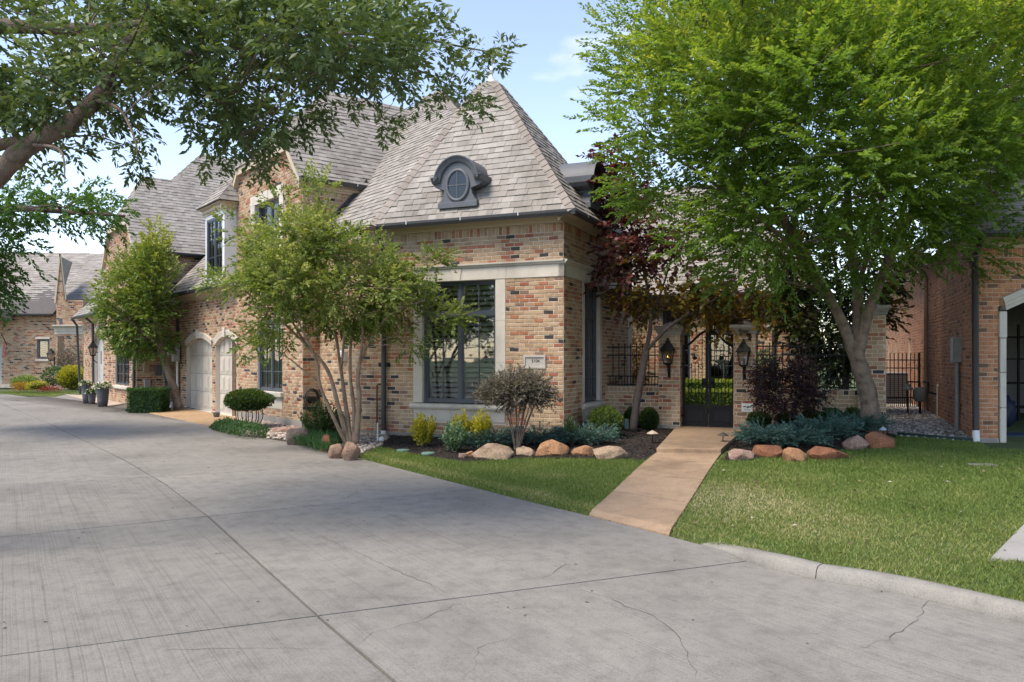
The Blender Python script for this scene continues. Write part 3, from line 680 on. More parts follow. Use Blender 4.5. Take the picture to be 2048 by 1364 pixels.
stone_band(TR, -.024, 4.6, w_tr, [1.05, 1.5, 2.5])
k0, k1 = TF.px(903, 540)[0], TF.px(924, 540)[0]
MB().prism(TF, [(k0 + .035, zb0 - .003), (k1 - .035, zb0 - .003), (k1, zb1 - .075), (k0, zb1 - .075)], 0, .036).build('keystone', STONE, w_tf, bevel=.004)
def surround(fr, a0, a1, jw, parent, zs, zt):
    q = zs
    for k in range(3):
        z1 = zs + (zt - zs) * (k + 1) / 3
        for x in (a0, a1 - jw): box_part('jamb_stone', fr, (x, x + jw, q + .0015, z1 - .0015, -.3, .014), STONE, parent, .003)
        q = z1
    pr = [(-.3, .0), (.06, .0), (.085, .03), (.09, .06), (.08, .09), (.05, .105), (-.3, .12)]; A = [fr.P(a0 - .06, zs - .125 + q, p) for p, q in pr]; B = [fr.P(a1 + .06, zs - .125 + q, p) for p, q in pr]; n = len(pr)
    o = MB().add(A + B, [(i, (i + 1) % n, n + (i + 1) % n, n + i) for i in range(n)] + [tuple(range(n)), tuple(n + i for i in range(n))]).build('sill', STONE, parent); smooth_angle(o, 50)
    box_part('apron_stone', fr, (a0 + .01, a1 - .01, zap + .003, zs - .127, -.3, .012), STONE, parent, .004)
zsill = TF.px(915, 807)[1]
surround(TF, aL, aR, TF.px(845, 700)[0] - aL, w_tf, zsill, zb0 - .003)
surround(TR, 1.12, 2.42, .13, w_tr, zsill, zb0 - .003)
window('window', TF, TF.px(845, 700)[0], TF.px(992, 700)[0], zsill + .01, zb0 - .005, house, 2, 4, TF.px(920, 628)[1])
window('window', TR, 1.25, 2.29, zsill + .01, zb0 - .005, house, 2, 4, TF.px(920, 628)[1], slat=False)
# --- tower cornice, gutters
cornice(TF, TW + .2, .02, ZT + .004, 4.40, house, .24); cornice(TR, -.26, 4.6, ZT + .006, 4.398, house, .24)
box_part('soffit', TF, (TW + .3, .24, 4.403, 4.425, -.2, .30), SOFFIT, house)
gutter(TF, TF.px(741, 450, .4)[0] + .1, .36, 4.435, .24, house, 1.25); gutter(TR, -.37, 4.4, 4.436, .24, house, 1.25)
# --- garage wing walls
ZG = .06
d1 = (GF.px(373, 700)[0], GF.px(424.5, 700)[0]); d2 = (GF.px(431, 700)[0], GF.px(475, 700)[0]); zsp, zap2 = GF.px(377, 693)[1], GF.px(399, 676)[1]
win1 = (GF.px(515, 700)[0], GF.px(565, 700)[0], .80, 2.62); up = (GF.px(511, 400)[0], GF.px(560, 400)[0], 4.15, GF.px(536, 401)[1]); ups = (GF.px(503, 400)[0], GF.px(568, 400)[0], 4.05, GF.px(536, 381)[1])
gf_o = [(-9.9, -.1), (0, -.1), (0, 5.76), (-.78, 6.70), (-4.02, 6.70), (-4.8, 5.76), (-4.8, 3.6), (-9.9, 3.6)]
A1 = arch(d1[0], d1[1], .0, zsp, zap2); A2 = arch(d2[0], d2[1], .0, zsp, zap2)
RV = M('reveal_paint', (.56, .52, .46), .7, .06, 4, 40, .04)
w_gf = wall('garage_wall', GF, gf_o, [A1, A2, rect(*win1), rect(*ups)], MORT, house, .17, RV)
hs = [A1, A2, rect(*win1), rect(*ups)]
BM.lay(GF, gf_o, hs, ZG, 3.43, w_gf, pick=False); BM.lay(GF, gf_o, hs, 3.43, 3.6, w_gf, bl=.0815, hc=.17, pick=False)
BM.lay(GF, rect(-4.8, 0, 3.6, 5.76), hs, 3.6, 5.76, w_gf, pick=False); BM.lay(GF, gf_o, hs, 5.761, 6.54, w_gf, pick=False); BM.lay(GF, gf_o, [], 6.54, 6.70, w_gf, bl=.0815, hc=.16, pick=False)
for x0, x1 in ((-9.92, d1[0] - .0), (d1[1], d2[0]), (d2[1], .02)): box_part('foundation', GF, (x0, x1, -.4, ZG + .12 if x0 > d2[1] - .01 else ZG - .02, -.1, .028), CONCB, house)
w_gr = wall('garage_side_wall', GR, rect(0, 2.4, -.1, 5.72), [], MORT, house)
BM.lay(GR, rect(0, 1.9, .18, 5.55), [], .18, 5.55, w_gr, pick=False); BM.lay(GR, rect(0, 1.9, 5.55, 5.72), [], 5.55, 5.72, w_gr, bl=.0815, hc=.17, pick=False)
w_aw = wall('link_wall', AW, rect(0, 2.05, -.1, 4.3), [], MORT, house); BM.lay(AW, rect(.0, 2.04, .06, 4.25), [], .06, 4.25, w_aw, pick=False)
# closing walls at the back, plain brick
BK = M('brick_plain', (.37, .26, .18), .9, .3, 14, 60, .3)
cl = MB()
for p, q, z in ((S(9.9, 0, 0), S(9.9, 8.5, 0), 3.6), (S(9.9, 8.5, 0), S(.5, 8.5, 0), 4.4), (T(-.0, 5.0, 0), S(.5, 8.5, 0), 4.2), (S(4.8, 0, 0), S(4.8, 8.5, 0), 5.8)):
    cl.add([(p.x, p.y, -.2), (q.x, q.y, -.2), (q.x, q.y, z), (p.x, p.y, z)], [(0, 1, 2, 3)])
cl.build('rear_wall', BK, house)
# --- roofs
deck = MB(); Z7 = 7.76
EL_, ER_, EB_ = T(4.14, -.34, 4.42), T(-.34, -.34, 4.42), T(-.34, 3.4, 4.42)
fl, fr_, br_, bl_ = T(2.54, 1.55, Z7), T(2.14, 1.55, Z7), T(2.14, 1.85, Z7), T(2.54, 1.85, Z7)
f1 = RF.face([EL_, ER_, fr_, fl], deck); f2 = RF.face([ER_, EB_, br_, fr_], deck, pick=False)
BLk = T(4.5, 3.4, 4.42); f3 = RF.face([EL_, fl, bl_, BLk], deck, pick=False); f4 = RF.face([EB_, BLk, bl_, br_], deck, pick=False)
def pm(m): return 4.42 + 1.1 * (m - .33)
K2 = S(-2.4, 2.9, pm(2.9)); RG1 = S(1.4, 4.75, pm(4.75)); RG2 = S(2.35, 4.75, pm(4.75)); Zr = 8.86; Vt = S(2.4, .33 + (Zr - 4.42) / 1.1, Zr)
f5 = RF.face([S(.0, .33, pm(.33)), EL_, K2, S(-.1, 1.64, pm(1.64))], deck, pick=False, zref=4.42)
f5b = RF.face([S(-.1, 1.64, pm(1.64)), K2, RG1, RG2, Vt], deck, pick=False, zref=4.42)
K3 = S(-1.2, 5.6, pm(2.9)); f6 = RF.face([RG1, K2, K3], deck, pick=False)
r0 = S(2.4, 1.69, Zr)
f7 = RF.face([S(-.12, -.14, 5.83), S(-.12, 1.64, 5.83), Vt, r0, S(.70, -.14, 6.80)], deck, pick=False, zref=5.83)
f8 = RF.face([S(.70, -.14, 6.80), r0, S(4.1, -.14, 6.80)], deck, pick=False)
f9 = RF.face([S(4.92, -.14, 5.83), S(4.1, -.14, 6.80), r0, S(2.4, 6, Zr), S(4.92, 6, 5.83)], deck, pick=False)
def pg(m): return 3.70 + 1.1 * (m + .38)
f10 = RF.face([S(10.05, -.38, pg(-.38)), S(4.75, -.38, pg(-.38)), S(4.75, 2.3, pg(2.3)), S(10.05, 2.3, pg(2.3))], deck, pick=False)
deck.add([S(10.05, 2.3, pg(2.3)), S(4.75, 2.3, pg(2.3)), S(4.75, 5, pg(-.38)), S(10.05, 5, pg(-.38))], [(0, 1, 2, 3)])
deck.add([S(9.9, -.0, 3.6), S(9.9, 2.3, pg(2.3) - .05), S(9.9, 4.6, 3.6)], [(0, 1, 2)])
deck.add([fl, fr_, br_, bl_], [(0, 1, 2, 3)]); deck.add([RG1, RG2, S(2.35, 9, 4.6), S(.5, 9, 4.6), K3], [(0, 1, 2, 3, 4)])
deck.add([K2, K3, S(-1.2, 5.6, 4.2), S(-2.4, 2.9, 4.2)], [(0, 1, 2, 3)])
roof = deck.build('roof', ROOFD, house)
hip_caps(ER_, fr_, f1[3], f2[3], roof); hip_caps(EL_, fl, f5[3], f1[3], roof); hip_caps(EB_, br_, f2[3], f4[3], roof)
hip_caps(fl, fr_, f1[3], f4[3], roof); hip_caps(RG2, RG1, f5[3], Vector((NI.x, NI.y, .9)).normalized(), roof); hip_caps(K2, RG1, f5[3], f6[3], roof)
hip_caps(r0, Vt, f9[3], f7[3], roof); hip_caps(S(.70, -.14, 6.80), r0, f8[3], f7[3], roof); hip_caps(S(4.1, -.14, 6.8), r0, f9[3], f8[3], roof)
MB().lathe((T(2.34, 1.7, Z7)), [(.15, .0), (.12, .06), (.04, .20), (.03, .24), (.065, .29), (.07, .33), (.045, .38), (.02, .41), (.017, .47), (.05, .51), (.056, .55), (.04, .59), (.0, .61)], 14).build('finial', M('finial_zinc', (.62, .63, .66), .5, .1, 5, 40, 0), roof, smooth=True)
# eaves of the wing
box_part('soffit', GR, (-.14, 1.75, 5.72, 5.80, -.05, .12), SOFFIT, house); cornice(GR, -.1, 1.62, 5.60, 5.78, house, .14)
gutter(GR, -.14, 1.66, 5.84, .11, house, .9)
for (s0, z0), (s1, z1) in (((-.10, 5.76), (.74, 6.75)), ((4.06, 6.75), (4.9, 5.76))):
    MB().prism(GF, [(-s0, z0 - .12), (-s0, z0 + .06), (-s1, z1 + .06), (-s1, z1 - .13)], .0, .13).build('rake_board', TRIM, house)
MB().prism(GF, [(-.70, 6.62), (-.70, 6.82), (-4.1, 6.82), (-4.1, 6.62)], .0, .12).build('rake_board', TRIM, house)
MB().hexa([S(-.01, .36, pm(.36) + .01), S(-.05, .36, pm(.36) + .01), S(-.05, 1.66, pm(1.66) + .01), S(-.01, 1.66, pm(1.66) + .01), S(-.01, .36, pm(.36) + .17), S(-.05, .36, pm(.36) + .17), S(-.05, 1.66, pm(1.66) + .17), S(-.01, 1.66, pm(1.66) + .17)]).build('flashing', GUT, roof)
cornice(GF, -9.98, -4.5, 3.45, 3.66, house, .28); box_part('soffit', GF, (-10.0, -4.5, 3.663, 3.68, -.2, .33), SOFFIT, house); gutter(GF, -10.08, -4.45, 3.71, .28, house, 1.6)
# --- garage doors, arch mouldings
DOOR = M('garage_door_paint', (.47, .435, .38), .6, .06, 5, 40, .05)
for (x0, x1), nm in ((d1, 'left'), (d2, 'right')):
    d = -.13; mb = MB().box(GF, x0 - .05, x1 + .05, .0, zap2 + .05, d - .05, d); dr = mb.build('garage_door', DOOR, house)
    ncol = 4; cw = (x1 - x0 - .06) / ncol; rh = (zap2 - .04) / 4
    for r in range(4):
        for c in range(ncol):
            p0, p1, q0, q1 = x0 + .03 + cw * c + .045, x0 + .03 + cw * (c + 1) - .045, .04 + rh * r + .05, .04 + rh * (r + 1) - .05
            MB().prism(GF, [(p0, q0), (p1, q0), (p1, q1), (p0, q1)], d, d + .012).prism(GF, [(p0 + .05, q0 + .05), (p1 - .05, q0 + .05), (p1 - .05, q1 - .05), (p0 + .05, q1 - .05)], d + .012, d + .026).build('door_panel', DOOR, dr, bevel=.006)
        if r: box_part('section_joint', GF, (x0, x1, .04 + rh * r - .004, .04 + rh * r + .004, d, d + .003), DARK, dr)
    pth = [p for p in arch(x0, x1, zsp - .05, zsp, zap2, 14)[2:]]
    sweep(GF, pth, [(-.005, -.1), (-.005, .03), (-.06, .045), (-.10, .04), (-.14, .06), (-.185, .055), (-.19, .0), (-.19, -.1)], 'arch_moulding', STONE, w_gf)
    c = (x0 + x1) / 2; MB().prism(GF, [(c - .07, zap2 - .02), (c + .07, zap2 - .02), (c + .10, zap2 + .26), (c - .10, zap2 + .26)], -.02, .085).build('keystone', STONE, w_gf, bevel=.006)
# --- windows of the garage wing
window('window', GF, *win1, house, 2, 4, None, -.08); 
pr = rect(win1[0] - .08, win1[1] + .08, win1[2] - .13, win1[2]); MB().prism(GF, pr, -.08, .09).build('sill', STONE, w_gf, bevel=.02)
MB().prism(GF, rect(win1[0], win1[1], win1[2] - .42, win1[2] - .14), -.02, .014).build('apron_stone', STONE, w_gf, bevel=.004)
window('window', GF, *up, house, 2, 3, None, -.12, slat=False)
for r in ((ups[0], up[0], up[2], up[3]), (up[1], ups[1], up[2], up[3])): box_part('jamb_stone', GF, (*r, -.3, .03), STONE, w_gf, .004)
cx = (up[0] + up[1]) / 2
for x0, x1 in ((ups[0], cx - .12), (cx - .117, cx + .117), (cx + .12, ups[1])): box_part('lintel_stone', GF, (x0, x1, up[3] + .002, ups[3], -.3, .032 if abs(x0 + x1 - 2 * cx) > .01 else .044), STONE, w_gf, .004)
# --- projecting dormer bay over the garage
DB0, DB1, DZ0, DZ1 = -6.04, -4.42, GF.px(430, 566)[1], GF.px(430, 449)[1] + .05
db = MB().box(GF, DB0, DB1, DZ0 - .2, DZ1 + .1, -1.5, .25).build('dormer_bay', WHITE, house)
box_part('corner_board', GF, (DB1 - .16, DB1 + .012, DZ0 - .2, DZ1 + .1, .0, .34), WHITE, db); box_part('corner_board', GF, (DB0 - .012, DB0 + .09, DZ0 - .2, DZ1 + .1, .0, .34), WHITE, db)
box_part('head_board', GF, (DB0 + .09, DB1 - .16, DZ1 - .02, DZ1 + .1, .0, .338), WHITE, db); box_part('sill_board', GF, (DB0 + .09, DB1 - .16, DZ0 - .2, DZ0 + .06, .0, .338), WHITE, db)
window('window', GF, DB0 + .10, DB1 - .17, DZ0 + .07, DZ1 - .03, house, 2, 3, None, .30)
cornice(Fr(GF.P(0, 0, .34).to_2d(), GF.e, GF.n), DB0 - .1, DB1 + .1, DZ1 + .1, DZ1 + .30, db, .16)
cornice(Fr(GF.P(DB1, 0, .34).to_2d(), GF.n, -GF.e), -.1, .5, DZ1 + .1, DZ1 + .30, db, .16)
ddk = MB(); q0 = DZ1 + .31
A_, B_, T_ = S(6.26, -.55, q0), S(4.2, -.55, q0), S(4.75, .55, q0 + 1.5); B2_ = S(4.2, .1, q0)
RF.face([A_, B_, T_], ddk, pick=False); RF.face([B_, B2_, T_], ddk, pick=False); RF.face([A_, T_, S(6.26, 1.4, q0)], ddk, pick=False)
ddk.build('dormer_roof', ROOFD, db)
# --- oval dormers on the tower roof
def oculus(base, e2, n2, slope_run, parent):
    class FS(Fr):
        def P(s, a, zz, d=0.0): return Fr.P(s, a * .70, base.z + (zz - base.z) * .70, d * .70)
    fr = FS(base.to_2d(), e2, n2); z = base.z
    prof = [(-.60, 0), (-.60, .16), (-.54, .22), (-.47, .34), (-.43, .50), (-.42, .68)]
    body = prof + [(-x, q) for x, q in reversed(prof)]
    o = MB().prism(fr, [(x, z + q) for x, q in body], -1.1, 0).build('dormer', GREYP, parent, bevel=.006)
    c = z + .62; nn = 28; hw, hh = .31, .40
    ring = MB()
    for ins, outs, d0, d1 in ((.30, .39, -.02, .045),):
        P = lambda k, r, dd: fr.P(r * math.sin(2 * math.pi * k / nn), c + (r + .09) * math.cos(2 * math.pi * k / nn), dd)
        vs = []; fs = []
        for k in range(nn): vs += [P(k, ins, d0), P(k, ins, d1 - .01), P(k, (ins + outs) / 2, d1), P(k, outs, d1 - .015), P(k, outs, d0)]
        for k in range(nn):
            a, b2 = 5 * k, 5 * ((k + 1) % nn); fs += [(a + j, b2 + j, b2 + j + 1, a + j + 1) for j in range(4)]
        ring.add(vs, fs)
    r = ring.build('oval_frame', GREYP, o, smooth=True)
    MB().prism(fr, [(.305 * math.sin(2 * math.pi * k / nn), c + .395 * math.cos(2 * math.pi * k / nn)) for k in range(nn)], .004, .010).build('pane', M('oculus_glass', (.012, .016, .022), .12, .1, 2, 10, 0, spec=.6), o)
    MB().box(fr, -.013, .013, c - .40, c + .40, .008, .03).box(fr, -.31, .31, c - .012, c + .012, .008, .029).build('glazing_bars', GREYP, o)
    path = [(.80, z + .70), (.56, z + .72)] + [(.56 * math.cos(t), z + .66 + .62 * math.sin(t)) for t in np.linspace(.12, math.pi - .12, 18)] + [(-.56, z + .72), (-.80, z + .70)]
    sweep(fr, path, [(.0, -1.0), (.0, .05), (-.05, .09), (-.09, .10), (-.14, .15), (-.17, .155), (-.17, -1.0)], 'hood_moulding', GREYP, o)
    hb = [(.80, z + .70), (.56, z + .72)] + [(.56 * math.cos(t), z + .66 + .62 * math.sin(t)) for t in np.linspace(.12, math.pi - .12, 18)] + [(-.56, z + .72), (-.80, z + .70), (-.72, z + .60), (-.44, z + .52), (.44, z + .52), (.72, z + .60)]
    MB().prism(fr, hb, -1.05, .0).build('hood', GREYP, o)
    box_part('base_board', fr, (-.63, .63, z - .02, z + .14, -.1, .035), GREYP, o, .006)
    return o
oc_a, oc_z = TF.px(918, 408, .02)
tq = -oc_a
def tower_front_z(q): return 4.42 + (Z7 - 4.42) * (q + .4) / 1.95
b0 = None
for q in np.arange(-.3, 1.5, .01):                    # where the sight line to the dormer foot meets the front slope
    a, z = TF.px(916, 414, -q)
    if tower_front_z(q) >= z: b0 = (a, q, z); break
oculus(TF.P(b0[0], b0[2], -b0[1] + .02), -U, V, 1, house)
oculus(T(-.19, 1.45, 4.72), V, U, 1, house)
# --- rainwater pipes and wall fittings of the house
a7 = TF.px(771, 700)[0]
downspout([TF.P(a7, 4.36, .36), TF.P(a7, 4.2, .30), TF.P(a7, 3.95, .10), TF.P(a7, 3.8, .075), TF.P(a7, .10, .075)], house, .05)
downspout([TF.P(a7, .10, .075), TF.P(a7, -.1, .08)], house, .058, 'pipe_boot', PVC)
for z in (1.45, 3.0): box_part('pipe_strap', TF, (a7 - .12, a7 + .12, z, z + .09, .0, .085), IRON, house)
ac_, zc_ = GF.px(352, 604, .3); a8 = GF.px(362, 700, .08)[0]
downspout([GF.P(-10.03, 3.62, .36), GF.P(-10.03, 3.45, .36), GF.P(-9.98, 3.3, .25), GF.P(-9.9, 3.05, .09), GF.P(-9.88, 2.9, .075), GF.P(-9.88, .05, .075)], house, .05)
MB().box(GF, -9.96, -9.66, 1.52, 2.12, .05, .24).build('meter_box', M('meter_grey', (.38, .40, .42), .5, .1), house, bevel=.01)
MB().lathe(GF.P(-9.93, 1.80, .28), [(.0, -.1), (.10, -.09), (.10, .08), (.0, .1)], 12).build('meter_dome', M('meter_glass', (.6, .62, .65), .2, .05, 3, 10, 0, spec=.6), house, smooth=True)
downspout([GF.P(-9.80, 1.52, .09), GF.P(-9.80, .75, .09)], house, .035, 'conduit', PVC); downspout([GF.P(-9.80, .75, .09), GF.P(-9.80, .02, .10)], house, .045, 'conduit', PVC)
BM.done(house, 300); RF.done(house, roof, 300)

# ------------------------------------------------------------------ courtyard wing behind the gate
BW = Fr((C0 + V * 8.0), -U, V); BMb = Masonry(BR, BRW)
rear = thing('courtyard_wing', BW.P(2, 0), 'brick house wing with tall windows seen through the iron gate', 'house')
wa = (BW.px(1325, 700)[0], BW.px(1381, 700)[0]); wb = (BW.px(1411, 700)[0], BW.px(1482, 700)[0]); zs_ = BW.px(1440, 768)[1]
wend = BW.px(1612, 700)[0]
bo = rect(-3.2, wend, .0, 3.3); bh = [rect(wa[0], wa[1], zs_, 3.0), rect(wb[0], wb[1], zs_, 3.0)]
w_bw = wall('wing_wall', BW, bo, bh, MORT, rear, .2); BMb.lay(BW, rect(-3.2, wend, .1, 3.3), bh, .1, 3.3, w_bw, pick=False)
for w_ in (wa, wb):
    window('window', BW, w_[0], w_[1], zs_, 3.0, rear, 1, 3, 2.35, -.08, louvers=False, glass=GLASS2)
    MB().prism(BW, rect(w_[0] - .1, w_[1] + .1, zs_ - .15, zs_), -.05, .11).build('sill', STONE, rear, bevel=.02); MB().prism(BW, rect(w_[0], w_[1], zs_ - .55, zs_ - .16), -.02, .015).build('apron_stone', STONE, rear)
RFb = Roof(); dk = MB()
RFb.face([BW.P(-3.4, 3.4, .4), BW.P(wend + .4, 3.4, .4), BW.P(wend - 2.4, 7.2, -3.4), BW.P(-3.4, 7.2, -3.4)], dk, pick=False); RFb.face([BW.P(wend + .4, 3.4, .4), BW.P(wend + .4, 3.4, -7), BW.P(wend - 2.4, 7.2, -3.4)], dk, pick=False)
rr = dk.build('roof', ROOFD, rear); RFb.done(rear, rr, 0); cornice(BW, -3.2, wend + .3, 3.2, 3.38, rear, .3); gutter(BW, -3.2, wend + .3, 3.42, .34, rear, 0)
downspout([BW.P(BW.px(1548, 700)[0], 3.3, .06), BW.P(BW.px(1548, 700)[0], .1, .06)], rear, .05)
er = Fr(BW.P(wend, 0).to_2d(), V, U); MB().add([er.P(0, 0), er.P(7, 0), er.P(7, 3.3), er.P(0, 3.3)], [(0, 1, 2, 3)]).build('end_wall', BK, rear); BMb.done(rear, 0)
# ------------------------------------------------------------------ garden wall with brick piers, iron panels and gate
gwall = thing('garden_wall', GW.P(2.5, 0), 'brick garden wall with capped piers either side of the iron gate', 'wall')
BG = Masonry(BR, BRW)
def gx(p): return GW.px(p, 780)[0]
zw = GW.px(1600, 780)[1]
p1 = (gx(1320), gx(1362)); p2 = (gx(1469), gx(1512)); p3 = (gx(1716), gx(1771))
def pier(a0, a1, z1, capz, parent):
    w = a1 - a0; d0, d1 = -w + .12, .12; h = .10
    core = MB().box(GW, a0, a1, -.1, z1, d0, d1).build('pier', MORT, parent)
    fr_f = Fr(GW.P(0, 0, d1).to_2d(), GW.e, GW.n); BG.lay(fr_f, rect(a0, a1, .12, z1), [], .12, z1, core)
    for x, e, n in ((a1, GW.n, -GW.e), (a0, -GW.n, GW.e)):
        f = Fr(GW.P(x, 0, d1).to_2d(), e, n); lo, hi = (0, w) if x == a1 else (-w, 0); BG.lay(f, rect(lo, hi, .12, z1), [], .12, z1, core, pick=False)
    c = (a0 + a1) / 2; r = w / 2; dm = (d0 + d1) / 2
    rings = [(r + .005, 0), (r + .03, .02), (r + .03, .06), (r + .075, .13), (r + .085, .15), (r + .085, .20), (r * .75, capz * .8 + .06), (.03, capz + .10)]
    vs = [GW.P(c + sx * q, z1 + zz, dm + sy * q) for q, zz in rings for sx, sy in ((-1, 1), (1, 1), (1, -1), (-1, -1))]
    fs = [(4 * i + j, 4 * i + (j + 1) % 4, 4 * i + 4 + (j + 1) % 4, 4 * i + 4 + j) for i in range(len(rings) - 1) for j in range(4)] + [(0, 1, 2, 3), tuple(len(vs) - 4 + j for j in range(4))]
    MB().add(vs, fs).build('pier_cap', M('cap_stone', (.30, .27, .24), .85, .18, 4, 60, .25), parent, bevel=.006)
zc1 = GW.px(1341, 671)[1]; zc3 = GW.px(1744, 632)[1]
pier(*p1, zc1, .20, gwall); pier(*p2, zc1, .20, gwall); pier(*p3, zc3, .17, gwall)
for a0, a1 in ((.0, p1[0]), (p2[1], p3[0])):
    core = MB().box(GW, a0, a1, -.1, zw, -.2, .0).build('low_wall', MORT, gwall)
    BG.lay(GW, rect(a0, a1, .1, zw - .09), [], .1, zw - .09, core); BG.lay(GW, rect(a0, a1, zw - .09, zw + .012), [], zw - .09, zw + .012, core, bl=.1, hc=.1)
    MB().box(GW, a0, a1, zw + .0, zw + .014, -.2, -.0).build('wall_top', MORT, gwall)
for a0, a1 in (p1, p2): box_part('foundation', GW, (a0 - .02, a1 + .02, -.1, .2, -.3, .15), CONCB, gwall)
BG.done(gwall, 300)
zr1, zr2, zr3, zr4, zsp_ = GW.px(1600, 692)[1], GW.px(1600, 710)[1], GW.px(1600, 756)[1], GW.px(1600, 774)[1], GW.px(1600, 683)[1]
def fence(fr, a0, a1, rails, z0, ztop, label, d=-.1, pitch=.125, short=None, post=False):
    o = thing('iron_fence', fr.P((a0 + a1) / 2, z0, d), label, 'fence', 'black iron fence panels')
    for z in rails: box_part('rail', fr, (a0, a1, z - .014, z + .014, d - .016, d + .016), IRON, o)
    n = int((a1 - a0) / pitch); me = None
    for i in range(1, n):
        a = a0 + (a1 - a0) * i / n
        if me is None:
            k = MB(); ff = Fr((0, 0), fr.e, fr.n); h = ztop - z0
            k.box(ff, -.009, .009, 0, h - .05, -.009, .009)
            k.add([ff.P(-.016, h - .05, -.016), ff.P(.016, h - .05, -.016), ff.P(.016, h - .05, .016), ff.P(-.016, h - .05, .016), ff.P(0, h, 0)], [(0, 1, 2, 3), (0, 1, 4), (1, 2, 4), (2, 3, 4), (3, 0, 4)])
            p = k.build('picket', IRON); p.parent = o; me = p.data
        else: p = bpy.data.objects.new('picket', me); link(p, o)
        p.location = fr.P(a, z0, d) - wloc(o)
    if short:
        me = None
        for i in range(n):
            a = a0 + (a1 - a0) * (i + .5) / n
            if me is None: p = MB().box(Fr((0, 0), fr.e, fr.n), -.008, .008, 0, short - z0, -.008, .008).build('short_picket', IRON); p.parent = o; me = p.data
            else: p = bpy.data.objects.new('short_picket', me); link(p, o)
            p.location = fr.P(a, z0, d) - wloc(o)
    return o
fence(GW, .02, p1[0], (zr1, zr2, zr3, zr4), zw + .03, zsp_, 'black iron fence panel on low brick wall beside the tower', short=zr3)
fence(GW, p2[1], p3[0], (zr1, zr2, zr3, zr4), zw + .03, zsp_, 'black iron fence panel on low brick wall behind the green shade tree', short=zr3)
# double gate
g0, g1 = p1[1] + .01, p2[0] - .01; gm = (g0 + g1) / 2; zg0 = .18; zk = GW.px(1415, 813)[1]; zgs, zgt = GW.px(1365, 692)[1], GW.px(1415, 662)[1]
gate = thing('iron_gate', GW.P(gm, .16), 'black iron double gate with scrolls between the lantern piers', 'gate')
dg = -.12
for a0, a1, sg in ((g0, gm - .008, 1), (gm + .008, g1, -1)):
    leaf = MB()
    hz = lambda a: zgs + (zgt - zgs) * (lambda t: (1 - math.cos(math.pi * t)) / 2)(((a - a0) / (a1 - a0)) if sg > 0 else ((a1 - a) / (a1 - a0)))
    zi, zo = (hz(a1), hz(a0)) if sg > 0 else (hz(a0), hz(a1))
    leaf.box(GW, a0, a0 + .05, zg0, hz(a0), dg - .025, dg + .025).box(GW, a1 - .05, a1, zg0, hz(a1), dg - .025, dg + .025).box(GW, a0 + .05, a1 - .05, zg0, zg0 + .06, dg - .024, dg + .024).box(GW, a0 + .05, a1 - .05, zk - .03, zk + .03, dg - .024, dg + .024)
    lf = leaf.build('gate_leaf', IRON, gate)
    MB().tube([GW.P(a0 + .02 + (a1 - a0 - .04) * i / 14, hz(a0 + (a1 - a0) * i / 14), dg) for i in range(15)], .026, 8).build('arch_bar', IRON, lf)
    box_part('kick_panel', GW, (a0 + .05, a1 - .05, zg0 + .06, zk - .03, dg - .008, dg + .008), M('gate_panel', (.014, .014, .017), .6, .15, 4, 50, .05, spec=.25), lf)
    kp_ = MB()
    for r in ((a0 + .08, a1 - .08, zg0 + .09, zg0 + .11), (a0 + .08, a1 - .08, zk - .08, zk - .06), (a0 + .08, a0 + .1, zg0 + .11, zk - .08), (a1 - .1, a1 - .08, zg0 + .11, zk - .08)): kp_.box(GW, *r, dg + .008, dg + .02)
    kp_.build('panel_moulding', IRON, lf)
    for i in range(1, 6):
        a = a0 + .05 + (a1 - a0 - .1) * i / 6; zt = zgs - .35 if i in (2, 3, 4) else hz(a) - .02
        MB().tube([GW.P(a, zk + .03, dg), GW.P(a, zt, dg)], .008, 6).build('bar', IRON, lf)
    c = (a0 + a1) / 2
    def scroll(ca, cz, r, t0, t1, flip=1):
        n = 22; return [GW.P(ca + flip * (r * (1 - .72 * i / n)) * math.cos(t0 + (t1 - t0) * i / n), cz + (r * (1 - .72 * i / n)) * math.sin(t0 + (t1 - t0) * i / n), dg) for i in range(n + 1)]
    for (ca, cz, r, t0, t1, f) in ((c, zgs - .25, .10, -1.6, 6.2, 1), (c, zgs - .05, .075, 1.2, 8.5, -1), (c + sg * .13, zgs + .08, .07, 0, 7.2, sg), (c - sg * .12, zgs - .42, .065, 3, 9.8, sg), (c + sg * .12, zgs - .45, .065, 0, 7, -sg), (c, zk + .16, .07, -1.5, 6, 1), (c - .1, zk + .32, .055, 1, 8, 1), (c + .1, zk + .32, .055, 1, 8, -1)):
        MB().tube(scroll(ca, cz, r, t0, t1, f), .0075, 6).build('scroll', IRON, lf)
    MB().lathe(GW.P(c, zgs - .25, dg + .02), [(.0, -.04), (.035, -.03), (.045, 0), (.035, .03), (.0, .04)], 10).build('rosette', IRON, lf, smooth=True)
    x = (a1 - .11) if sg > 0 else (a0 + .01); box_part('lock_box', GW, (x, x + .1, GW.px(1415, 776)[1], GW.px(1415, 757)[1], dg - .03, dg + .04), IRON, gate, .01)
    MB().lathe(GW.P(x + .05, GW.px(1415, 766)[1], dg + .07), [(.0, -.03), (.03, -.02), (.03, .02), (.0, .03)], 10).build('knob', IRON, gate, smooth=True)
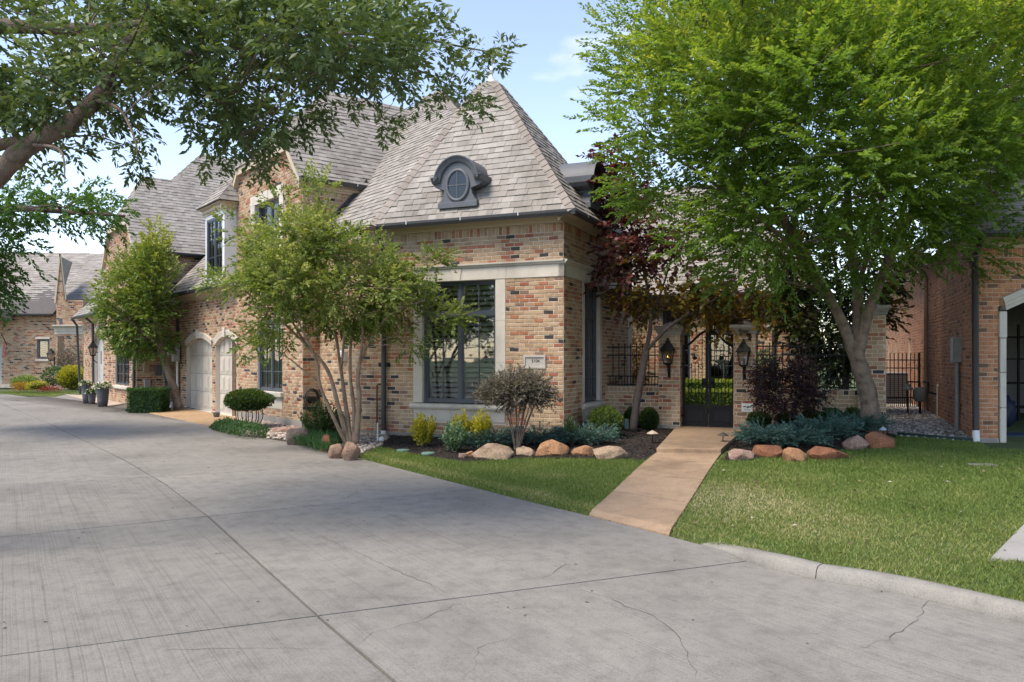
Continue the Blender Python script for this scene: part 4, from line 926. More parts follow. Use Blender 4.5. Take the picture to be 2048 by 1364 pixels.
# gas lanterns on the piers
LG = glassmat('lantern_glass', (.8, .8, .78), .9)
FL = bpy.data.materials.new('gas_flame'); FL.use_nodes = True; fb = FL.node_tree.nodes['Principled BSDF']; fb.inputs['Emission Color'].default_value = (1, .35, .08, 1); fb.inputs['Emission Strength'].default_value = 3
def lantern(a, zc, label, flame, fr=GW, d=.30, k=1.0):
    o = thing('wall_lantern', fr.P(a, zc - .3 * k, d), label, 'lantern', 'black gas lanterns on the gate piers' if fr is GW else None)
    P = lambda x, z, y: fr.P(a + x * k, zc + z * k, d + y * k)
    b0, t0 = .085, .135
    fm = MB()
    for sx, sy in ((-1, -1), (1, -1), (1, 1), (-1, 1)): fm.tube([P(sx * b0, -.22, sy * b0), P(sx * t0, .10, sy * t0)], .011 * k, 5)
    def sq(r, z): return [P(-r, z, r), P(r, z, r), P(r, z, -r), P(-r, z, -r)]
    def frus(mb, *rz):
        vs = [v for r, z in rz for v in sq(r, z)]; n = len(rz)
        mb.add(vs, [(4 * i + j, 4 * i + (j + 1) % 4, 4 * i + 4 + (j + 1) % 4, 4 * i + 4 + j) for i in range(n - 1) for j in range(4)] + [(0, 1, 2, 3), tuple(4 * (n - 1) + j for j in range(4))])
    frus(fm, (b0 + .012, -.245), (b0 + .018, -.215)); frus(fm, (.03, -.28), (b0, -.245)); fm.build('frame', IRON, o)
    rf = MB(); frus(rf, (t0 + .03, .095), (t0 + .035, .115), (t0 - .01, .20), (.075, .29), (.05, .30), (.055, .32), (.05, .35), (.03, .36), (.03, .40), (.012, .43)); rf.build('lantern_roof', IRON, o)
    for i in range(4):
        q0, q1 = sq(b0 - .002, -.215), sq(t0 - .004, .095); MB().add([q0[i], q0[(i + 1) % 4], q1[(i + 1) % 4], q1[i]], [(0, 1, 2, 3)]).build('pane', LG, o)
    MB().tube([P(0, -.28, 0), P(0, -.40, -.03), P(0, -.5, -.1), P(0, -.55, -.17)], .016 * k, 7).build('bracket', IRON, o); MB().tube([P(0, -.1, -.1), P(0, -.1, -d / k + .12)], .014 * k, 6).build('arm', IRON, o)
    box_part('back_plate', fr, (a - .04 * k, a + .04 * k, zc - .6 * k, zc - .05 * k, .122 if fr is GW else .005, .135 if fr is GW else .02), IRON, o)
    MB().lathe(P(0, -.21, 0), [(.012 * k, 0), (.012 * k, .10 * k), (.02 * k, .11 * k), (.02 * k, .13 * k)], 8).build('burner', IRON, o)
    if flame: MB().lathe(P(0, -.08, 0), [(.004, 0), (.010 * k, .015 * k), (.007 * k, .035 * k), (.0, .06 * k)], 8).build('flame', FL, o, smooth=True)
    return o
lantern((p1[0] + p1[1]) / 2, GW.px(1335, 709, .3)[1], 'black gas lantern with small flame on the left gate pier', True, GW, .27, .82)
lantern((p2[0] + p2[1]) / 2, GW.px(1487, 712, .3)[1], 'black lantern with clear pane on the right gate pier', False, GW, .27, .82)
# small security sign on the right pier
sgn = thing('security_sign', GW.P(p2[0] + .2, .5, .14), 'small white security notice on the right gate pier', 'sign')
sa0, sz0 = GW.px(1483, 823, .14); sa1, sz1 = GW.px(1505, 807, .14)
box_part('plate', GW, (sa0, sa1, sz0, sz1, .132, .14), WHITE, sgn)
mb = MB(); x = sa0 + .03; hh = sz1 - sz0
while x < sa1 - .03:
    w = rnd.uniform(.006, .014); z = sz0 + hh * .52; t = rnd.uniform(.018, .034); mb.prism(GW, [(x, z), (x + w, z), (x + w + .006, z + t), (x + .006, z + t)], .14, .1425); x += w + .004
for z in (.30, .18): mb.box(GW, sa0 + .05, sa1 - .05, sz0 + hh * z, sz0 + hh * z + .006, .14, .1424)
mb.build('print', M('sign_ink', (.03, .04, .06), .6, .1), sgn)

# ------------------------------------------------------------------ neighbour house on the right
nb = thing('neighbour_house', (8.34, 14, 0), 'red brick house with open arched garage at the right edge', 'house')
BN = Masonry(NB, NBW, .20, .0795)
NZ = .20; oa0 = NF.px(2011, 700)[0]; so = NF.px(1996, 700)[0]; nsp, nap = 2.50, 3.05
oh = arch(so, 5.6, .1, nsp + .06, nap + .22, 14); w_nf = wall('front_wall', NF, rect(0, 7.5, .0, 3.62), [oh], MORT2, nb, .02)
BN.lay(NF, rect(0, 7.5, NZ, 3.45), [oh], NZ, 3.45, w_nf); BN.lay(NF, rect(0, 7.5, 3.45, 3.62), [], 3.45, 3.62, w_nf, bl=.08, hc=.17)
box_part('foundation', NF, (-.02, so - .0, -.3, NZ - .005, -.1, .03), CONCB, nb)
sds = [(-19.6, 1.05, 2.30, .75), (-16.2, 1.55, 2.30, .62), (-11.6, 1.52, 2.25, .72)]
w_ns = wall('side_wall', NS, rect(-22, 0, .0, 4.2), [rect(a, a + w, z0, z1) for a, z0, z1, w in sds], MORT2, nb, .2)
BN.lay(NS, rect(-22, 0, .1, 4.1), [rect(a, a + w, z0, z1) for a, z0, z1, w in sds], .1, 4.1, w_ns, pick=False)
for a, z0, z1, w in sds: window('window', NS, a, a + w, z0, z1, nb, 1, 2, None, -.1, False, 1, GLASS2)
BN.done(nb, 300)
inn = arch(oa0, 5.35, .12, nsp, nap, 14); outp = arch(so, 5.6, .12, nsp + .06, nap + .22, 14)
n = len(inn); zcut = [.12, .75, 1.38, 2.0, nsp - .02]
for z0, z1 in zip(zcut, zcut[1:]): box_part('jamb_stone', NF, (so + (.0 if z1 > 2.4 else .025), oa0, z0 + .004, z1 - .004, -.25, .05 if z1 > 2.4 else .03), STONE, w_nf, .006)
sweep(NF, inn[2:], [(-.0, -.25), (-.0, .03), (-.06, .045), (-.07, .06), (-.13, .065), (-.14, .085), (-.24, .085), (-.245, -.05)], 'arch_moulding', STONE, w_nf)
grm = MB(); grm.hexa([NF.P(.05, .05, -.02), NF.P(7.2, .05, -.02), NF.P(7.2, .05, -6.2), NF.P(2.5, .05, -6.2), NF.P(.05, .118, -.02), NF.P(7.2, .118, -.02), NF.P(7.2, .118, -6.2), NF.P(2.5, .118, -6.2)])
grm.build('garage_floor', M('garage_floor_paint', (.33, .32, .31), .6, .15), nb); gi = MB().hexa([NF.P(.32, .1, -.3), NF.P(.37, .1, -.3), NF.P(2.62, .1, -6.2), NF.P(2.57, .1, -6.2), NF.P(.32, 3.6, -.3), NF.P(.37, 3.6, -.3), NF.P(2.62, 3.6, -6.2), NF.P(2.57, 3.6, -6.2)]).box(NF, 2.5, 7.2, .1, 3.6, -6.3, -6.2).box(NF, 7.1, 7.15, .1, 3.6, -6.2, -.28).box(NF, 2.5, 7.2, 3.55, 3.6, -6.2, -.28)
gi.build('garage_room', M('garage_gypsum', (.20, .20, .20), .9, .1), nb)
cornice(NF, -.3, 7.5, 3.62, 3.80, nb, .34); box_part('soffit', NF, (-.3, 7.6, 3.803, 3.82, -.3, .38), SOFFIT, nb); gutter(NF, -.45, 7.6, 3.86, .34, nb, 0)
CRM = M('crown_cream', (.52, .45, .36), .6, .08); cornice(NS, -22, -6.2, 4.05, 4.32, nb, .42, CRM); gutter(NS, -22, -6.2, 4.36, .42, nb, 0)
RN = Roof(); dk = MB()
RN.face([NF.P(-.45, 3.84, .42), NF.P(8, 3.84, .42), NF.P(8, 8.4, -4.0), NF.P(3.4, 8.4, -4.0)], dk, pick=False)
RN.face([NF.P(-.45, 3.84, .42), NF.P(3.4, 8.4, -4.0), NS.P(-6.2, 4.30, .3)], dk, pick=False); RN.face([NS.P(-6.2, 4.34, .5), NS.P(-22, 4.34, .5), NS.P(-22, 8.4, -4), NS.P(-6.2, 8.4, -4)], dk, pick=False)
rn = dk.build('roof', ROOFD, nb); RN.done(nb, rn, 0)
downspout([NF.P(-.09, 3.75, .3), NF.P(-.06, 3.4, .05), NF.P(-.05, .35, .06)], nb, .055); downspout([NF.P(-.05, .35, .06), NF.P(-.05, .1, .07)], nb, .06, 'pipe_boot', PVC)
BEI = M('pipe_tan', (.26, .17, .12), .6, .1); a9 = NS.px(1858, 700)[0]
downspout([NS.P(a9 - .35, 4.25, .40), NS.P(a9 - .3, 4.05, .36), NS.P(a9 - .05, 3.85, .12), NS.P(a9, 3.7, .07), NS.P(a9, .2, .07)], nb, .05, 'downspout', BEI)
MG = M('meter_box_grey', (.23, .245, .25), .5, .12); a10, zm = NS.px(1914, 700, .08)
MB().box(NS, a10 - .30, a10 + .06, 1.55, 2.05, .0, .16).build('meter_box', MG, nb, bevel=.008); MB().box(NS, a10 - .46, a10 - .30, 1.72, 1.98, .0, .1).build('meter_dome', MATS['meter_grey'], nb, bevel=.02)
downspout([NS.P(a10 - .06, 1.55, .07), NS.P(a10 - .06, .12, .07)], nb, .04, 'conduit', MG); MB().box(NS, a10 - .22, a10 - .12, 1.0, 1.38, .0, .09).build('switch_box', MG, nb, bevel=.01)
a11 = NS.px(1878, 800)[0]; downspout([NS.P(a11 - .7, 1.05, .25), NS.P(a11 - .25, 1.05, .2), NS.P(a11 - .22, 1.02, .2), NS.P(a11 - .22, .82, .2), NS.P(a11, .78, .05)], nb, .024, 'gas_pipe', IRON)
downspout([NS.P(a11 + .3, 1.0, .05), NS.P(a11 + .12, 1.0, .05), NS.P(a11 + .1, .95, .05), NS.P(a11 + .1, .2, .05)], nb, .014, 'drain_pipe', PVC)
# things inside the open garage
def gthing(name, label, cat): return thing(name, NF.P(1.2, .12, -2), label, cat)
shf = gthing('storage_shelf', 'dark wire storage shelf inside the open garage', 'shelf')
for z in (.5, 1.05, 1.6, 2.1): box_part('shelf_board', NF, (1.9, 4.4, z, z + .03, -4.2, -3.6), IRON, shf)
for a in (1.92, 3.1, 4.38): box_part('post', NF, (a - .02, a + .02, .12, 2.4, -3.64, -3.6), IRON, shf)
def blob(name, c, r, mat, label=None, cat=None, group=None, parent=None, amp=.22, fs=2.0, flat=0, seed=0, sub=3, squash=None, facets=0):
    bm = bmesh.new(); bmesh.ops.create_icosphere(bm, subdivisions=sub, radius=1)
    rs = random.Random(seed); pl = []
    for _ in range(facets):
        v = Vector((rs.gauss(0, 1), rs.gauss(0, 1), rs.gauss(0, .8))).normalized(); pl.append((v, rs.uniform(.60, .82)))
    for v in bm.verts:
        p = v.co.normalized(); k = 1 + amp * noise.fractal(p * fs + Vector((seed * 3.1, seed * 1.7, 0)), 1.0, 2.0, 4)
        q = p * k
        for nv, dd in pl:
            e = q.dot(nv) - dd
            if e > 0: q -= nv * e * .95
        q = Vector((q.x * r[0], q.y * r[1], q.z * r[2]))
        if q.z < -flat * r[2] and flat: q.z = -flat * r[2]
        v.co = q
    me = bpy.data.meshes.new(name); bm.to_mesh(me); bm.free(); me.materials.append(mat)
    me.polygons.foreach_set('use_smooth', [True] * len(me.polygons))
    o = bpy.data.objects.new(name, me); link(o, parent); o.location = Vector(c) - (wloc(parent) if parent is not None else Vector((0, 0, 0)))
    if facets:
        try: me.set_sharp_from_angle(angle=R(38))
        except Exception: pass
    if label: tag(o, label, cat, group)
    return o
blob('bundle', NF.P(1.75, .85, -2.6), (.32, .4, .55), M('grey_sheet', (.42, .43, .45), .8, .15), 'pale grey covered bundle inside the open garage', 'bundle', seed=3)
blob('bag', NF.P(2.1, .5, -2.6), (.22, .3, .38), M('blue_bag', (.012, .022, .05), .6, .3), 'dark blue bag heaped inside the open garage', 'bag', seed=5)
o = MB().cube(-.07, .07, -.05, .05, 0, .22).build('orange_can', M('orange_plastic', (.55, .12, .04), .5, .1), bevel=.015); o.location = NF.P(1.3, .92, -1.9); tag(o, 'small orange can just inside the open garage', 'can')
o = MB().box(NF, .95, 3.0, .12, .16, -2.2, -.9).build('floor_mat', M('blue_mat', (.03, .05, .10), .7, .2)); tag(o, 'dark blue mat lying on the garage floor', 'mat')
# side-yard gate, condenser and gas meter
YG = Fr(ZP(1772, 823, .14), (1, 0), (0, 1)); yw = (1862 - 1772) / F * YG.O.y
zt_ = HC + (715 - 705) / F * YG.O.y
yf = fence(YG, 0, yw, (YG.px(1800, 720)[1], YG.px(1800, 736)[1], YG.px(1800, 795)[1], YG.px(1800, 822)[1]), .14, zt_, 'black iron side yard gate beside the red brick neighbour house', 0, .11, .55)
for a in (yw * .74, yw * .98): box_part('post', YG, (a - .03, a + .03, .1, zt_, -.03, .03), IRON, yf)
acu = thing('air_conditioner', ZP(1815, 818, .14).to_3d() + Vector((0, 1.2, .14)), 'dark grey air conditioner behind the side yard gate', 'air conditioner')
ap = ZP(1815, 818, .14) + Vector((0, 1.2)); MB().cube(ap.x - .42, ap.x + .42, ap.y - .42, ap.y + .42, .14, 1.16).build('cabinet', M('condenser_grey', (.06, .062, .07), .5, .15), acu, bevel=.03)
for i in range(14): MB().cube(ap.x - .40, ap.x + .40, ap.y - .435, ap.y - .42, .24 + i * .06, .265 + i * .06).build('louver', M('condenser_louver', (.09, .092, .10), .5, .1), acu)
MB().cube(ap.x - .44, ap.x + .44, ap.y - .44, ap.y + .44, 1.161, 1.20).build('lid', M('condenser_lid', (.25, .26, .28), .4, .1), acu, bevel=.01)
gm_ = thing('gas_meter', NS.P(a11 - .75, .2, .3), 'grey gas meter with pipes against the neighbour side wall', 'gas meter')
GMP = NS.P(a11 - .75, 0, .32); MB().lathe((GMP.x, GMP.y, .55), [(.0, 0), (.12, .02), (.16, .10), (.16, .28), (.12, .36), (.0, .38)], 14).build('body', M('gas_grey', (.20, .205, .205), .55, .12), gm_, smooth=True)
MB().lathe((GMP.x - .3, GMP.y, .85), [(.0, 0), (.12, .01), (.12, .05), (.05, .08), (.05, .14), (.0, .15)], 14).build('regulator', M('regulator_grey', (.3, .31, .32), .45, .1), gm_, smooth=True)
MB().tube([(GMP.x - .3, GMP.y, .1), (GMP.x - .3, GMP.y, .9)], .02, 8).tube([(GMP.x - .3, GMP.y, .95), (GMP.x - .3, GMP.y, 1.05), (GMP.x, GMP.y, 1.05), (GMP.x, GMP.y, .9)], .02, 8).tube([(GMP.x, GMP.y, .1), (GMP.x, GMP.y, .6)], .03, 8).build('riser', IRON, gm_)
edge = MB(); e0, e1 = ZP(1795, 878, .10), ZP(1951, 889, .10); edge.hexa([v3(e0, -.05), v3(e1, -.05), v3(e1 + Vector((0, .012)), -.05), v3(e0 + Vector((0, .012)), -.05), v3(e0, h1(e0.x, e0.y) + .09), v3(e1, h1(e1.x, e1.y) + .09), v3(e1 + Vector((0, .012)), h1(e1.x, e1.y) + .09), v3(e0 + Vector((0, .012)), h1(e0.x, e0.y) + .09)])
o = edge.build('lawn_edging', M('edging_green', (.012, .035, .03), .5, .2)); tag(o, 'dark green steel edging between lawn and gravel side yard', 'edging')

# ------------------------------------------------------------------ attached house on the left
lh = thing('left_house', (L0.x, L0.y, 0), 'brick house with clipped gable behind the clipped hedge, left of the garage', 'house')
BL = Masonry(BR, BRW); RL = Roof()
def SL(s, m, z): p = L0 + W * s + NI * m; return Vector((p.x, p.y, z))
lwin = (LF.px(231, 740)[0], LF.px(259, 740)[0], LF.px(245, 771)[1], LF.px(245, 705)[1]); ld = arch(LF.px(188, 740)[0], LF.px(207, 740)[0], .05, 2.2, 2.75)
lo_ = [(-9, 0), (0, 0), (0, 5.2), (-.85, 6.35), (-3.85, 6.35), (-4.7, 5.2), (-4.7, 3.3), (-9, 3.3)]
w_lf = wall('front_wall', LF, lo_, [rect(*lwin), ld], MORT, lh, .2, RV)
BL.lay(LF, lo_, [rect(*lwin), ld], .05, 6.35, w_lf, pick=False)
w_lr = wall('side_wall', LR, rect(0, 8, 0, 5.2), [], MORT, lh); BL.lay(LR, rect(0, 4.5, .05, 5.2), [], .05, 5.2, w_lr, pick=False); BL.done(lh, 0)
window('window', LF, *lwin, lh, 2, 3, None, -.06, slat=False); MB().prism(LF, rect(lwin[0] - .1, lwin[1] + .1, lwin[2] - .12, lwin[2]), -.05, .1).build('sill', STONE, lh, bevel=.02)
MB().prism(LF, ld, -.2, -.15).build('door', M('door_pale', (.42, .42, .41), .5, .1), lh)
sweep(LF, ld[2:], [(-.0, -.1), (-.0, .03), (-.15, .05), (-.16, -.05)], 'arch_moulding', STONE, lh)
dk = MB(); kl = 3.0 / 2.45
def zl(s): return 5.22 + kl * (s + .1)
RL.face([SL(-.1, -.12, zl(-.1)), SL(-.1, 9, zl(-.1)), SL(2.35, 9, zl(2.35)), SL(2.35, .75, zl(2.35)), SL(.85, -.12, zl(.85))], dk, pick=False, zref=5.22)
RL.face([SL(2.35, 2.0, zl(2.35)), SL(2.35, 9, zl(2.35)), SL(3.55, 9, zl(3.55)), SL(3.55, 3.2, zl(3.55))], dk, pick=False, zref=5.22)
RL.face([SL(.85, -.12, zl(.85)), SL(2.35, .75, zl(2.35)), SL(3.85, -.12, zl(.85))], dk, pick=False)
RL.face([SL(2.35, .75, zl(2.35)), SL(2.35, 9, zl(2.35)), SL(4.8, 9, 5.22), SL(4.8, -.12, 5.22), SL(3.85, -.12, zl(.85))], dk, pick=False)
RL.face([SL(2.35, 2.0, zl(2.35)), SL(3.55, 3.2, zl(3.55)), SL(6.6, 2.0, zl(2.35))], dk, pick=False)
RL.face([SL(9.2, -.4, 3.35), SL(4.7, -.4, 3.35), SL(4.7, 2.2, 5.9), SL(9.2, 2.2, 5.9)], dk, pick=False)
dk.add([SL(3.55, 3.2, zl(3.55)), SL(3.55, 9, zl(3.55)), SL(10, 9, 5.2), SL(10, 2, 5.2)], [(0, 1, 2, 3)])
rl = dk.build('roof', ROOFD, lh); RL.done(lh, rl, 0)
for (s0, z0), (s1, z1) in (((-.1, 5.15), (.86, 6.36)), ((3.84, 6.36), (4.8, 5.15)), ((.84, 6.36), (3.86, 6.36))):
    MB().prism(LF, [(-s0, z0 - .14), (-s0, z0 + .06), (-s1, z1 + .06), (-s1, z1 - .14)], .0, .12).build('rake_board', TRIM, lh)
gutter(LR, -.1, 6, 5.24, .08, lh, 0); MB().box(LR, 3.0, 3.5, 5.1, 5.3, .1, .3).build('leader_head', GUT, lh); gutter(LF, -9.3, -4.6, 3.36, .3, lh, 0); cornice(LF, -9.1, -4.7, 3.12, 3.32, lh, .28)
downspout([LF.P(-.05, 5.1, .05), LF.P(-.08, .1, .05)], lh, .05); downspout([LF.P(LF.px(190, 700)[0], 3.25, .36), LF.P(LF.px(190, 700)[0] + .1, 3.0, .1), LF.P(LF.px(190, 700)[0] + .1, .1, .08)], lh, .05)
downspout([SL(9.3, -.4, 3.3), SL(9.3, -.2, 3.0), SL(9.2, -.1, .1)], lh, .05)
EB = M('utility_box', (.10, .10, .10), .5, .2)
for px0, px1, py0, py1, mt in ((309, 321, 730, 751, EB), (322, 335, 729, 749, MG), (286, 298, 728, 745, M('utility_tan', (.30, .21, .13), .6, .1)), (287, 300, 759, 776, M('utility_pink', (.30, .25, .24), .6, .1))):
    a0, z0 = LR.px(px0, py1); a1, z1 = LR.px(px1, py0); MB().box(LR, a0, a1, z0, z1, 0, .14).build('utility_box', mt, lh, bevel=.01)
downspout([LR.P(LR.px(328, 750)[0], LR.px(328, 750)[1], .05), LR.P(LR.px(328, 750)[0], .1, .05)], lh, .03, 'conduit', MG)
lantern(LF.px(203, 700)[0], LF.px(203, 700)[1], 'tall black wall lantern beside the left house door', False, LF, .3, .9)

# ------------------------------------------------------------------ far house at the end of the road
fh = thing('far_house', (-24, 40, .2), 'pale brick house with wide grey roof at the end of the road', 'house')
BF = Masonry(BR, BRW); fx = lambda p, py=700: FH.px(p, py)[0]
zF = lambda py, Y=40: HC + (HY - py) / F * Y
wF = rect(fx(74), fx(99), zF(718), zF(678)); dF = rect(fx(-22), fx(3), zF(768), zF(692))
fo = [(-6, .1), (fx(192), .1), (fx(192), zF(600)), (fx(112), zF(600)), (fx(112), zF(628)), (-6, zF(628))]
w_fh = wall('front_wall', FH, fo, [wF, dF], MORT, fh, .2); BF.lay(FH, fo, [wF, dF], .3, zF(600), w_fh, pick=False)
window('window', FH, fx(75), fx(98), zF(717), zF(679), fh, 1, 1, None, -.05, True, 1)
for r in ((fx(72), fx(101), zF(722), zF(718)), (fx(72), fx(101), zF(678), zF(674))): MB().prism(FH, rect(*r), -.02, .08).build('sill', STONE, fh)
MB().prism(FH, dF, -.15, -.1).build('door', MATS['door_pale'], fh)
# projecting entry bay with gable
BFb = Fr((FH.P(0, 0).x, 38.6), (1, 0), (0, 1)); bx = lambda p: BFb.px(p, 700)[0]; zB = lambda py: zF(py, 38.6)
by = [(bx(113), .1), (bx(166), .1), (bx(166), zB(600)), (bx(131), zB(600)), (bx(121), zB(512)), (bx(113), zB(600))]
w_fb = wall('bay_wall', BFb, by, [], MORT, fh); BF.lay(BFb, by, [], .3, zB(512), w_fb, pick=False); BF.done(fh, 0)
cb = MB()
for a in (bx(113), bx(166)): cb.add([BFb.P(a, .1), BFb.P(a, .1, -1.5), BFb.P(a, zB(600), -1.5), BFb.P(a, zB(600))], [(0, 1, 2, 3)])
cb.build('bay_side', BK, fh)
cornice(BFb, bx(110), bx(168), zB(668), zB(650), fh, .25, STONE); MB().prism(BFb, rect(bx(119), bx(125), zB(663), zB(637)), .0, .02).build('slit_window', FRAME, fh)
MB().prism(BFb, rect(bx(116), bx(128), zB(770), zB(672)), .0, .03).build('entry_door', M('entry_wood', (.12, .07, .04), .5, .2), fh)
for q in ((bx(111), zB(606), bx(121), zB(508)), (bx(121), zB(508), bx(132), zB(600))): MB().prism(BFb, [(q[0] - .04, q[1]), (q[0] + .04, q[1]), (q[2] + .04, q[3]), (q[2] - .04, q[3])], .0, .06).build('rake_board', TRIM, fh)
RFf = Roof(); dk = MB()
RFf.face([FH.P(-6, zF(628), .4), FH.P(fx(114), zF(628), .4), FH.P(fx(114), zF(507, 44.5), -4.5), FH.P(-6, zF(502, 44.5), -4.5)], dk, .19, .3, False)
RFf.face([FH.P(fx(112), zF(600), .4), FH.P(fx(200), zF(600), .4), FH.P(fx(215), zF(509, 44.5), -4.5), FH.P(fx(100), zF(507, 44.5), -4.5)], dk, .19, .3, False)
dk2 = MB(); dk2.add([BFb.P(bx(131), zB(600)), BFb.P(bx(168), zB(598)), FH.P(fx(168), zF(600), .4), FH.P(fx(131), zF(600), .4)], [(0, 1, 2, 3)])
dk2.add([BFb.P(bx(121), zB(512), .1), BFb.P(bx(131), zB(600), .1), FH.P(fx(131), zF(600), .4), FH.P(fx(123), zF(520), -1)], [(0, 1, 2, 3)]); dk2.build('bay_roof', SH[0], fh)
dk.add([FH.P(-6, zF(502, 44.5), -4.5), FH.P(fx(215), zF(509, 44.5), -4.5), FH.P(fx(215), 3, -9), FH.P(-6, 3, -9)], [(0, 1, 2, 3)])
rf_ = dk.build('roof', ROOFD, fh); RFf.done(fh, rf_, 0); gutter(FH, -6, fx(113), zF(628), .3, fh, 0)
MB().prism(FH, [(-6, zF(642)), (fx(30), zF(642)), (fx(30), zF(620)), (-6, zF(600))], .2, 1.4).build('porch_roof', SH[1], fh)
lantern(BFb.px(109, 725)[0], zB(712), 'black wall lantern on the far house by the entry bay', False, BFb, .3, .9)
fl_ = thing('flag', FH.P(fx(16), 2, .2), 'small red and white flag on the far house wall', 'flag')
MB().tube([FH.P(fx(15), zF(690), .05), FH.P(fx(17), zF(666), .6)], .02, 6).build('pole', IRON, fl_)
MB().prism(FH, [(fx(14), zF(715)), (fx(20), zF(712)), (fx(18), zF(684)), (fx(15), zF(684))], .3, .32).build('cloth', M('flag_red', (.45, .16, .14), .8, .5, 12, 30, 0), fl_)
# ------------------------------------------------------------------ foliage tools
def unit(a): return a / (np.linalg.norm(a, axis=1, keepdims=True) + 1e-9)
def leaf_mesh(name, P, D, Ln, Wd, tint, mat, parent, upb=.8, fold=.12, kind=None, mid=.45):
    n = len(P); up = np.zeros((n, 3)); up[:, 2] = upb; nrm = unit(up + rng.normal(0, .55, (n, 3))); side = unit(np.cross(D, nrm)); nrm = np.cross(side, D)
    Ln = np.broadcast_to(np.asarray(Ln, float), (n,))[:, None]; Wd = np.broadcast_to(np.asarray(Wd, float), (n,))[:, None]
    md = P + D * Ln * mid; V4 = np.stack([P, md + side * Wd / 2 + nrm * Wd * fold, P + D * Ln - nrm * Ln * .08, md - side * Wd / 2 + nrm * Wd * fold], 1).reshape(-1, 3)
    q = np.array(wloc(parent)) if parent is not None else 0; V4 = V4 - q
    me = bpy.data.meshes.new(name); me.vertices.add(4 * n); me.vertices.foreach_set('co', V4.ravel().astype(np.float32))
    me.loops.add(4 * n); me.loops.foreach_set('vertex_index', np.arange(4 * n, dtype=np.int32))
    me.polygons.add(n); me.polygons.foreach_set('loop_start', np.arange(0, 4 * n, 4, dtype=np.int32)); me.polygons.foreach_set('loop_total', np.full(n, 4, np.int32))
    at = me.attributes.new('tint', 'FLOAT', 'FACE'); at.data.foreach_set('value', np.clip(tint, 0, 1).astype(np.float32))
    me.materials.append(mat); me.update(calc_edges=True); o = bpy.data.objects.new(name, me); link(o, parent)
    if kind: o['kind'] = kind
    return o
def sprays(O, D, tint, length, k, L, Wd, spread=.75, droop=.15, jit=.12):
    """leafy twigs: origins O, directions D -> leaf arrays, two ranks of leaves along each twig"""
    m = len(O); length = np.broadcast_to(length, (m,)); side = unit(np.cross(D, unit(np.tile([0, 0, 1.0], (m, 1)) + rng.normal(0, .35, (m, 3)))))
    P, Q, T_ = [], [], []
    for j in range(k):
        f = (j + .6) / k; s = 1 if j % 2 else -1
        p = O + D * (length * f)[:, None]; p[:, 2] -= droop * length * f * f
        d = unit(D * (.55 + .5 * f) + side * s * spread * (1.1 - f * .6) + rng.normal(0, jit * 2, (m, 3))); d[:, 2] -= droop * .6; d = unit(d)
        P.append(p + rng.normal(0, .008, p.shape)); Q.append(d); T_.append(tint + rng.normal(0, .09, m) + .10 * f)
    return np.concatenate(P), np.concatenate(Q), np.concatenate(T_)
def silhouette(poly, n, Yc, half, edge=70, dmin=0, er=0):
    xs = [p[0] for p in poly]; ys = [p[1] for p in poly]; out = []; tries = 0
    while len(out) < n and tries < n * 60:
        tries += 1; x, y = rnd.uniform(min(xs), max(xs)), rnd.uniform(min(ys), max(ys))
        if not pip(np.array([x]), np.array([y]), poly)[0]: continue
        d = polydist(np.array([x]), np.array([y]), poly)[0]
        if d < er * rnd.uniform(.6, 1.15): continue
        Y = Yc + rnd.uniform(-1, 1) * half * math.sqrt(min(1, d / edge))
        p = AT(x, y, Y)
        if dmin and any((p - q[0]).length < dmin for q in out): continue
        out.append((p, x, y, d))
    return out
def crown(name, parent, cl, n_spray, k, L, Wd, length, mat, rad, tintf, center, outw=.8, upw=.25, droop=.15, spread=.75, kind=None, flat=.8, jit=.12):
    O, D, T_ = [], [], []
    for (p, x, y, d) in cl:
        r = rad * rnd.uniform(.7, 1.25); q = rng.normal(0, 1, (n_spray, 3)); q = unit(q) * (rng.random((n_spray, 1)) ** .45) * r; q[:, 2] *= flat
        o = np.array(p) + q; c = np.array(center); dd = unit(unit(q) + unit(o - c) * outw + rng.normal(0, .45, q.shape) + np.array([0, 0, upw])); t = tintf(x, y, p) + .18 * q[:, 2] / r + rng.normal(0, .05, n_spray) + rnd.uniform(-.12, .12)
        O.append(o); D.append(dd); T_.append(t)
    O = np.concatenate(O); D = np.concatenate(D); T_ = np.concatenate(T_)
    P, Q, t = sprays(O, D, T_, length * rng.uniform(.7, 1.2, len(O)), k, L, Wd, spread, droop, jit)
    return leaf_mesh(name, P, Q, L * rng.uniform(.75, 1.2, len(P)), Wd * rng.uniform(.8, 1.15, len(P)), t, mat, parent, kind=kind)
def smooth_path(pts, sub=4):
    pts = [Vector(p) for p in pts]; out = []
    for i in range(len(pts) - 1):
        p0, p1, p2, p3 = pts[max(0, i - 1)], pts[i], pts[i + 1], pts[min(len(pts) - 1, i + 2)]
        for j in range(sub):
            t = j / sub; out.append(.5 * ((2 * p1) + (p2 - p0) * t + (2 * p0 - 5 * p1 + 4 * p2 - p3) * t * t + (3 * p1 - p0 - 3 * p2 + p3) * t ** 3))
    return out + [pts[-1]]
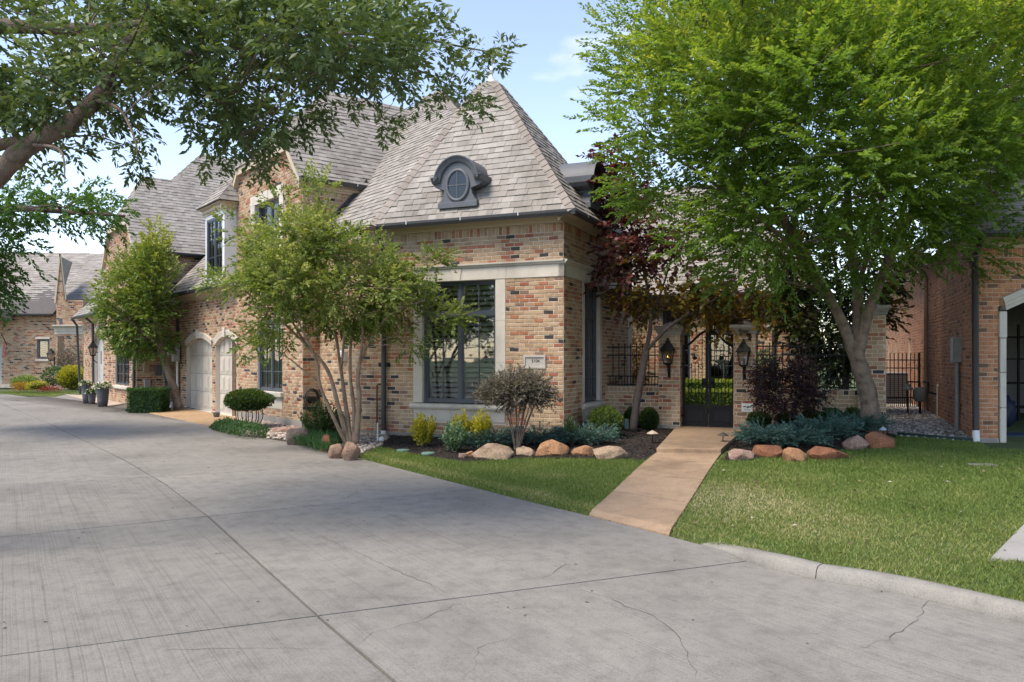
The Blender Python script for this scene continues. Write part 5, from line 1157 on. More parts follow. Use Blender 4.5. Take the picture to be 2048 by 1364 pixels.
def wood(name, parent, limbs, cl, mat, twig=.012, maxd=3.0, nside=9):
    """limbs: list of (points, r0, r1); twigs join every leaf clump to the nearest limb"""
    tr = MB(); nodes = []
    for pts, r0, r1 in limbs:
        P = smooth_path(pts, 5); n = len(P); rr = [r0 + (r1 - r0) * (i / (n - 1)) ** .8 for i in range(n)]
        rr = [r * (1 + .07 * math.sin(i * 1.7 + r0 * 50)) for i, r in enumerate(rr)]
        tr.tube(P, rr, nside); nodes += [(p, r) for p, r in zip(P[3:], rr[3:])]
    t = tr.build('trunk', mat, parent, smooth=True)
    br = MB()
    for (p, x, y, d) in cl:
        q, r = min(nodes, key=lambda nd: (nd[0] - p).length + (.6 if nd[0].z > p.z else 0))
        if (q - p).length > maxd or (q - p).length < .15: continue
        mid = q.lerp(p, .5) + Vector((rnd.gauss(0, .08), rnd.gauss(0, .08), rnd.uniform(-.02, .15))) * (q - p).length * .6; r0 = min(r * .55, twig * 2.2)
        path = smooth_path([q, mid, p, p + (p - mid) * .5], 3); br.tube(path, [r0 + (twig * .3 - r0) * i / (len(path) - 1) for i in range(len(path))], 5, False)
    br.build('branches', mat, parent, smooth=True)['kind'] = 'stuff'
BARK_E = M('bark_elm', (.215, .16, .12), .95, .45, 7, 42, 1.0, .03)
BARK_O = M('bark_oak', (.17, .125, .095), .95, .4, 12, 70, 1.0, .02)
BARK_C = M('bark_crape', (.30, .215, .15), .85, .3, 6, 50, .5, .006, tone=(.19, .14, .10))
BARK_D = M('bark_dark', (.085, .068, .06), .95, .3, 9, 60, .7, .01)
LEAF_E = leafmat('leaf_elm', [(0, (.050, .105, .022)), (.45, (.120, .215, .038)), (.75, (.20, .29, .052)), (1, (.38, .42, .085))], .55)
LEAF_O = leafmat('leaf_oak', [(0, (.042, .070, .028)), (.5, (.095, .145, .052)), (.8, (.17, .22, .085)), (1, (.30, .34, .15))], .3, .5, .3)
LEAF_B = leafmat('leaf_oak_back', [(0, (.022, .065, .014)), (.5, (.05, .125, .024)), (1, (.14, .22, .045))], .4)
LEAF_C = leafmat('leaf_crape', [(0, (.060, .110, .026)), (.4, (.140, .205, .05)), (.7, (.235, .285, .085)), (.88, (.36, .38, .16)), (1, (.50, .52, .32))], .5)
LEAF_H = leafmat('leaf_holly', [(0, (.035, .080, .014)), (.45, (.095, .165, .030)), (.8, (.205, .265, .05)), (1, (.36, .38, .09))], .35, .42, .45)
LEAF_R = leafmat('leaf_redbud', [(0, (.040, .014, .022)), (.25, (.12, .034, .048)), (.45, (.18, .06, .058)), (.62, (.075, .052, .03)), (.8, (.12, .105, .02)), (1, (.33, .19, .025))], .42, .5)
LEAF_M = leafmat('leaf_maple', [(0, (.016, .009, .012)), (.6, (.045, .022, .028)), (1, (.085, .04, .04))], .3)
LEAF_MG = leafmat('leaf_magnolia', [(0, (.012, .024, .008)), (.5, (.035, .06, .015)), (.85, (.10, .10, .025)), (1, (.26, .18, .035))], .2, .3, .6)
LEAF_BX = leafmat('leaf_boxwood', [(0, (.018, .042, .010)), (.5, (.045, .09, .018)), (1, (.12, .17, .03))], .3, .45)
LEAF_Y = leafmat('leaf_gold', [(0, (.14, .16, .015)), (.5, (.38, .36, .03)), (1, (.60, .52, .06))], .35)
LEAF_BR = leafmat('leaf_bright', [(0, (.05, .11, .015)), (.5, (.13, .22, .03)), (1, (.32, .40, .07))], .4)
LEAF_J = leafmat('leaf_juniper', [(0, (.020, .052, .046)), (.5, (.058, .125, .108)), (1, (.16, .25, .21))], .15, .7)
LEAF_LO = leafmat('leaf_loropetalum', [(0, (.060, .052, .044)), (.5, (.145, .128, .108)), (1, (.28, .255, .215))], .25, .6)
LEAF_G = leafmat('leaf_groundcover', [(0, (.016, .046, .013)), (.5, (.042, .105, .030)), (1, (.10, .19, .06))], .25)
LEAF_W = leafmat('petal_white', [(0, (.5, .5, .48)), (1, (.8, .8, .78))], .3)
LEAF_OR = leafmat('leaf_orange', [(0, (.10, .05, .01)), (.5, (.33, .17, .025)), (1, (.5, .33, .05))], .45)

# ------------------------------------------------------------------ trees
def tree(name, base, label, group=None): return thing(name, base, label, 'tree', group)
# shade tree on the right
EY = 14.3; te = tree('shade_tree', (AT(1742, 862, EY).x, EY, AT(1742, 862, EY).z), 'large green shade tree with feathery leaves in front of the garden wall')
sil = [(1255, 60), (1290, -100), (1450, -250), (1800, -300), (2120, -250), (2260, -50), (2230, 300), (2110, 410), (2010, 505), (1900, 510), (1830, 520), (1760, 540), (1700, 545), (1640, 520), (1560, 520), (1490, 550), (1430, 540), (1385, 480), (1350, 440), (1290, 405), (1320, 330), (1280, 260), (1310, 200), (1265, 150)]
cl = silhouette(sil, 225, 13.2, 3.3, 230, .40, 75)
for p in [(1265, 90), (1275, 240), (1290, 255), (1295, 375), (1330, 395), (1310, 330), (1285, 30), (1400, 470), (1460, 520), (1510, 525), (1570, 530), (1700, 530), (1830, 500), (1960, 495), (1275, 165), (1290, 140)]:
    cl.append((AT(*p, rnd.uniform(12.2, 14.0)), p[0], p[1], 5))
A = lambda *q: AT(*q)
limbs = [([A(1746, 872, EY), A(1738, 800, EY), A(1722, 740, EY), A(1708, 695, EY)], .185, .14), ([A(1708, 705, EY), A(1682, 640, EY), A(1640, 560, 14.0), A(1560, 420, 13.6), A(1480, 260, 13.2), A(1400, 60, 12.8)], .12, .03),
         ([A(1711, 700, EY), A(1716, 600, 14.5), A(1700, 480, 14.8), A(1690, 300, 14.6), A(1660, 100, 14.4), A(1650, -150, 14.2)], .115, .03), ([A(1716, 705, EY), A(1742, 610, 14.2), A(1800, 470, 13.8), A(1880, 330, 13.4), A(1950, 180, 13), A(2020, 0, 12.8)], .12, .03),
         ([A(1640, 560, 14.0), A(1560, 470, 13.0), A(1420, 360, 12.6), A(1290, 280, 12.6)], .055, .015), ([A(1600, 490, 13.8), A(1500, 380, 14.5), A(1380, 250, 15), A(1290, 120, 15)], .05, .015), ([A(1705, 520, 14.8), A(1620, 380, 15.4), A(1560, 200, 15.6), A(1520, 20, 15.4)], .055, .015),
         ([A(1790, 490, 13.8), A(1830, 300, 14.6), A(1840, 120, 14.8), A(1830, -80, 14.8)], .055, .015), ([A(1830, 430, 13.6), A(1960, 400, 12.8), A(2080, 330, 12.2)], .05, .015), ([A(1720, 560, 14.4), A(1760, 420, 12.8), A(1770, 250, 12.2), A(1780, 100, 12)], .055, .015), ([A(1650, 580, 14), A(1560, 560, 13), A(1480, 540, 12.4)], .035, .01), ([A(1760, 560, 14), A(1860, 530, 13), A(1960, 510, 12.2)], .035, .01), ([A(1665, 610, 14.2), A(1600, 520, 14.4), A(1545, 400, 14.8), A(1480, 180, 15)], .05, .012)]
wood('wood', te, limbs, cl, BARK_E, .011, 3.4)
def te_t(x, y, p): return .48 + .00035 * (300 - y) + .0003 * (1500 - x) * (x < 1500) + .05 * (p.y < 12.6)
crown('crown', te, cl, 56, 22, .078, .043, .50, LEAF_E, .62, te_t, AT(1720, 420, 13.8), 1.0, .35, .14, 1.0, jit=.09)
# oak overhead, trunk outside the picture on the left
to = tree('oak_tree', (-6.6, 6.6, zr(6.6)), 'near oak branches with glossy dark leaves overhanging the road at top left')
silo = [(-70, -70), (800, -70), (850, 20), (900, 70), (960, 85), (970, 110), (920, 115), (890, 130), (900, 160), (890, 170), (860, 150), (820, 195), (760, 235), (730, 200), (640, 195), (620, 240), (560, 300), (540, 325), (470, 305), (430, 325), (400, 280), (330, 205), (285, 200), (290, 300), (262, 325), (200, 265), (100, 270), (60, 300), (0, 320), (-70, 330)]
clo = silhouette(silo, 135, 8.2, 2.0, 150, .2, 40)
clt = [(AT(*p, rnd.uniform(8.2, 9.4)), p[0], p[1], 5) for p in [(1003, 98), (975, 105), (950, 95), (985, 128), (930, 150), (945, 185), (955, 215), (935, 228), (880, 175), (870, 195), (775, 245), (765, 262), (640, 225), (648, 245), (545, 300), (530, 322), (515, 335), (280, 320), (265, 335), (150, 300), (60, 330), (600, 260), (690, 215), (830, 205), (300, 270), (250, 290), (205, 300), (120, 305), (455, 320), (430, 335), (910, 120), (900, 75)]]
lo = [([Vector((-6.6, 6.6, zr(6.6) - .1)), Vector((-6.55, 6.6, 1.0)), Vector((-6.3, 6.7, 2.1)), A(-140, 470, 7.0)], .34, .20), ([A(-160, 480, 7), A(-60, 400, 7), A(10, 335, 7), A(60, 290, 7), A(140, 245, 7.1), A(190, 200, 7.2), A(212, 165, 7.3), A(245, 95, 7.6), A(330, 30, 8), A(420, -60, 8.4)], .115, .04),
      ([A(-100, 330, 7), A(0, 290, 7.2), A(60, 282, 7.2), A(110, 262, 7.1)], .06, .05), ([A(-150, 60, 8), A(0, 52, 8), A(150, 58, 8.1), A(290, 48, 8.2), A(420, 20, 8.4)], .09, .04), ([A(245, 95, 7.6), A(340, 110, 8.0), A(500, 90, 8.4), A(650, 70, 8.8), A(800, 70, 9.1), A(930, 95, 9.3), A(990, 105, 9.4)], .045, .006), ([A(340, 110, 8), A(420, 180, 7.6), A(480, 260, 7.4), A(500, 310, 7.3)], .03, .006),
      ([A(500, 90, 8.4), A(620, 140, 8.4), A(720, 190, 8.4), A(770, 240, 8.5)], .025, .005), ([A(650, 70, 8.8), A(780, 120, 9), A(880, 160, 9.1), A(945, 215, 9.2)], .022, .004), ([A(190, 200, 7.2), A(240, 220, 6.8), A(270, 280, 6.6), A(275, 320, 6.6)], .02, .004), ([A(60, 290, 7), A(120, 300, 6.6), A(130, 360, 6.4)], .02, .004)]
wood('wood', to, lo, clo + clt, BARK_O, .006, 1.6)
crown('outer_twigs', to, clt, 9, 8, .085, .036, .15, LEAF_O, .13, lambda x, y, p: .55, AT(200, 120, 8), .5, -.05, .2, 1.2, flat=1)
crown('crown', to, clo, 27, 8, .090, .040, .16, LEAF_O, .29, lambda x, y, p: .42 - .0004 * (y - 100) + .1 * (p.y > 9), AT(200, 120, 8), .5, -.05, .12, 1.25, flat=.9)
# second tree down the road, behind the oak
tb = tree('roadside_tree', (-15.6, 17.5, zr(17)), 'green tree farther down the road at the left edge')
silb = [(-220, 330), (0, 330), (170, 370), (262, 405), (275, 435), (220, 465), (150, 470), (95, 440), (45, 480), (52, 540), (38, 600), (0, 635), (-220, 640)]
clb = silhouette(silb, 75, 17, 1.5, 90, .3, 30); wood('wood', tb, [([Vector((-15.6, 17.5, -.2)), Vector((-15.4, 17.5, 2.5)), A(-150, 470, 17.2), A(0, 420, 17), A(150, 425, 16.8), A(250, 432, 16.6)], .2, .02), ([A(-150, 480, 17.2), A(-40, 540, 17), A(30, 570, 17)], .06, .01)], clb, BARK_O, .012, 2.5)
crown('crown', tb, clb, 26, 12, .11, .055, .34, LEAF_B, .5, lambda x, y, p: .5, AT(-100, 440, 17), .6, .1, .2, .7)
# multi-stem crape myrtle
CY_ = 15.0; tc = tree('crape_myrtle', (AT(706, 888, CY_).x, CY_, AT(706, 888, CY_).z), 'multi-stemmed crape myrtle in front of the downpipe and tower window')
silc = [(425, 562), (470, 528), (460, 455), (505, 445), (560, 405), (600, 372), (625, 360), (680, 395), (690, 425), (735, 455), (775, 468), (795, 495), (850, 522), (885, 520), (865, 560), (905, 600), (915, 635), (870, 652), (830, 640), (825, 685), (800, 700), (760, 690), (720, 680), (660, 685), (600, 672), (560, 700), (520, 690), (490, 682), (482, 645), (490, 600), (435, 582)]
clc = silhouette(silc, 150, 14.9, 1.6, 90, .22, 34)
for p in [(430, 565), (450, 560), (620, 365), (640, 372), (560, 405), (470, 455), (900, 630), (915, 630), (880, 645), (860, 520), (880, 515), (820, 690), (500, 688), (540, 695)]: clc.append((AT(*p, rnd.uniform(14.3, 15.2)), p[0], p[1], 5))
B_ = lambda x, y, d=0: AT(x, y, CY_ + d)
lc = [([B_(698, 890), B_(676, 810, .1), B_(655, 740, .1), B_(612, 690), B_(560, 640, -.3), B_(500, 590, -.5)], .055, .012), ([B_(702, 890), B_(690, 800, .25), B_(682, 740, .3), B_(668, 650, .4), B_(640, 520, .5), B_(622, 400, .4)], .055, .010), ([B_(712, 890), B_(718, 800, -.1), B_(716, 745, -.1), B_(735, 690, -.2), B_(780, 630, -.4), B_(850, 600, -.5)], .062, .012),
      ([B_(708, 890), B_(708, 820, .1), B_(700, 740, .1), B_(706, 650, .2), B_(730, 560, .4), B_(740, 490, .5)], .05, .01), ([B_(694, 892), B_(665, 830, -.15), B_(640, 770, -.3), B_(632, 720, -.5), B_(600, 650, -.8), B_(560, 560, -1)], .045, .010), ([B_(640, 765, -.2), B_(600, 735, -.3), B_(575, 715, -.4), B_(530, 690, -.5)], .02, .008), ([B_(682, 740, .3), B_(690, 640, -.3), B_(680, 540, -.6), B_(660, 450, -.6)], .03, .008), ([B_(716, 745), B_(725, 660, -.6), B_(700, 600, -1), B_(690, 520, -1.1)], .03, .008), ([B_(612, 690), B_(560, 600, .3), B_(520, 520, .4), B_(490, 470, .4)], .025, .006), ([B_(735, 690), B_(790, 670, .1), B_(820, 650, .2)], .018, .005)]
wood('wood', tc, lc, clc, BARK_C, .008, 1.8, 8)
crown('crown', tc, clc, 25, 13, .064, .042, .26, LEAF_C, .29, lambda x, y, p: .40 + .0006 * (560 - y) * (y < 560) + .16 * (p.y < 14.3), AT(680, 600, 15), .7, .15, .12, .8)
# yellow-green evergreen against the left house
HYy = 24.6; th = tree('evergreen_tree', (AT(357, 815, HYy).x, HYy, AT(357, 815, HYy).z), 'tall yellow-green evergreen tree with leaning trunk left of the garage')
silh = [(300, 425), (278, 440), (282, 470), (265, 500), (240, 512), (213, 545), (206, 570), (180, 595), (192, 640), (216, 688), (236, 714), (262, 724), (300, 716), (335, 722), (345, 700), (350, 640), (342, 590), (352, 560), (355, 522), (345, 500), (340, 460), (322, 432)]
clh = silhouette(silh, 84, 24.6, 1.25, 45, .34, 22); wood('wood', th, [([AT(358, 818, HYy), AT(346, 770, HYy), AT(332, 728, HYy), AT(312, 640, HYy), AT(302, 540, HYy), AT(300, 440, HYy)], .16, .03), ([AT(325, 700, HYy), AT(280, 660, 24.2), AT(230, 620, 24)], .06, .02)], clh, BARK_E, .014, 2.2)
crown('crown', th, clh, 26, 12, .10, .055, .30, LEAF_H, .44, lambda x, y, p: .44 + .0017 * (700 - y) * (y < 700), AT(310, 600, 24.8), .7, .3, .05, .7)
# purple-leaved redbud by the tower
RY = 16.2; trd = tree('redbud_tree', (AT(1268, 860, RY).x, RY, AT(1268, 860, RY).z), 'purple-leaved tree with slanting trunk between tower and left gate pier')
silr = [(1165, 355), (1200, 300), (1240, 292), (1275, 335), (1330, 400), (1420, 520), (1500, 560), (1560, 600), (1570, 640), (1520, 668), (1420, 685), (1380, 655), (1330, 645), (1290, 650), (1245, 672), (1215, 630), (1185, 560), (1178, 500), (1195, 440), (1185, 400)]
clr = silhouette(silr, 85, 16.6, 1.0, 60, .2, 26)
for p in [(1175, 350), (1205, 305), (1235, 300), (1195, 335), (1255, 320), (1175, 370), (1220, 330), (1240, 345), (1210, 360), (1270, 345), (1185, 395), (1215, 400), (1250, 385), (1280, 375), (1200, 430), (1235, 430)]: clr.append((AT(*p, 16.4), p[0], p[1], 5))
wood('wood', trd, [([AT(1266, 862, RY), AT(1274, 800, RY), AT(1284, 745, RY), AT(1293, 700, RY)], .085, .075), ([AT(1292, 702, RY), AT(1302, 640, RY), AT(1292, 560, 16.3), AT(1262, 450, 16.4), AT(1232, 350, 16.5), AT(1215, 310, 16.5)], .05, .01), ([AT(1294, 700, RY), AT(1340, 652, 16.0), AT(1390, 622, 15.9), AT(1450, 590, 16), AT(1530, 570, 16.2)], .045, .01), ([AT(1302, 640, RY), AT(1330, 560, 16.6), AT(1350, 480, 16.8), AT(1340, 420, 16.8)], .03, .008), ([AT(1420, 605, 16), AT(1480, 640, 16.3), AT(1540, 640, 16.5)], .02, .006)], clr, BARK_D, .009, 1.6)
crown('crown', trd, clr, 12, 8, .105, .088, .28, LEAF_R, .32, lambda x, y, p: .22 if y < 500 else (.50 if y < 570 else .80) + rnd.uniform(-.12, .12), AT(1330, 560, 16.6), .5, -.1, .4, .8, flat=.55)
# dark Japanese maple right of the gate
JY = 14.9; tj = tree('japanese_maple', (AT(1582, 868, JY).x, JY, AT(1582, 868, JY).z), 'small dark purple maple in front of the right-hand fence panel')
silj = [(1502, 742), (1530, 702), (1580, 692), (1622, 722), (1652, 772), (1640, 808), (1600, 828), (1540, 828), (1502, 800)]
clj = silhouette(silj, 44, JY, .55, 40, .12, 14); wood('wood', tj, [([AT(1583, 872, JY), AT(1579, 835, JY), AT(1562, 795, JY), AT(1545, 750, JY)], .025, .008), ([AT(1580, 838, JY), AT(1592, 790, JY), AT(1600, 740, JY)], .018, .006)], clj, BARK_D, .006, 1.2, 7)
crown('crown', tj, clj, 20, 9, .065, .026, .20, LEAF_M, .2, lambda x, y, p: .45, AT(1575, 790, JY), .4, .0, .3, 1.0, flat=.5)
# magnolia and greenery in the courtyard
MY = 19.2; tm = tree('magnolia_tree', (AT(1680, 800, MY).x, MY, .15), 'dark glossy magnolia behind the iron fence')
silm = [(1530, 560), (1560, 480), (1640, 430), (1740, 420), (1800, 470), (1795, 560), (1770, 640), (1715, 690), (1690, 740), (1640, 720), (1600, 690), (1560, 650)]
clm = silhouette(silm, 75, MY, 1.1, 60, .3); wood('wood', tm, [([AT(1685, 815, MY), AT(1690, 740, MY), AT(1680, 600, MY), AT(1660, 450, MY)], .09, .03), ([AT(1690, 800, MY), AT(1660, 720, MY), AT(1610, 620, MY)], .05, .02), ([AT(1695, 800, MY), AT(1700, 700, MY), AT(1730, 560, MY)], .05, .02)], clm, BARK_D, .012, 2)
crown('crown', tm, clm, 18, 9, .17, .07, .30, LEAF_MG, .42, lambda x, y, p: .40 + .4 * (x > 1740) + .35 * (x < 1590) + rnd.uniform(-.1, .1), AT(1670, 600, MY), .6, .2, .1, .8)

# ------------------------------------------------------------------ shrubs and bedding
def shrub(name, c, r, n, L, Wd, mat, label, cat='shrub', group=None, shape='round', t0=.45, fill=.35, stems=None, up=.3, upb=.6, dirn=1.0):
    o = thing(name, (c[0], c[1], c[2]), label, cat, group); r = np.array(r)
    q = unit(rng.normal(0, 1, (n, 3)))
    if shape == 'box':
        q = rng.uniform(-1, 1, (n, 3)); ax = rng.integers(0, 3, n); sg = np.where(rng.random(n) < .5, -1, 1.0); sg = np.where(ax == 2, 1, sg); q[np.arange(n), ax] = sg * (1 - .14 * rng.random(n)); q = q * (1 + rng.normal(0, .02, (n, 1)))
    else: q = q * (1 - fill * rng.random((n, 1)) ** 1.6)
    lump = np.array([1 + .16 * noise.noise(Vector((a * 2.3 + c[0] * 5, b * 2.3 + c[1], z * 2.3))) for a, b, z in q]) if n < 9000 else 1 + 0 * q[:, 0]
    p = np.array(c) + np.array([0, 0, r[2]]) + q * r * lump[:, None]; d = unit(unit(q * dirn) + rng.normal(0, .55, (n, 3)) + np.array([0, 0, up]))
    keep = p[:, 2] > c[2] + .02; p, d, q = p[keep], d[keep], q[keep]
    if stems: 
        mb = MB()
        for sx, sy, tx, ty, tz in stems: mb.tube(smooth_path([(c[0] + sx, c[1] + sy, stems_z[0]), (c[0] + sx * 1.3 + tx * .3, c[1] + sy + ty * .3, (stems_z[0] + tz) / 2), (c[0] + tx, c[1] + ty, tz)], 4), [.016 - .0011 * i for i in range(9)], 6)
        mb.build('stems', BARK_D, o, smooth=True)
    else:
        mb = MB(); mb.tube([(c[0], c[1], c[2] - .02), (c[0], c[1], c[2] + r[2] * .9)], .015, 6); mb.build('stem', BARK_D, o)
    core = MATS.get('core_' + mat.name) or M('core_' + mat.name, tuple(x * .6 for x in mat.node_tree.nodes['Color Ramp'].color_ramp.elements[0].color[:3]), .95, .3, 20, 60, .5)
    if shape == 'box': MB().cube(c[0] - r[0] * .86, c[0] + r[0] * .86, c[1] - r[1] * .86, c[1] + r[1] * .86, c[2], c[2] + r[2] * 1.88).build('twig_mass', core, o)
    elif fill < .5: blob('twig_mass', (c[0], c[1], c[2] + r[2]), tuple(r * .74), core, parent=o, amp=.2, seed=int(abs(c[0]) * 100), sub=2)
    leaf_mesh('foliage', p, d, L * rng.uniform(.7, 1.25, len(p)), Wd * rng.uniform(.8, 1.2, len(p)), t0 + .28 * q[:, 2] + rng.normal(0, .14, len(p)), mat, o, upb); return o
def at_ground(px, py, z0=None):
    z = .05
    for _ in range(12):
        p = ZP(px, py, z); z = h1(p.x, p.y) + .02
    return (p.x, p.y, z)
def pxw(n, Y): return n / F * Y
def shrub_px(name, x0, x1, yt, yb, mat, label, L, Wd, n, Y=None, **k):
    """shrub filling a pixel box, standing at depth Y on the ground"""
    xc = (x0 + x1) / 2
    if Y is None: g = at_ground(xc, yb)
    else: x = (xc - CX) / F * Y; g = (x, Y, h1(x, Y) + .02)
    rx = pxw(x1 - x0, g[1]) / 2; zt = HC + (HY - yt) / F * g[1]; rz = (zt - g[2]) / 2
    return shrub(name, g, (rx, k.pop('depth', rx), rz), n, L, Wd, mat, label, **k)
BXG = 'clipped boxwood balls along the garden wall'
for (x0, x1, yt, yb, Y, lab) in ((1495, 1541, 824, 868, 15.55, 'rounded boxwood under the security sign'), (1553, 1597, 826, 868, 15.35, 'rounded boxwood behind the dark purple maple'), (1604, 1641, 820, 866, 15.2, 'rounded boxwood third along the right-hand wall'), (1643, 1686, 818, 866, 15.0, 'rounded boxwood fourth along the right-hand wall'), (1690, 1722, 816, 866, 14.85, 'rounded boxwood behind the shade tree trunk'),
                                 (1250, 1277, 816, 856, 16.95, 'small boxwood behind the purple tree trunk'), (1281, 1316, 817, 858, 16.75, 'rounded boxwood at the foot of the left gate pier')):
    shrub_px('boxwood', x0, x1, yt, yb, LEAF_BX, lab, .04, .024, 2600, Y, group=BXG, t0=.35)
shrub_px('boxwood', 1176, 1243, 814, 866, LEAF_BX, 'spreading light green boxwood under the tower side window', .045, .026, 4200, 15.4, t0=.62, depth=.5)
def spray_bush(name, x0, x1, yt, Y, mat, label, m, k, L, Wd, t0=.5, group=None, lean=.9):
    x = ((x0 + x1) / 2 - CX) / F * Y; g = (x, Y, h1(x, Y) + .02); o = thing(name, g, label, 'shrub', group); w = pxw(x1 - x0, Y) / 2; hh = HC + (HY - yt) / F * Y - g[2]
    th_ = rng.uniform(0, 2 * np.pi, m); lean_ = 1.15 * lean * np.sqrt(rng.random(m)); tip = np.array(g) + np.stack([np.cos(th_) * lean_ * w, np.sin(th_) * lean_ * w, hh * (1 - .45 * lean_ ** 2) * rng.uniform(.75, 1.05, m)], 1)
    base = np.array(g) + np.stack([np.cos(th_) * lean_ * w * .25, np.sin(th_) * lean_ * w * .25, np.zeros(m)], 1); d = tip - base; ln = np.linalg.norm(d, axis=1); d = unit(d)
    P, Q, t = sprays(base + d * (ln * .18)[:, None], d, t0 - .12 + rng.normal(0, .1, m), ln * .82, k, L, Wd, 1.0, .0, .2)
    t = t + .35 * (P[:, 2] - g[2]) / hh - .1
    mb = MB()
    for i in range(0, m, 3): mb.tube([base[i], base[i] + d[i] * ln[i] * .9], [.006, .002], 4, False)
    st_ = mb.build('stems', BARK_D, o); st_['kind'] = 'stuff'; leaf_mesh('foliage', P, Q, L * rng.uniform(.7, 1.25, len(P)), Wd, t, mat, o, .8); return o
GG = leafmat('leaf_greygreen', [(0, (.04, .09, .05)), (.5, (.10, .18, .09)), (1, (.28, .38, .22))], .25)
for (x0, x1, yt, Y, lab, mt) in ((822, 876, 822, 14.6, 'leftmost golden yellow shrub under the tower window', LEAF_Y), (896, 952, 820, 14.6, 'middle golden yellow shrub under the tower window', LEAF_Y), (935, 990, 820, 14.5, 'rightmost golden yellow shrub under the tower window', LEAF_Y), (876, 940, 838, 13.9, 'grey-green shrub in front of the golden shrubs', GG)):
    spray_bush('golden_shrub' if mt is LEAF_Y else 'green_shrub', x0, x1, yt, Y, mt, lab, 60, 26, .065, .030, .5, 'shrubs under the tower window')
spray_bush('holly_seedling', 1124, 1162, 830, 14.3, LEAF_BX, 'small dark green shrub at the tower corner', 30, 22, .05, .024, .4)
spray_bush('dark_shrub', 600, 698, 798, 16.0, LEAF_BX, 'dark olive shrub below the hose reel', 130, 34, .06, .022, .3)
# loropetalum standard
stems_z = [0]
LYy = 13.9; g = at_ground(1033, 868); gx_ = (1033 - CX) / F * LYy; gz = h1(gx_, LYy); stems_z[0] = gz
zt_ = HC + (HY - 728) / F * LYy; zb_ = HC + (HY - 806) / F * LYy
lor = thing('loropetalum', (gx_, LYy, gz), 'brownish grey round-topped shrub on bare stems beside the tower window', 'shrub')
mb = MB()
for i in range(9):
    a_ = rnd.uniform(-1, 1); tx, ty = a_ * .5, rnd.uniform(-.3, .3); mb.tube(smooth_path([(gx_ + .03 * a_, LYy, gz - .03), (gx_ + .1 * a_ + tx * .2, LYy + ty * .3, (gz + zb_) / 2), (gx_ + tx, LYy + ty, zb_ + .18)], 4), [.017 - .0013 * i_ for i_ in range(9)], 6)
mb.build('stems', BARK_E, lor, smooth=True)
m_ = 1000; q = unit(rng.normal(0, 1, (m_, 3))) * (rng.random((m_, 1)) ** .4); q[:, 2] = np.where(q[:, 2] < 0, q[:, 2] * .55, q[:, 2]); o_ = np.array((gx_, LYy, zb_ + .17)) + q * np.array((pxw(136, LYy) / 2, .5, (zt_ - zb_) * .46))
P, Q, t = sprays(o_, unit(q * np.array((1.2, 1.2, .8)) + rng.normal(0, .3, q.shape) + np.array((0, 0, .25))), .42 + .2 * q[:, 2], .24 * rng.uniform(.6, 1.2, m_), 16, .05, .024, .9, .18)
leaf_mesh('foliage', P, Q, .05 * rng.uniform(.7, 1.3, len(P)), .024, t, LEAF_LO, lor)
def juniper(px, py, wpx, hgt, label, seed, group):
    g = at_ground(px, py); o = thing('juniper', g, label, 'shrub', group); w = pxw(wpx, g[1]) / 2; m = 260
    th_ = rng.uniform(0, 2 * np.pi, m); rr = np.sqrt(rng.random(m)) * .55; base = np.array(g) + np.stack([np.cos(th_) * rr * w, np.sin(th_) * rr * w * .7, np.full(m, .03) + .10 * rng.random(m)], 1)
    d = unit(np.stack([np.cos(th_ + rng.normal(0, .4, m)), np.sin(th_ + rng.normal(0, .4, m)) * .8, rng.uniform(.15, .95, m)], 1)); ln = hgt * rng.uniform(.7, 1.5, m)
    P, Q, t = sprays(base, d, .45 + rng.normal(0, .12, m), ln, 30, .04, .01, .55, .22, .10)
    mb = MB()
    for i in range(0, m, 6): mb.tube([base[i], base[i] + d[i] * ln[i] * .8], [.006, .002], 4, False)
    mb.build('stems', BARK_D, o); leaf_mesh('foliage', P, Q, .05 * rng.uniform(.7, 1.3, len(P)), .013, t, LEAF_J, o, .5); return o
JG = 'blue-green spreading junipers behind the edging rocks'
for px, py, wp, h, lab in ((985, 893, 95, .34, 'leftmost blue-green juniper behind the left edging rocks'), (1075, 889, 100, .36, 'blue-green juniper in the middle of the left rock edging'), (1170, 889, 105, .38, 'blue-green juniper in front of the house number plaque'),
                           (1528, 884, 80, .30, 'leftmost blue-green juniper right of the walk'), (1590, 880, 95, .34, 'second blue-green juniper right of the walk'), (1650, 874, 95, .34, 'third blue-green juniper right of the walk'), (1715, 868, 90, .34, 'blue-green juniper at the foot of the shade tree')):
    juniper(px, py, wp, h, lab, 1, JG)
# ground cover, topiary, hedge
def mound(name, pxs, n, L, Wd, mat, label, h0, cat='plant', updir=.9, kind=None):
    poly = [at_ground(*p) for p in pxs]; pl = [(p[0], p[1]) for p in poly]; o = thing(name, poly[0], label, cat)
    xs = [p[0] for p in pl]; ys = [p[1] for p in pl]; x = rng.uniform(min(xs), max(xs), n * 3); y = rng.uniform(min(ys), max(ys), n * 3); ok = pip(x, y, pl); x, y = x[ok][:n], y[ok][:n]
    e = polydist(x, y, pl); hh = h0 * np.sqrt(np.clip(e / .35, 0, 1)) * (.8 + .4 * rng.random(len(x))); z = H(x, y) + .02 + hh * rng.random(len(x)) ** .4
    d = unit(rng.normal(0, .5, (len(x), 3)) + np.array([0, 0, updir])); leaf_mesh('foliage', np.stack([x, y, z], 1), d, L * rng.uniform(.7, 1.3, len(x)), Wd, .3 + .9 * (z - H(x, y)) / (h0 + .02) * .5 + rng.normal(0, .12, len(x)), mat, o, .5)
    return o
mound('ground_cover', [(418, 857), (440, 866), (480, 875), (530, 876), (540, 862), (500, 858), (470, 850), (440, 845)], 7000, .05, .022, LEAF_G, 'mounded green ground cover at the corner of the garage apron', .22)
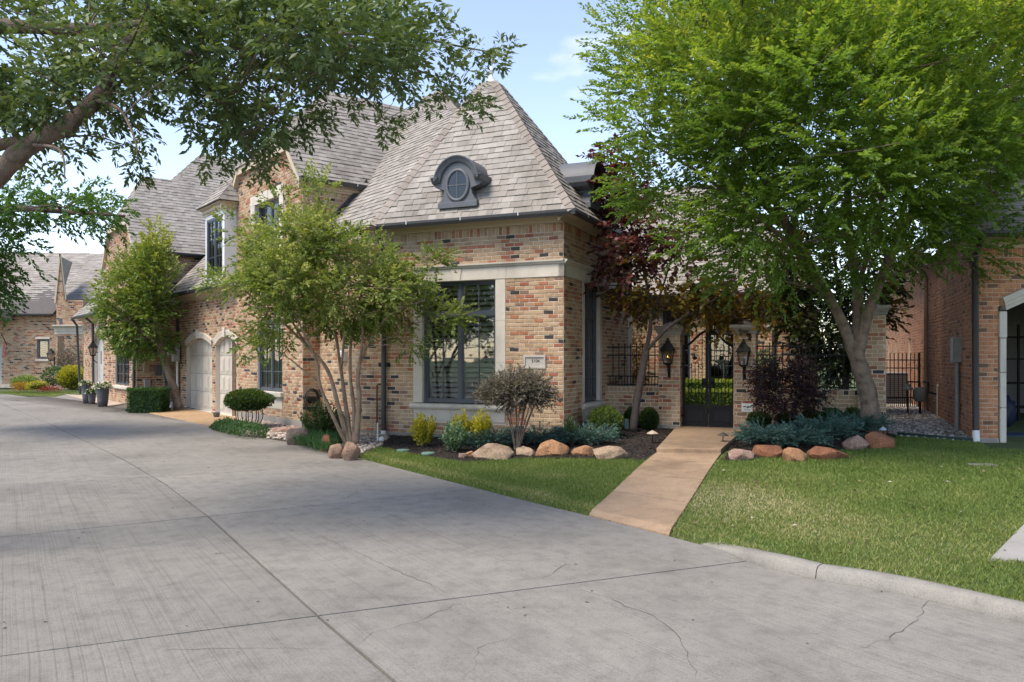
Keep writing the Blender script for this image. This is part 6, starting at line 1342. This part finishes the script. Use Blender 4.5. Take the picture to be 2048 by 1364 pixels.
mound('liriope', [(578, 884), (610, 894), (650, 905), (668, 900), (690, 882), (660, 868), (610, 868)], 6500, .17, .010, LEAF_G, 'grassy dark green clump beside the road and boulders', .12)
TY = at_ground(497, 858)[1]; tz = HC + (HY - 816) / F * TY; stems_z[0] = h1((497 - CX) / F * TY, TY)
shrub('topiary_bush', ((497 - CX) / F * TY, TY, tz - .06), (pxw(94, TY) / 2, .55, (HC + (HY - 779) / F * TY - tz + .06) / 2), 6500, .05, .03, LEAF_BX, 'flat-topped green bush on bare stems beside the right garage door', stems=[(.045 * i, .03 * (i % 3), .075 * i, .05 * (i % 3) - .05, tz + .08) for i in range(-4, 5)], t0=.5, fill=.4)
HYh = 24.0; hx = (298 - CX) / F * HYh
hd = shrub('clipped_hedge', (hx, HYh, h1(hx, HYh)), (pxw(64, HYh) / 2, .4, (HC + (HY - 778) / F * HYh - h1(hx, HYh)) / 2), 6000, .055, .03, LEAF_G, 'dark green box-clipped hedge below the utility boxes', 'hedge', shape='box', t0=.45)
# courtyard hedge and shrubs
for r_, (zb, zt, yy, t0, lab) in enumerate(((.15, .78, 20.6, .75, 'sunlit low front hedge seen through the gate'), (.15, 1.02, 21.4, .6, 'taller rear hedge under the courtyard windows'))):
    xx0, xx1 = (1330 - CX) / F * yy, (1500 - CX) / F * yy
    shrub('courtyard_hedge', ((xx0 + xx1) / 2, yy, zb), ((xx1 - xx0) / 2, .3, (zt - zb) / 2), 5200, .06, .034, LEAF_BR, lab, 'hedge', 'courtyard hedges', shape='box', t0=t0)
shrub_px('orange_maple', 1226, 1296, 628, 770, LEAF_OR, 'orange-leaved shrub behind the left fence panel', .07, .05, 1800, 20.2, fill=.8, t0=.5)
shrub_px('bright_shrub', 1590, 1720, 600, 790, LEAF_BR, 'bright green shrub glimpsed through the right-hand fence', .09, .05, 5200, 25, fill=.7, t0=.6)
shrub_px('bright_shrub', 1500, 1560, 700, 790, LEAF_G, 'green shrub behind the right gate pier', .08, .04, 1800, 20.3, fill=.7, t0=.5)
# far garden
FY = 36.5
def fshrub(name, x0, x1, yt, yb, mat, lab, n, L=.09, Wd=.05, **k):
    Y = k.pop('Y', FY); x = ((x0 + x1) / 2 - CX) / F * Y; z = HC + (HY - yb) / F * Y; zt = HC + (HY - yt) / F * Y; shrub(name, (x, Y, z), (pxw(x1 - x0, Y) / 2, .8, (zt - z) / 2), n, L, Wd, mat, lab, **k)
fshrub('clipped_bush', 122, 168, 732, 778, LEAF_Y, 'round clipped golden bush in front of the far house', 3600, t0=.35)
fshrub('green_bush', 30, 72, 752, 776, LEAF_BR, 'low light green bush left of the far flower bed', 1200, fill=.6, t0=.4)
fshrub('green_bush', 92, 122, 732, 772, LEAF_G, 'dark green bush between far window and golden bush', 1200, fill=.6)
fshrub('purple_shrub', 112, 160, 680, 760, LEAF_LO, 'tall reddish shrub against the far entry bay', 1500, Y=37.8, fill=.9)
fshrub('flower_bed', 30, 66, 764, 782, LEAF_OR, 'orange flowers in the far front garden', 700, .07, .05, fill=.7, Y=35.5, up=.8)
fshrub('yellow_bush', 62, 86, 762, 781, LEAF_Y, 'small yellow bush among the far flowers', 700, .06, .04, Y=35.3)
fshrub('flower_bed', 84, 116, 772, 784, leafmat('petal_red', [(0, (.12, .03, .02)), (1, (.35, .08, .05))], .3), 'low red flowers in the far front garden', 600, .06, .04, fill=.7, Y=35, up=.8)
# pots with white flowers
POT = M('pot_slate', (.085, .09, .10), .6, .2, 5, 50, .15)
for x0, x1, yt, yb, nm in ((164, 181, 770, 807, 'leftmost slate planter with white flowers by the left house'), (176, 192, 786, 808, 'small slate planter with trailing plants between the two tall planters'), (193, 218, 776, 813, 'largest slate planter with white flowers by the left house')):
    g = RP((x0 + x1) / 2, yb); z0 = zr(g.y) + .01; r = pxw(x1 - x0, g.y) / 2; h = (yb - yt) / F * g.y; o = thing('planter', (g.x, g.y, z0), nm, 'planter', 'slate planters')
    MB().lathe((g.x, g.y, z0), [(r * .68, 0), (r * .8, h * .3), (r * .95, h * .85), (r, h * .95), (r, h), (r * .88, h), (r * .85, h * .9)], 20).build('pot', POT, o, smooth=True)
    n = 500; q = unit(rng.normal(0, 1, (n, 3))); q[:, 2] = abs(q[:, 2]); p = np.array((g.x, g.y, z0 + h)) + q * np.array((r * 1.25, r * 1.25, r * .75)) * rng.uniform(.5, 1, (n, 1))
    leaf_mesh('leaves', p, unit(q + rng.normal(0, .5, q.shape)), .09, .04, rng.random(n), LEAF_G, o)
    n = 200 if 'white' in nm else 40; q = unit(rng.normal(0, 1, (n, 3))); q[:, 2] = abs(q[:, 2]); p = np.array((g.x, g.y, z0 + h)) + q * np.array((r * 1.3, r * 1.3, r * .85)); leaf_mesh('petals', p, unit(rng.normal(0, 1, q.shape)), .08, .075, rng.random(n), LEAF_W, o, 1.5)
# ------------------------------------------------------------------ rocks
def rockmat(name, c, c2): 
    m, nt, N, L, b = newmat(name); n1 = pos_noise(nt, 4.5, 6, .65); n2 = pos_noise(nt, 35, 5, .7)
    k = mixc(nt, ramp(nt, n1, [(.35, c2), (.5, c), (.68, sc(c, 1.25))]), ramp(nt, n2, [(.3, (.45, .44, .43)), (.6, (1.12, 1.12, 1.12))]), .9, 'MULTIPLY'); L.new(k, b.inputs['Base Color']); b.inputs['Roughness'].default_value = .92
    ad = N.new('ShaderNodeMath'); ad.operation = 'ADD'; L.new(n1, ad.inputs[0]); L.new(n2, ad.inputs[1]); L.new(bump(nt, ad.outputs[0], .7, .04), b.inputs['Normal']); return m
RK = [rockmat('rock_buff', (.37, .265, .175), (.22, .15, .10)), rockmat('rock_orange', (.38, .20, .10), (.22, .11, .06)), rockmat('rock_red', (.30, .125, .06), (.19, .08, .045)), rockmat('rock_pink', (.34, .22, .17), (.20, .13, .11)), rockmat('rock_dark', (.13, .10, .085), (.07, .055, .05)), rockmat('rock_brown', (.25, .16, .11), (.15, .10, .08))]
def rock(x0, x1, yt, yb, mi, label, group, seed, depth=.8):
    g = at_ground((x0 + x1) / 2, yb - 1); Y = g[1] + pxw(x1 - x0, g[1]) * .12; h = (yb - yt) / F * Y; w = pxw(x1 - x0, Y)
    zg = max(g[2], h1(g[0] * Y / g[1], Y) - .10)
    return blob('rock', (g[0] * Y / g[1], Y, zg + h * .30), (w * .66, w * .55 * depth, h * .80), RK[mi], label, 'rock', group, None, .22, 2.2, .60, seed, 4, None, 24)
GL = 'rocks edging the left bed'; GRr = 'rocks edging the right bed'
for i, (x0, x1, yt, yb, mi, lab) in enumerate(((950, 1031, 889, 919, 0, 'pale layered rock at the left end of the left bed edging'), (1031, 1071, 896, 914, 0, 'small pale rock second in the left bed edging'), (1070, 1140, 884, 912, 1, 'large tan rock in the middle of the left bed edging'), (1143, 1193, 890, 913, 1, 'brown rock fourth in the left bed edging'), (1191, 1257, 891, 919, 0, 'long tan rock at the right end of the left bed edging'), (916, 934, 907, 917, 3, 'small loose pink stone at the lawn edge'), (931, 948, 903, 913, 1, 'small loose orange stone beside the pale layered rock'))):
    rock(x0, x1, yt, yb, mi, lab, GL, 11 + i)
for i, (x0, x1, yt, yb, mi, lab) in enumerate(((1456, 1501, 896, 922, 3, 'pinkish rock nearest the walk in the right bed edging'), (1500, 1572, 888, 913, 2, 'long rust red rock second in the right bed edging'), (1567, 1617, 877, 903, 1, 'rounded orange rock third in the right bed edging'), (1615, 1685, 873, 899, 2, 'smooth rust rock fourth in the right bed edging'), (1685, 1734, 871, 899, 3, 'grey-pink jagged rock fifth in the right bed edging'), (1726, 1789, 866, 897, 2, 'large orange-red rock at the right end of the bed edging'), (1742, 1774, 838, 872, 2, 'flat-topped red rock behind the right end of the edging'))):
    rock(x0, x1, yt, yb, mi, lab, GRr, 31 + i)
for i, (x0, x1, yt, yb, mi, lab) in enumerate(((571, 630, 850, 886, 4, 'dark humped boulder beside the grassy clump'), (640, 663, 869, 899, 2, 'upright red boulder at the road edge'), (656, 690, 886, 913, 5, 'brown boulder at the road edge beside the lawn tip'), (683, 716, 884, 917, 5, 'large brown boulder at the tip of the left lawn'), (541, 600, 853, 868, 3, 'flat tan stone slab in the rock bed'))):
    rock(x0, x1, yt, yb, mi, lab, 'boulders in the rock bed', 51 + i)
# ------------------------------------------------------------------ pebbles, gravel, mulch chips, turf
def scatter(poly, n):
    pl = [(Vector(p).x, Vector(p).y) for p in poly]; xs = [p[0] for p in pl]; ys = [p[1] for p in pl]; x = rng.uniform(min(xs), max(xs), n * 4); y = rng.uniform(min(ys), max(ys), n * 4); ok = pip(x, y, pl); return x[ok][:n], y[ok][:n]
bm = bmesh.new(); bmesh.ops.create_icosphere(bm, subdivisions=1, radius=1); ICV = np.array([v.co[:] for v in bm.verts]); ICF = np.array([[v.index for v in f.verts] for f in bm.faces]); bm.free()
bm = bmesh.new(); bmesh.ops.create_icosphere(bm, subdivisions=0 if False else 1, radius=1); bm.free()
OCV = np.array([(1, 0, 0), (-1, 0, 0), (0, 1, 0), (0, -1, 0), (0, 0, 1), (0, 0, -1)], float); OCF = np.array([(0, 2, 4), (2, 1, 4), (1, 3, 4), (3, 0, 4), (2, 0, 5), (1, 2, 5), (3, 1, 5), (0, 3, 5)])
def stones(name, x, y, z, size, mat, bv, bf, label, cat, smooth=True):
    n = len(x); s = size * rng.uniform(.55, 1.3, (n, 1)) * rng.uniform(.7, 1.2, (n, 3)) * np.array([1, 1, .62]); a = rng.uniform(0, 6.3, n); nv = len(bv)
    V_ = bv[None] * (1 + .13 * rng.normal(0, 1, (n, nv, 1))) * s[:, None, :]; c, sn = np.cos(a)[:, None], np.sin(a)[:, None]
    X = V_[..., 0] * c - V_[..., 1] * sn + x[:, None]; Y = V_[..., 0] * sn + V_[..., 1] * c + y[:, None]; Z = V_[..., 2] + z[:, None]
    v = np.stack([X, Y, Z], -1).reshape(-1, 3); f = (bf[None] + (np.arange(n) * nv)[:, None, None]).reshape(-1, 3)
    me = bpy.data.meshes.new(name); me.vertices.add(len(v)); me.vertices.foreach_set('co', v.ravel().astype(np.float32)); me.loops.add(len(f) * 3); me.loops.foreach_set('vertex_index', f.ravel().astype(np.int32)); me.polygons.add(len(f))
    me.polygons.foreach_set('loop_start', np.arange(0, len(f) * 3, 3, dtype=np.int32)); me.polygons.foreach_set('loop_total', np.full(len(f), 3, np.int32)); me.polygons.foreach_set('use_smooth', np.full(len(f), smooth))
    at = me.attributes.new('tint', 'FLOAT', 'FACE'); at.data.foreach_set('value', np.repeat(rng.random(n), len(bf)).astype(np.float32)); me.materials.append(mat); me.update(calc_edges=True)
    o = bpy.data.objects.new(name, me); link(o); tag(o, label, cat, None, 'stuff'); return o
def tintmat(name, stops, rough=.85):
    m, nt, N, L, b = newmat(name); at = N.new('ShaderNodeAttribute'); at.attribute_name = 'tint'; k = mixc(nt, ramp(nt, at.outputs['Fac'], stops), ramp(nt, pos_noise(nt, 80, 3), [(.3, (.7, .7, .7)), (.7, (1.15, 1.15, 1.15))]), .7, 'MULTIPLY'); L.new(k, b.inputs['Base Color']); b.inputs['Roughness'].default_value = rough; return m
x, y = scatter(PB, 2600); ap_ok = ~pip(x, y, [(p[0], p[1]) for p in [at_ground(*q)[:2] for q in [(578, 884), (610, 894), (650, 905), (668, 900), (690, 882), (660, 868), (610, 868)]]]); x, y = x[ap_ok], y[ap_ok]
stones('river_pebbles', x, y, H(x, y) + .04, .045, tintmat('pebble', [(0, (.16, .12, .10)), (.5, (.34, .27, .22)), (1, (.55, .48, .42))]), ICV, ICF, 'rounded river pebbles filling the bed beside the crape myrtle', 'pebbles')
x, y = scatter(GV, 9000); ok = y < 23; x, y = x[ok], y[ok]
stones('gravel', x, y, H(x, y) + .035, .035, tintmat('gravel_stone', [(0, (.14, .115, .09)), (.5, (.33, .29, .25)), (1, (.62, .58, .53))]), OCV, OCF, 'pale crushed gravel in the side yard by the neighbour house', 'gravel', False)
CHIP = leafmat('mulch_chip', [(0, (.010, .008, .007)), (.6, (.032, .024, .02)), (1, (.10, .075, .055))], 0, .9, .2)
for poly, n in ((LB, 5200), (RBED, 4200)):
    x, y = scatter(poly, n); d = unit(np.stack([rng.normal(0, 1, len(x)), rng.normal(0, 1, len(x)), rng.normal(0, .25, len(x))], 1)); o = leaf_mesh('mulch_chips', np.stack([x, y, H(x, y) + .038 + .012 * rng.random(len(x))], 1), d, .07 * rng.uniform(.4, 1.3, len(x)), .022, rng.random(len(x)) ** 1.5, CHIP, None, 2.0, 0, 'stuff'); o['label'] = 'dark shredded bark mulch ' + ('in the bed below the tower window' if poly is LB else 'in the raised bed right of the walk'); o['category'] = 'mulch'
GRASS = leafmat('grass_blade', [(0, (.075, .125, .024)), (.4, (.15, .215, .045)), (.62, (.22, .265, .07)), (.8, (.34, .31, .13)), (1, (.50, .44, .26))], .3, .6)
LLAWN = [RP(714, 915) + Vector((.03, .05))] + [p + Vector((.02, .03)) for p in E[15:18]] + [RP(1174, 1030.5), st0 + Vector((-.06, -.15))] + [LB[i] for i in (5, 4, 3, 2, 1, 0)]
KB = [p for p in fine]
RLAWN = [wl1 + Vector((.02, .0))] + [p + Vector((.0, .02)) for p in [RP(1400, 1088), RP(1440, 1097)]] + [KB[i] + (Vector((-(KB[i + 1] - KB[i - 1]).normalized().y, (KB[i + 1] - KB[i - 1]).normalized().x))) * .2 for i in range(6, len(KB) - 1, 2)] + [Vector((40, 3)), Vector((16, 8.5)), Vector((9.5, 12.4)), ZP(1985, 906, .08), ZP(1958, 888, .10), ZP(1797, 879, .10)] + [RBED[i] for i in (5, 4, 3, 2, 1, 0)] + [st1 + Vector((.05, -.1))]
WLK = [(4.12, 6.73), (4.5, 6.56), (5.3, 6.1), (10.2, 10.3), (9.0, 11.4), (5.03, 7.66)]
def turf(poly, dens, name, label, ymax=99, xmax=14):
    c_ = sum((Vector(p).to_2d() for p in poly), Vector((0, 0))) / len(poly); poly = [Vector(p).to_2d() + (Vector(p).to_2d() - c_).normalized() * .035 for p in poly]
    pl = [(Vector(p).x, Vector(p).y) for p in poly]; xs = [p[0] for p in pl]; ys = [p[1] for p in pl]; x0, x1, y0, y1 = min(xs), min(max(xs), xmax), max(min(ys), 2), min(max(ys), ymax); n = int((x1 - x0) * (y1 - y0) * dens)
    x = rng.uniform(x0, x1, n); y = rng.uniform(y0, y1, n)
    ok = pip(x, y, pl) & ~pip(x, y, WLK) & (x / np.maximum(y, .1) < .80) & (x / np.maximum(y, .1) > -.85); x, y = x[ok], y[ok]; n = len(x)
    dry = np.zeros(n)
    for (px, py, r, k) in ((1450, 1000, 1.1, .95), (1540, 1010, .9, .7), (1400, 1060, .6, .5), (1650, 1050, .9, .55), (1820, 1080, .8, .5), (1560, 960, .7, .25), (1105, 952, .35, .5), (1000, 940, 1.4, .18), (1700, 1120, .8, .3)):
        c = at_ground(px, py); dry = np.maximum(dry, k * np.exp(-((x - c[0]) ** 2 + (y - c[1]) ** 2) / r ** 2))
    edge_ = polydist(x, y, EL, False); dry = np.maximum(dry, .5 * np.exp(-(edge_ - .25) ** 2 / .03))
    nz = np.array([noise.noise(Vector((a * 1.3, b * 1.3, 0))) for a, b in zip(x[::1], y[::1])]) if n < 60000 else np.sin(x * 3.1 + 1.3 * np.sin(y * 2.3)) * np.sin(y * 2.7 + 1.1 * np.sin(x * 1.9)) * .6
    t = .38 + .17 * nz + rng.normal(0, .13, n) + dry * rng.uniform(.1, 1.0, n)
    d = unit(np.stack([rng.normal(0, .5, n), rng.normal(0, .5, n), np.full(n, .8)], 1)); dist = np.hypot(x, y); L_ = .052 * rng.uniform(.6, 1.3, n) * (1 - .35 * dry); wd = (.0042 + .00042 * dist)
    o = leaf_mesh(name, np.stack([x, y, H(x, y) + .004], 1), d, L_, wd, t, GRASS, None, .1, 0, 'stuff', .3); o['label'] = label; o['category'] = 'grass'; return o
turf(LLAWN, 5200, 'grass', 'clipped green turf between road, rocks and walk'); turf(RLAWN, 3600, 'grass', 'clipped green turf with dry straw patches right of the walk')
FLAWN = [RP(33, 790), RP(110, 794), RP(131, 789), Vector((-19.5, 36)), Vector((-24, 36))]; turf(FLAWN, 500, 'grass', 'small strip of turf in front of the far house', 60)
# litter of leaves on road and lawn
x = rng.uniform(-9, 6, 900); y = rng.uniform(4.2, 20, 900); onroad = ~pip(x, y, HOUSEPOLY); x, y = x[onroad], y[onroad]; keep = rng.random(len(x)) < .30; x, y = x[keep], y[keep]
LIT = leafmat('dry_leaf', [(0, (.03, .022, .016)), (.6, (.09, .06, .035)), (.9, (.22, .16, .09)), (1, (.5, .47, .42))], 0, .9)
o = leaf_mesh('leaf_litter', np.stack([x, y, RA + RB * y + .006], 1), unit(np.stack([rng.normal(0, 1, len(x)), rng.normal(0, 1, len(x)), np.zeros(len(x))], 1)), .034 * rng.uniform(.4, 1.4, len(x)), .013, rng.random(len(x)) * .9, LIT, None, 3.0, .2, 'stuff'); o['label'] = 'dry fallen leaves scattered over the concrete road'; o['category'] = 'leaves'
x = rng.uniform(.5, 8, 200); y = rng.uniform(5.5, 13, 200); ok = pip(x, y, [(Vector(p).x, Vector(p).y) for p in RLAWN]); x, y = x[ok], y[ok]
o = leaf_mesh('leaf_litter', np.stack([x, y, H(x, y) + .05], 1), unit(np.stack([rng.normal(0, 1, len(x)), rng.normal(0, 1, len(x)), rng.normal(0, .2, len(x))], 1)), .06, .03, .4 + .6 * rng.random(len(x)), LIT, None, 2.0, .2, 'stuff'); o['label'] = 'pale dry leaves lying on the right lawn'; o['category'] = 'leaves'
# ------------------------------------------------------------------ small fittings
def text(name, s, fr, a, z, d, size, mat, parent, ext=.003):
    c = bpy.data.curves.new(name, 'FONT'); c.body = s; c.size = size; c.align_x = 'CENTER'; c.extrude = ext; c.materials.append(mat); o = bpy.data.objects.new(name, c); link(o, parent)
    me = bpy.data.meshes.new_from_object(o.evaluated_get(bpy.context.evaluated_depsgraph_get())); bpy.data.objects.remove(o); o = bpy.data.objects.new(name, me); link(o, parent); p = fr.P(a, z, d) - wloc(parent); o.matrix_local = Matrix(((fr.e.x, 0, -fr.n.x, p.x), (fr.e.y, 0, -fr.n.y, p.y), (0, 1, 0, p.z), (0, 0, 0, 1))); return o
nsx0, nsz0 = TF.px(1048, 737); nsx1, nsz1 = TF.px(1092, 710); ns = thing('address_stone', TF.P((nsx0 + nsx1) / 2, nsz0, .02), 'pale stone house number block in the tower brickwork', 'sign')
nf = MB()
for r in ((nsx0, nsx1, nsz0, nsz0 + .045), (nsx0, nsx1, nsz1 - .045, nsz1), (nsx0, nsx0 + .04, nsz0 + .045, nsz1 - .045), (nsx1 - .04, nsx1, nsz0 + .045, nsz1 - .045)): nf.box(TF, *r, -.02, .035)
PLQ = M('plaque_stone', (.40, .37, .33), .8, .15, 6, 60, .2); nf.build('border', PLQ, ns, bevel=.004); box_part('face', TF, (nsx0 + .04, nsx1 - .04, nsz0 + .045, nsz1 - .045, -.02, .014), PLQ, ns); text('number', '5104', TF, (nsx0 + nsx1) / 2 + .02, nsz0 + .12, .016, .085, IRON, ns)
PF = Fr(ZP(1176, 876, .03) + Vector((0, .0)), (.97, .05), (-.05, .97)); pz = h1(PF.O.x, PF.O.y); py_ = PF.O.y
pl_ = thing('number_plaque', PF.P(0, pz), 'dark arched house number plaque behind the juniper', 'sign'); hw = pxw(24, py_); zc = HC + (HY - 872) / F * py_; zt_ = HC + (HY - 842) / F * py_
out = [(-hw, zc), (hw, zc), (hw, zc + .1)] + [(hw * math.cos(t) * .96, zc + .1 + (zt_ - zc - .1) * math.sin(t)) for t in np.linspace(.15, math.pi - .15, 12)] + [(-hw, zc + .1)]
MB().prism(PF, out, -.012, .012).build('plate', M('plaque_black', (.018, .018, .022), .5, .2), pl_, bevel=.004); text('number', '5104', PF, 0, zc + .12, .0125, .10, M('plaque_gold', (.42, .36, .28), .5, .1), pl_)
for sx in (-.12, .12): MB().tube([PF.P(sx, pz - .05), PF.P(sx, zc + .05)], .008, 6).build('stake', IRON, pl_)
# hose reel and tap on the garage side wall
ha, hz_ = GR.px(624, 800, .12); hr = thing('hose_reel', GR.P(ha, .3, .1), 'dark coiled garden hose on its wall reel', 'hose reel')
for k in range(5): MB().tube([GR.P(ha + (.16 + .012 * (k % 3)) * math.cos(t), hz_ + (.24 + .015 * (k % 3)) * math.sin(t), .06 + .03 * k) for t in np.linspace(0, 2 * math.pi, 28)], .012, 6, False).build('hose_coil', M('hose_black', (.025, .027, .026), .6, .2), hr, smooth=True)
MB().tube([GR.P(ha, hz_, .0), GR.P(ha, hz_, .2)], .08, 14).build('drum', IRON, hr); MB().tube(smooth_path([GR.P(ha - .14, hz_ - .1, .15), GR.P(ha - .16, hz_ - .5, .16), GR.P(ha - .1, .1, .2)]), .012, 6).build('hose_end', MATS['hose_black'], hr)
# lamps, pipes, covers
def stake_light(px, py, label, hgt, r, mat, Y=None, mush=True):
    g = at_ground(px, py); o = thing('path_light', g, label, 'light', 'garden path lights'); MB().tube([(g[0], g[1], g[2] - .05), (g[0], g[1], g[2] + hgt)], .009, 6).build('stake', IRON, o)
    MB().lathe((g[0], g[1], g[2] + hgt - .03), [(r * .3, -.01), (r, 0), (r * .95, .012), (r * .5, .04), (r * .12, .06), (0, .065)], 16).build('lamp_hood', mat, o, smooth=True)
TANM = M('lamp_tan', (.42, .34, .26), .5, .15); stake_light(1305, 888, 'mushroom path light in the mulch left of the walk', .22, .11, TANM); stake_light(1446, 892, 'dark path light beside the landing', .22, .10, M('lamp_bronze', (.10, .085, .07), .5, .15)); stake_light(1766, 884, 'small path light among junipers under the shade tree', .26, .06, M('lamp_blue', (.35, .42, .5), .4, .1))
def simple(name, label, cat, mb, mat, bevel=.008, group=None): o = mb.build(name, mat, None, bevel=bevel); return tag(o, label, cat, group)
def post_px(px, py, w, h, d=None): g = at_ground(px, py); return MB().cube(g[0] - w / 2, g[0] + w / 2, g[1] - (d or w) / 2, g[1] + (d or w) / 2, g[2] - .05, g[2] + h)
GRN = M('utility_green', (.13, .20, .19), .6, .15); simple('utility_pedestal', 'small grey-green utility pedestal beside the purple tree trunk', 'utility box', post_px(1253, 858, .09, .22), GRN); g = at_ground(1261, 856); simple('utility_post', 'taller rounded green utility post by the purple tree', 'utility box', MB().lathe((g[0], g[1], g[2]), [(.055, -.05), (.055, .36), (.04, .40), (0, .42)], 12), GRN, 0)
g = at_ground(763, 886); o = blob('pipe_cap', (g[0], g[1], g[2] + .07), (.055, .055, .06), PVC, 'white round drain cap beside the downpipe', 'pipe cap', amp=.0, sub=3)
MBp = MB().tube([(at_ground(755, 886)[0], at_ground(755, 886)[1], .0), (at_ground(755, 886)[0], at_ground(755, 886)[1], .36)], .014, 8); simple('vent_pipe', 'thin white pipe standing by the tower downpipe', 'pipe', MBp, PVC, 0)
a_ = TF.px(757, 800)[0]; simple('gas_riser', 'thin rusty pipe rising against the tower wall', 'pipe', MB().tube([TF.P(a_, -.1, .06), TF.P(a_, 1.05, .06), TF.P(a_ + .03, 1.08, .05), TF.P(a_ + .12, 1.08, .01)], .017, 8), M('rusty_pipe', (.10, .05, .035), .8, .3), 0)
g = RP(343, 818); simple('cleanout_pipe', 'short white capped pipe beside the garage apron', 'pipe', MB().lathe((g.x, g.y, zr(g.y)), [(.05, 0), (.05, .14), (.065, .14), (.065, .22), (.03, .23), (0, .23)], 14), PVC, 0)
g = at_ground(433, 842); o = simple('spot_light', 'small dark spotlight at the garage apron', 'light', MB().lathe((g[0], g[1], g[2]), [(.06, 0), (.05, .03), (.02, .05), (.02, .1), (.08, .13), (.10, .24), (.0, .25)], 12), EB, 0)
for px, py, lab in ((806, 903, 'green round valve cover near the left lawn tip'), (856, 909, 'green round valve cover nearer the edging rocks')):
    g = at_ground(px, py); simple('valve_cover', lab, 'valve cover', MB().lathe((g[0], g[1], g[2]), [(.12, -.02), (.12, .03), (.10, .04), (.0, .045)], 20), M('valve_green', (.12, .21, .165), .6, .15), 0, 'irrigation valve covers')
g = ZP(1965, 943, .05); simple('meter_lid', 'small concrete lid set in the right lawn', 'lid', MB().cube(g.x - .17, g.x + .17, g.y - .1, g.y + .1, h1(g.x, g.y), h1(g.x, g.y) + .035), CURB)
a_, z_ = AW.px(690, 712); simple('vent_hood', 'white wall vent behind the crape myrtle stems', 'vent', MB().box(AW, a_ - .12, a_ + .12, z_ - .12, z_ + .12, 0, .1), WHITE, .02)
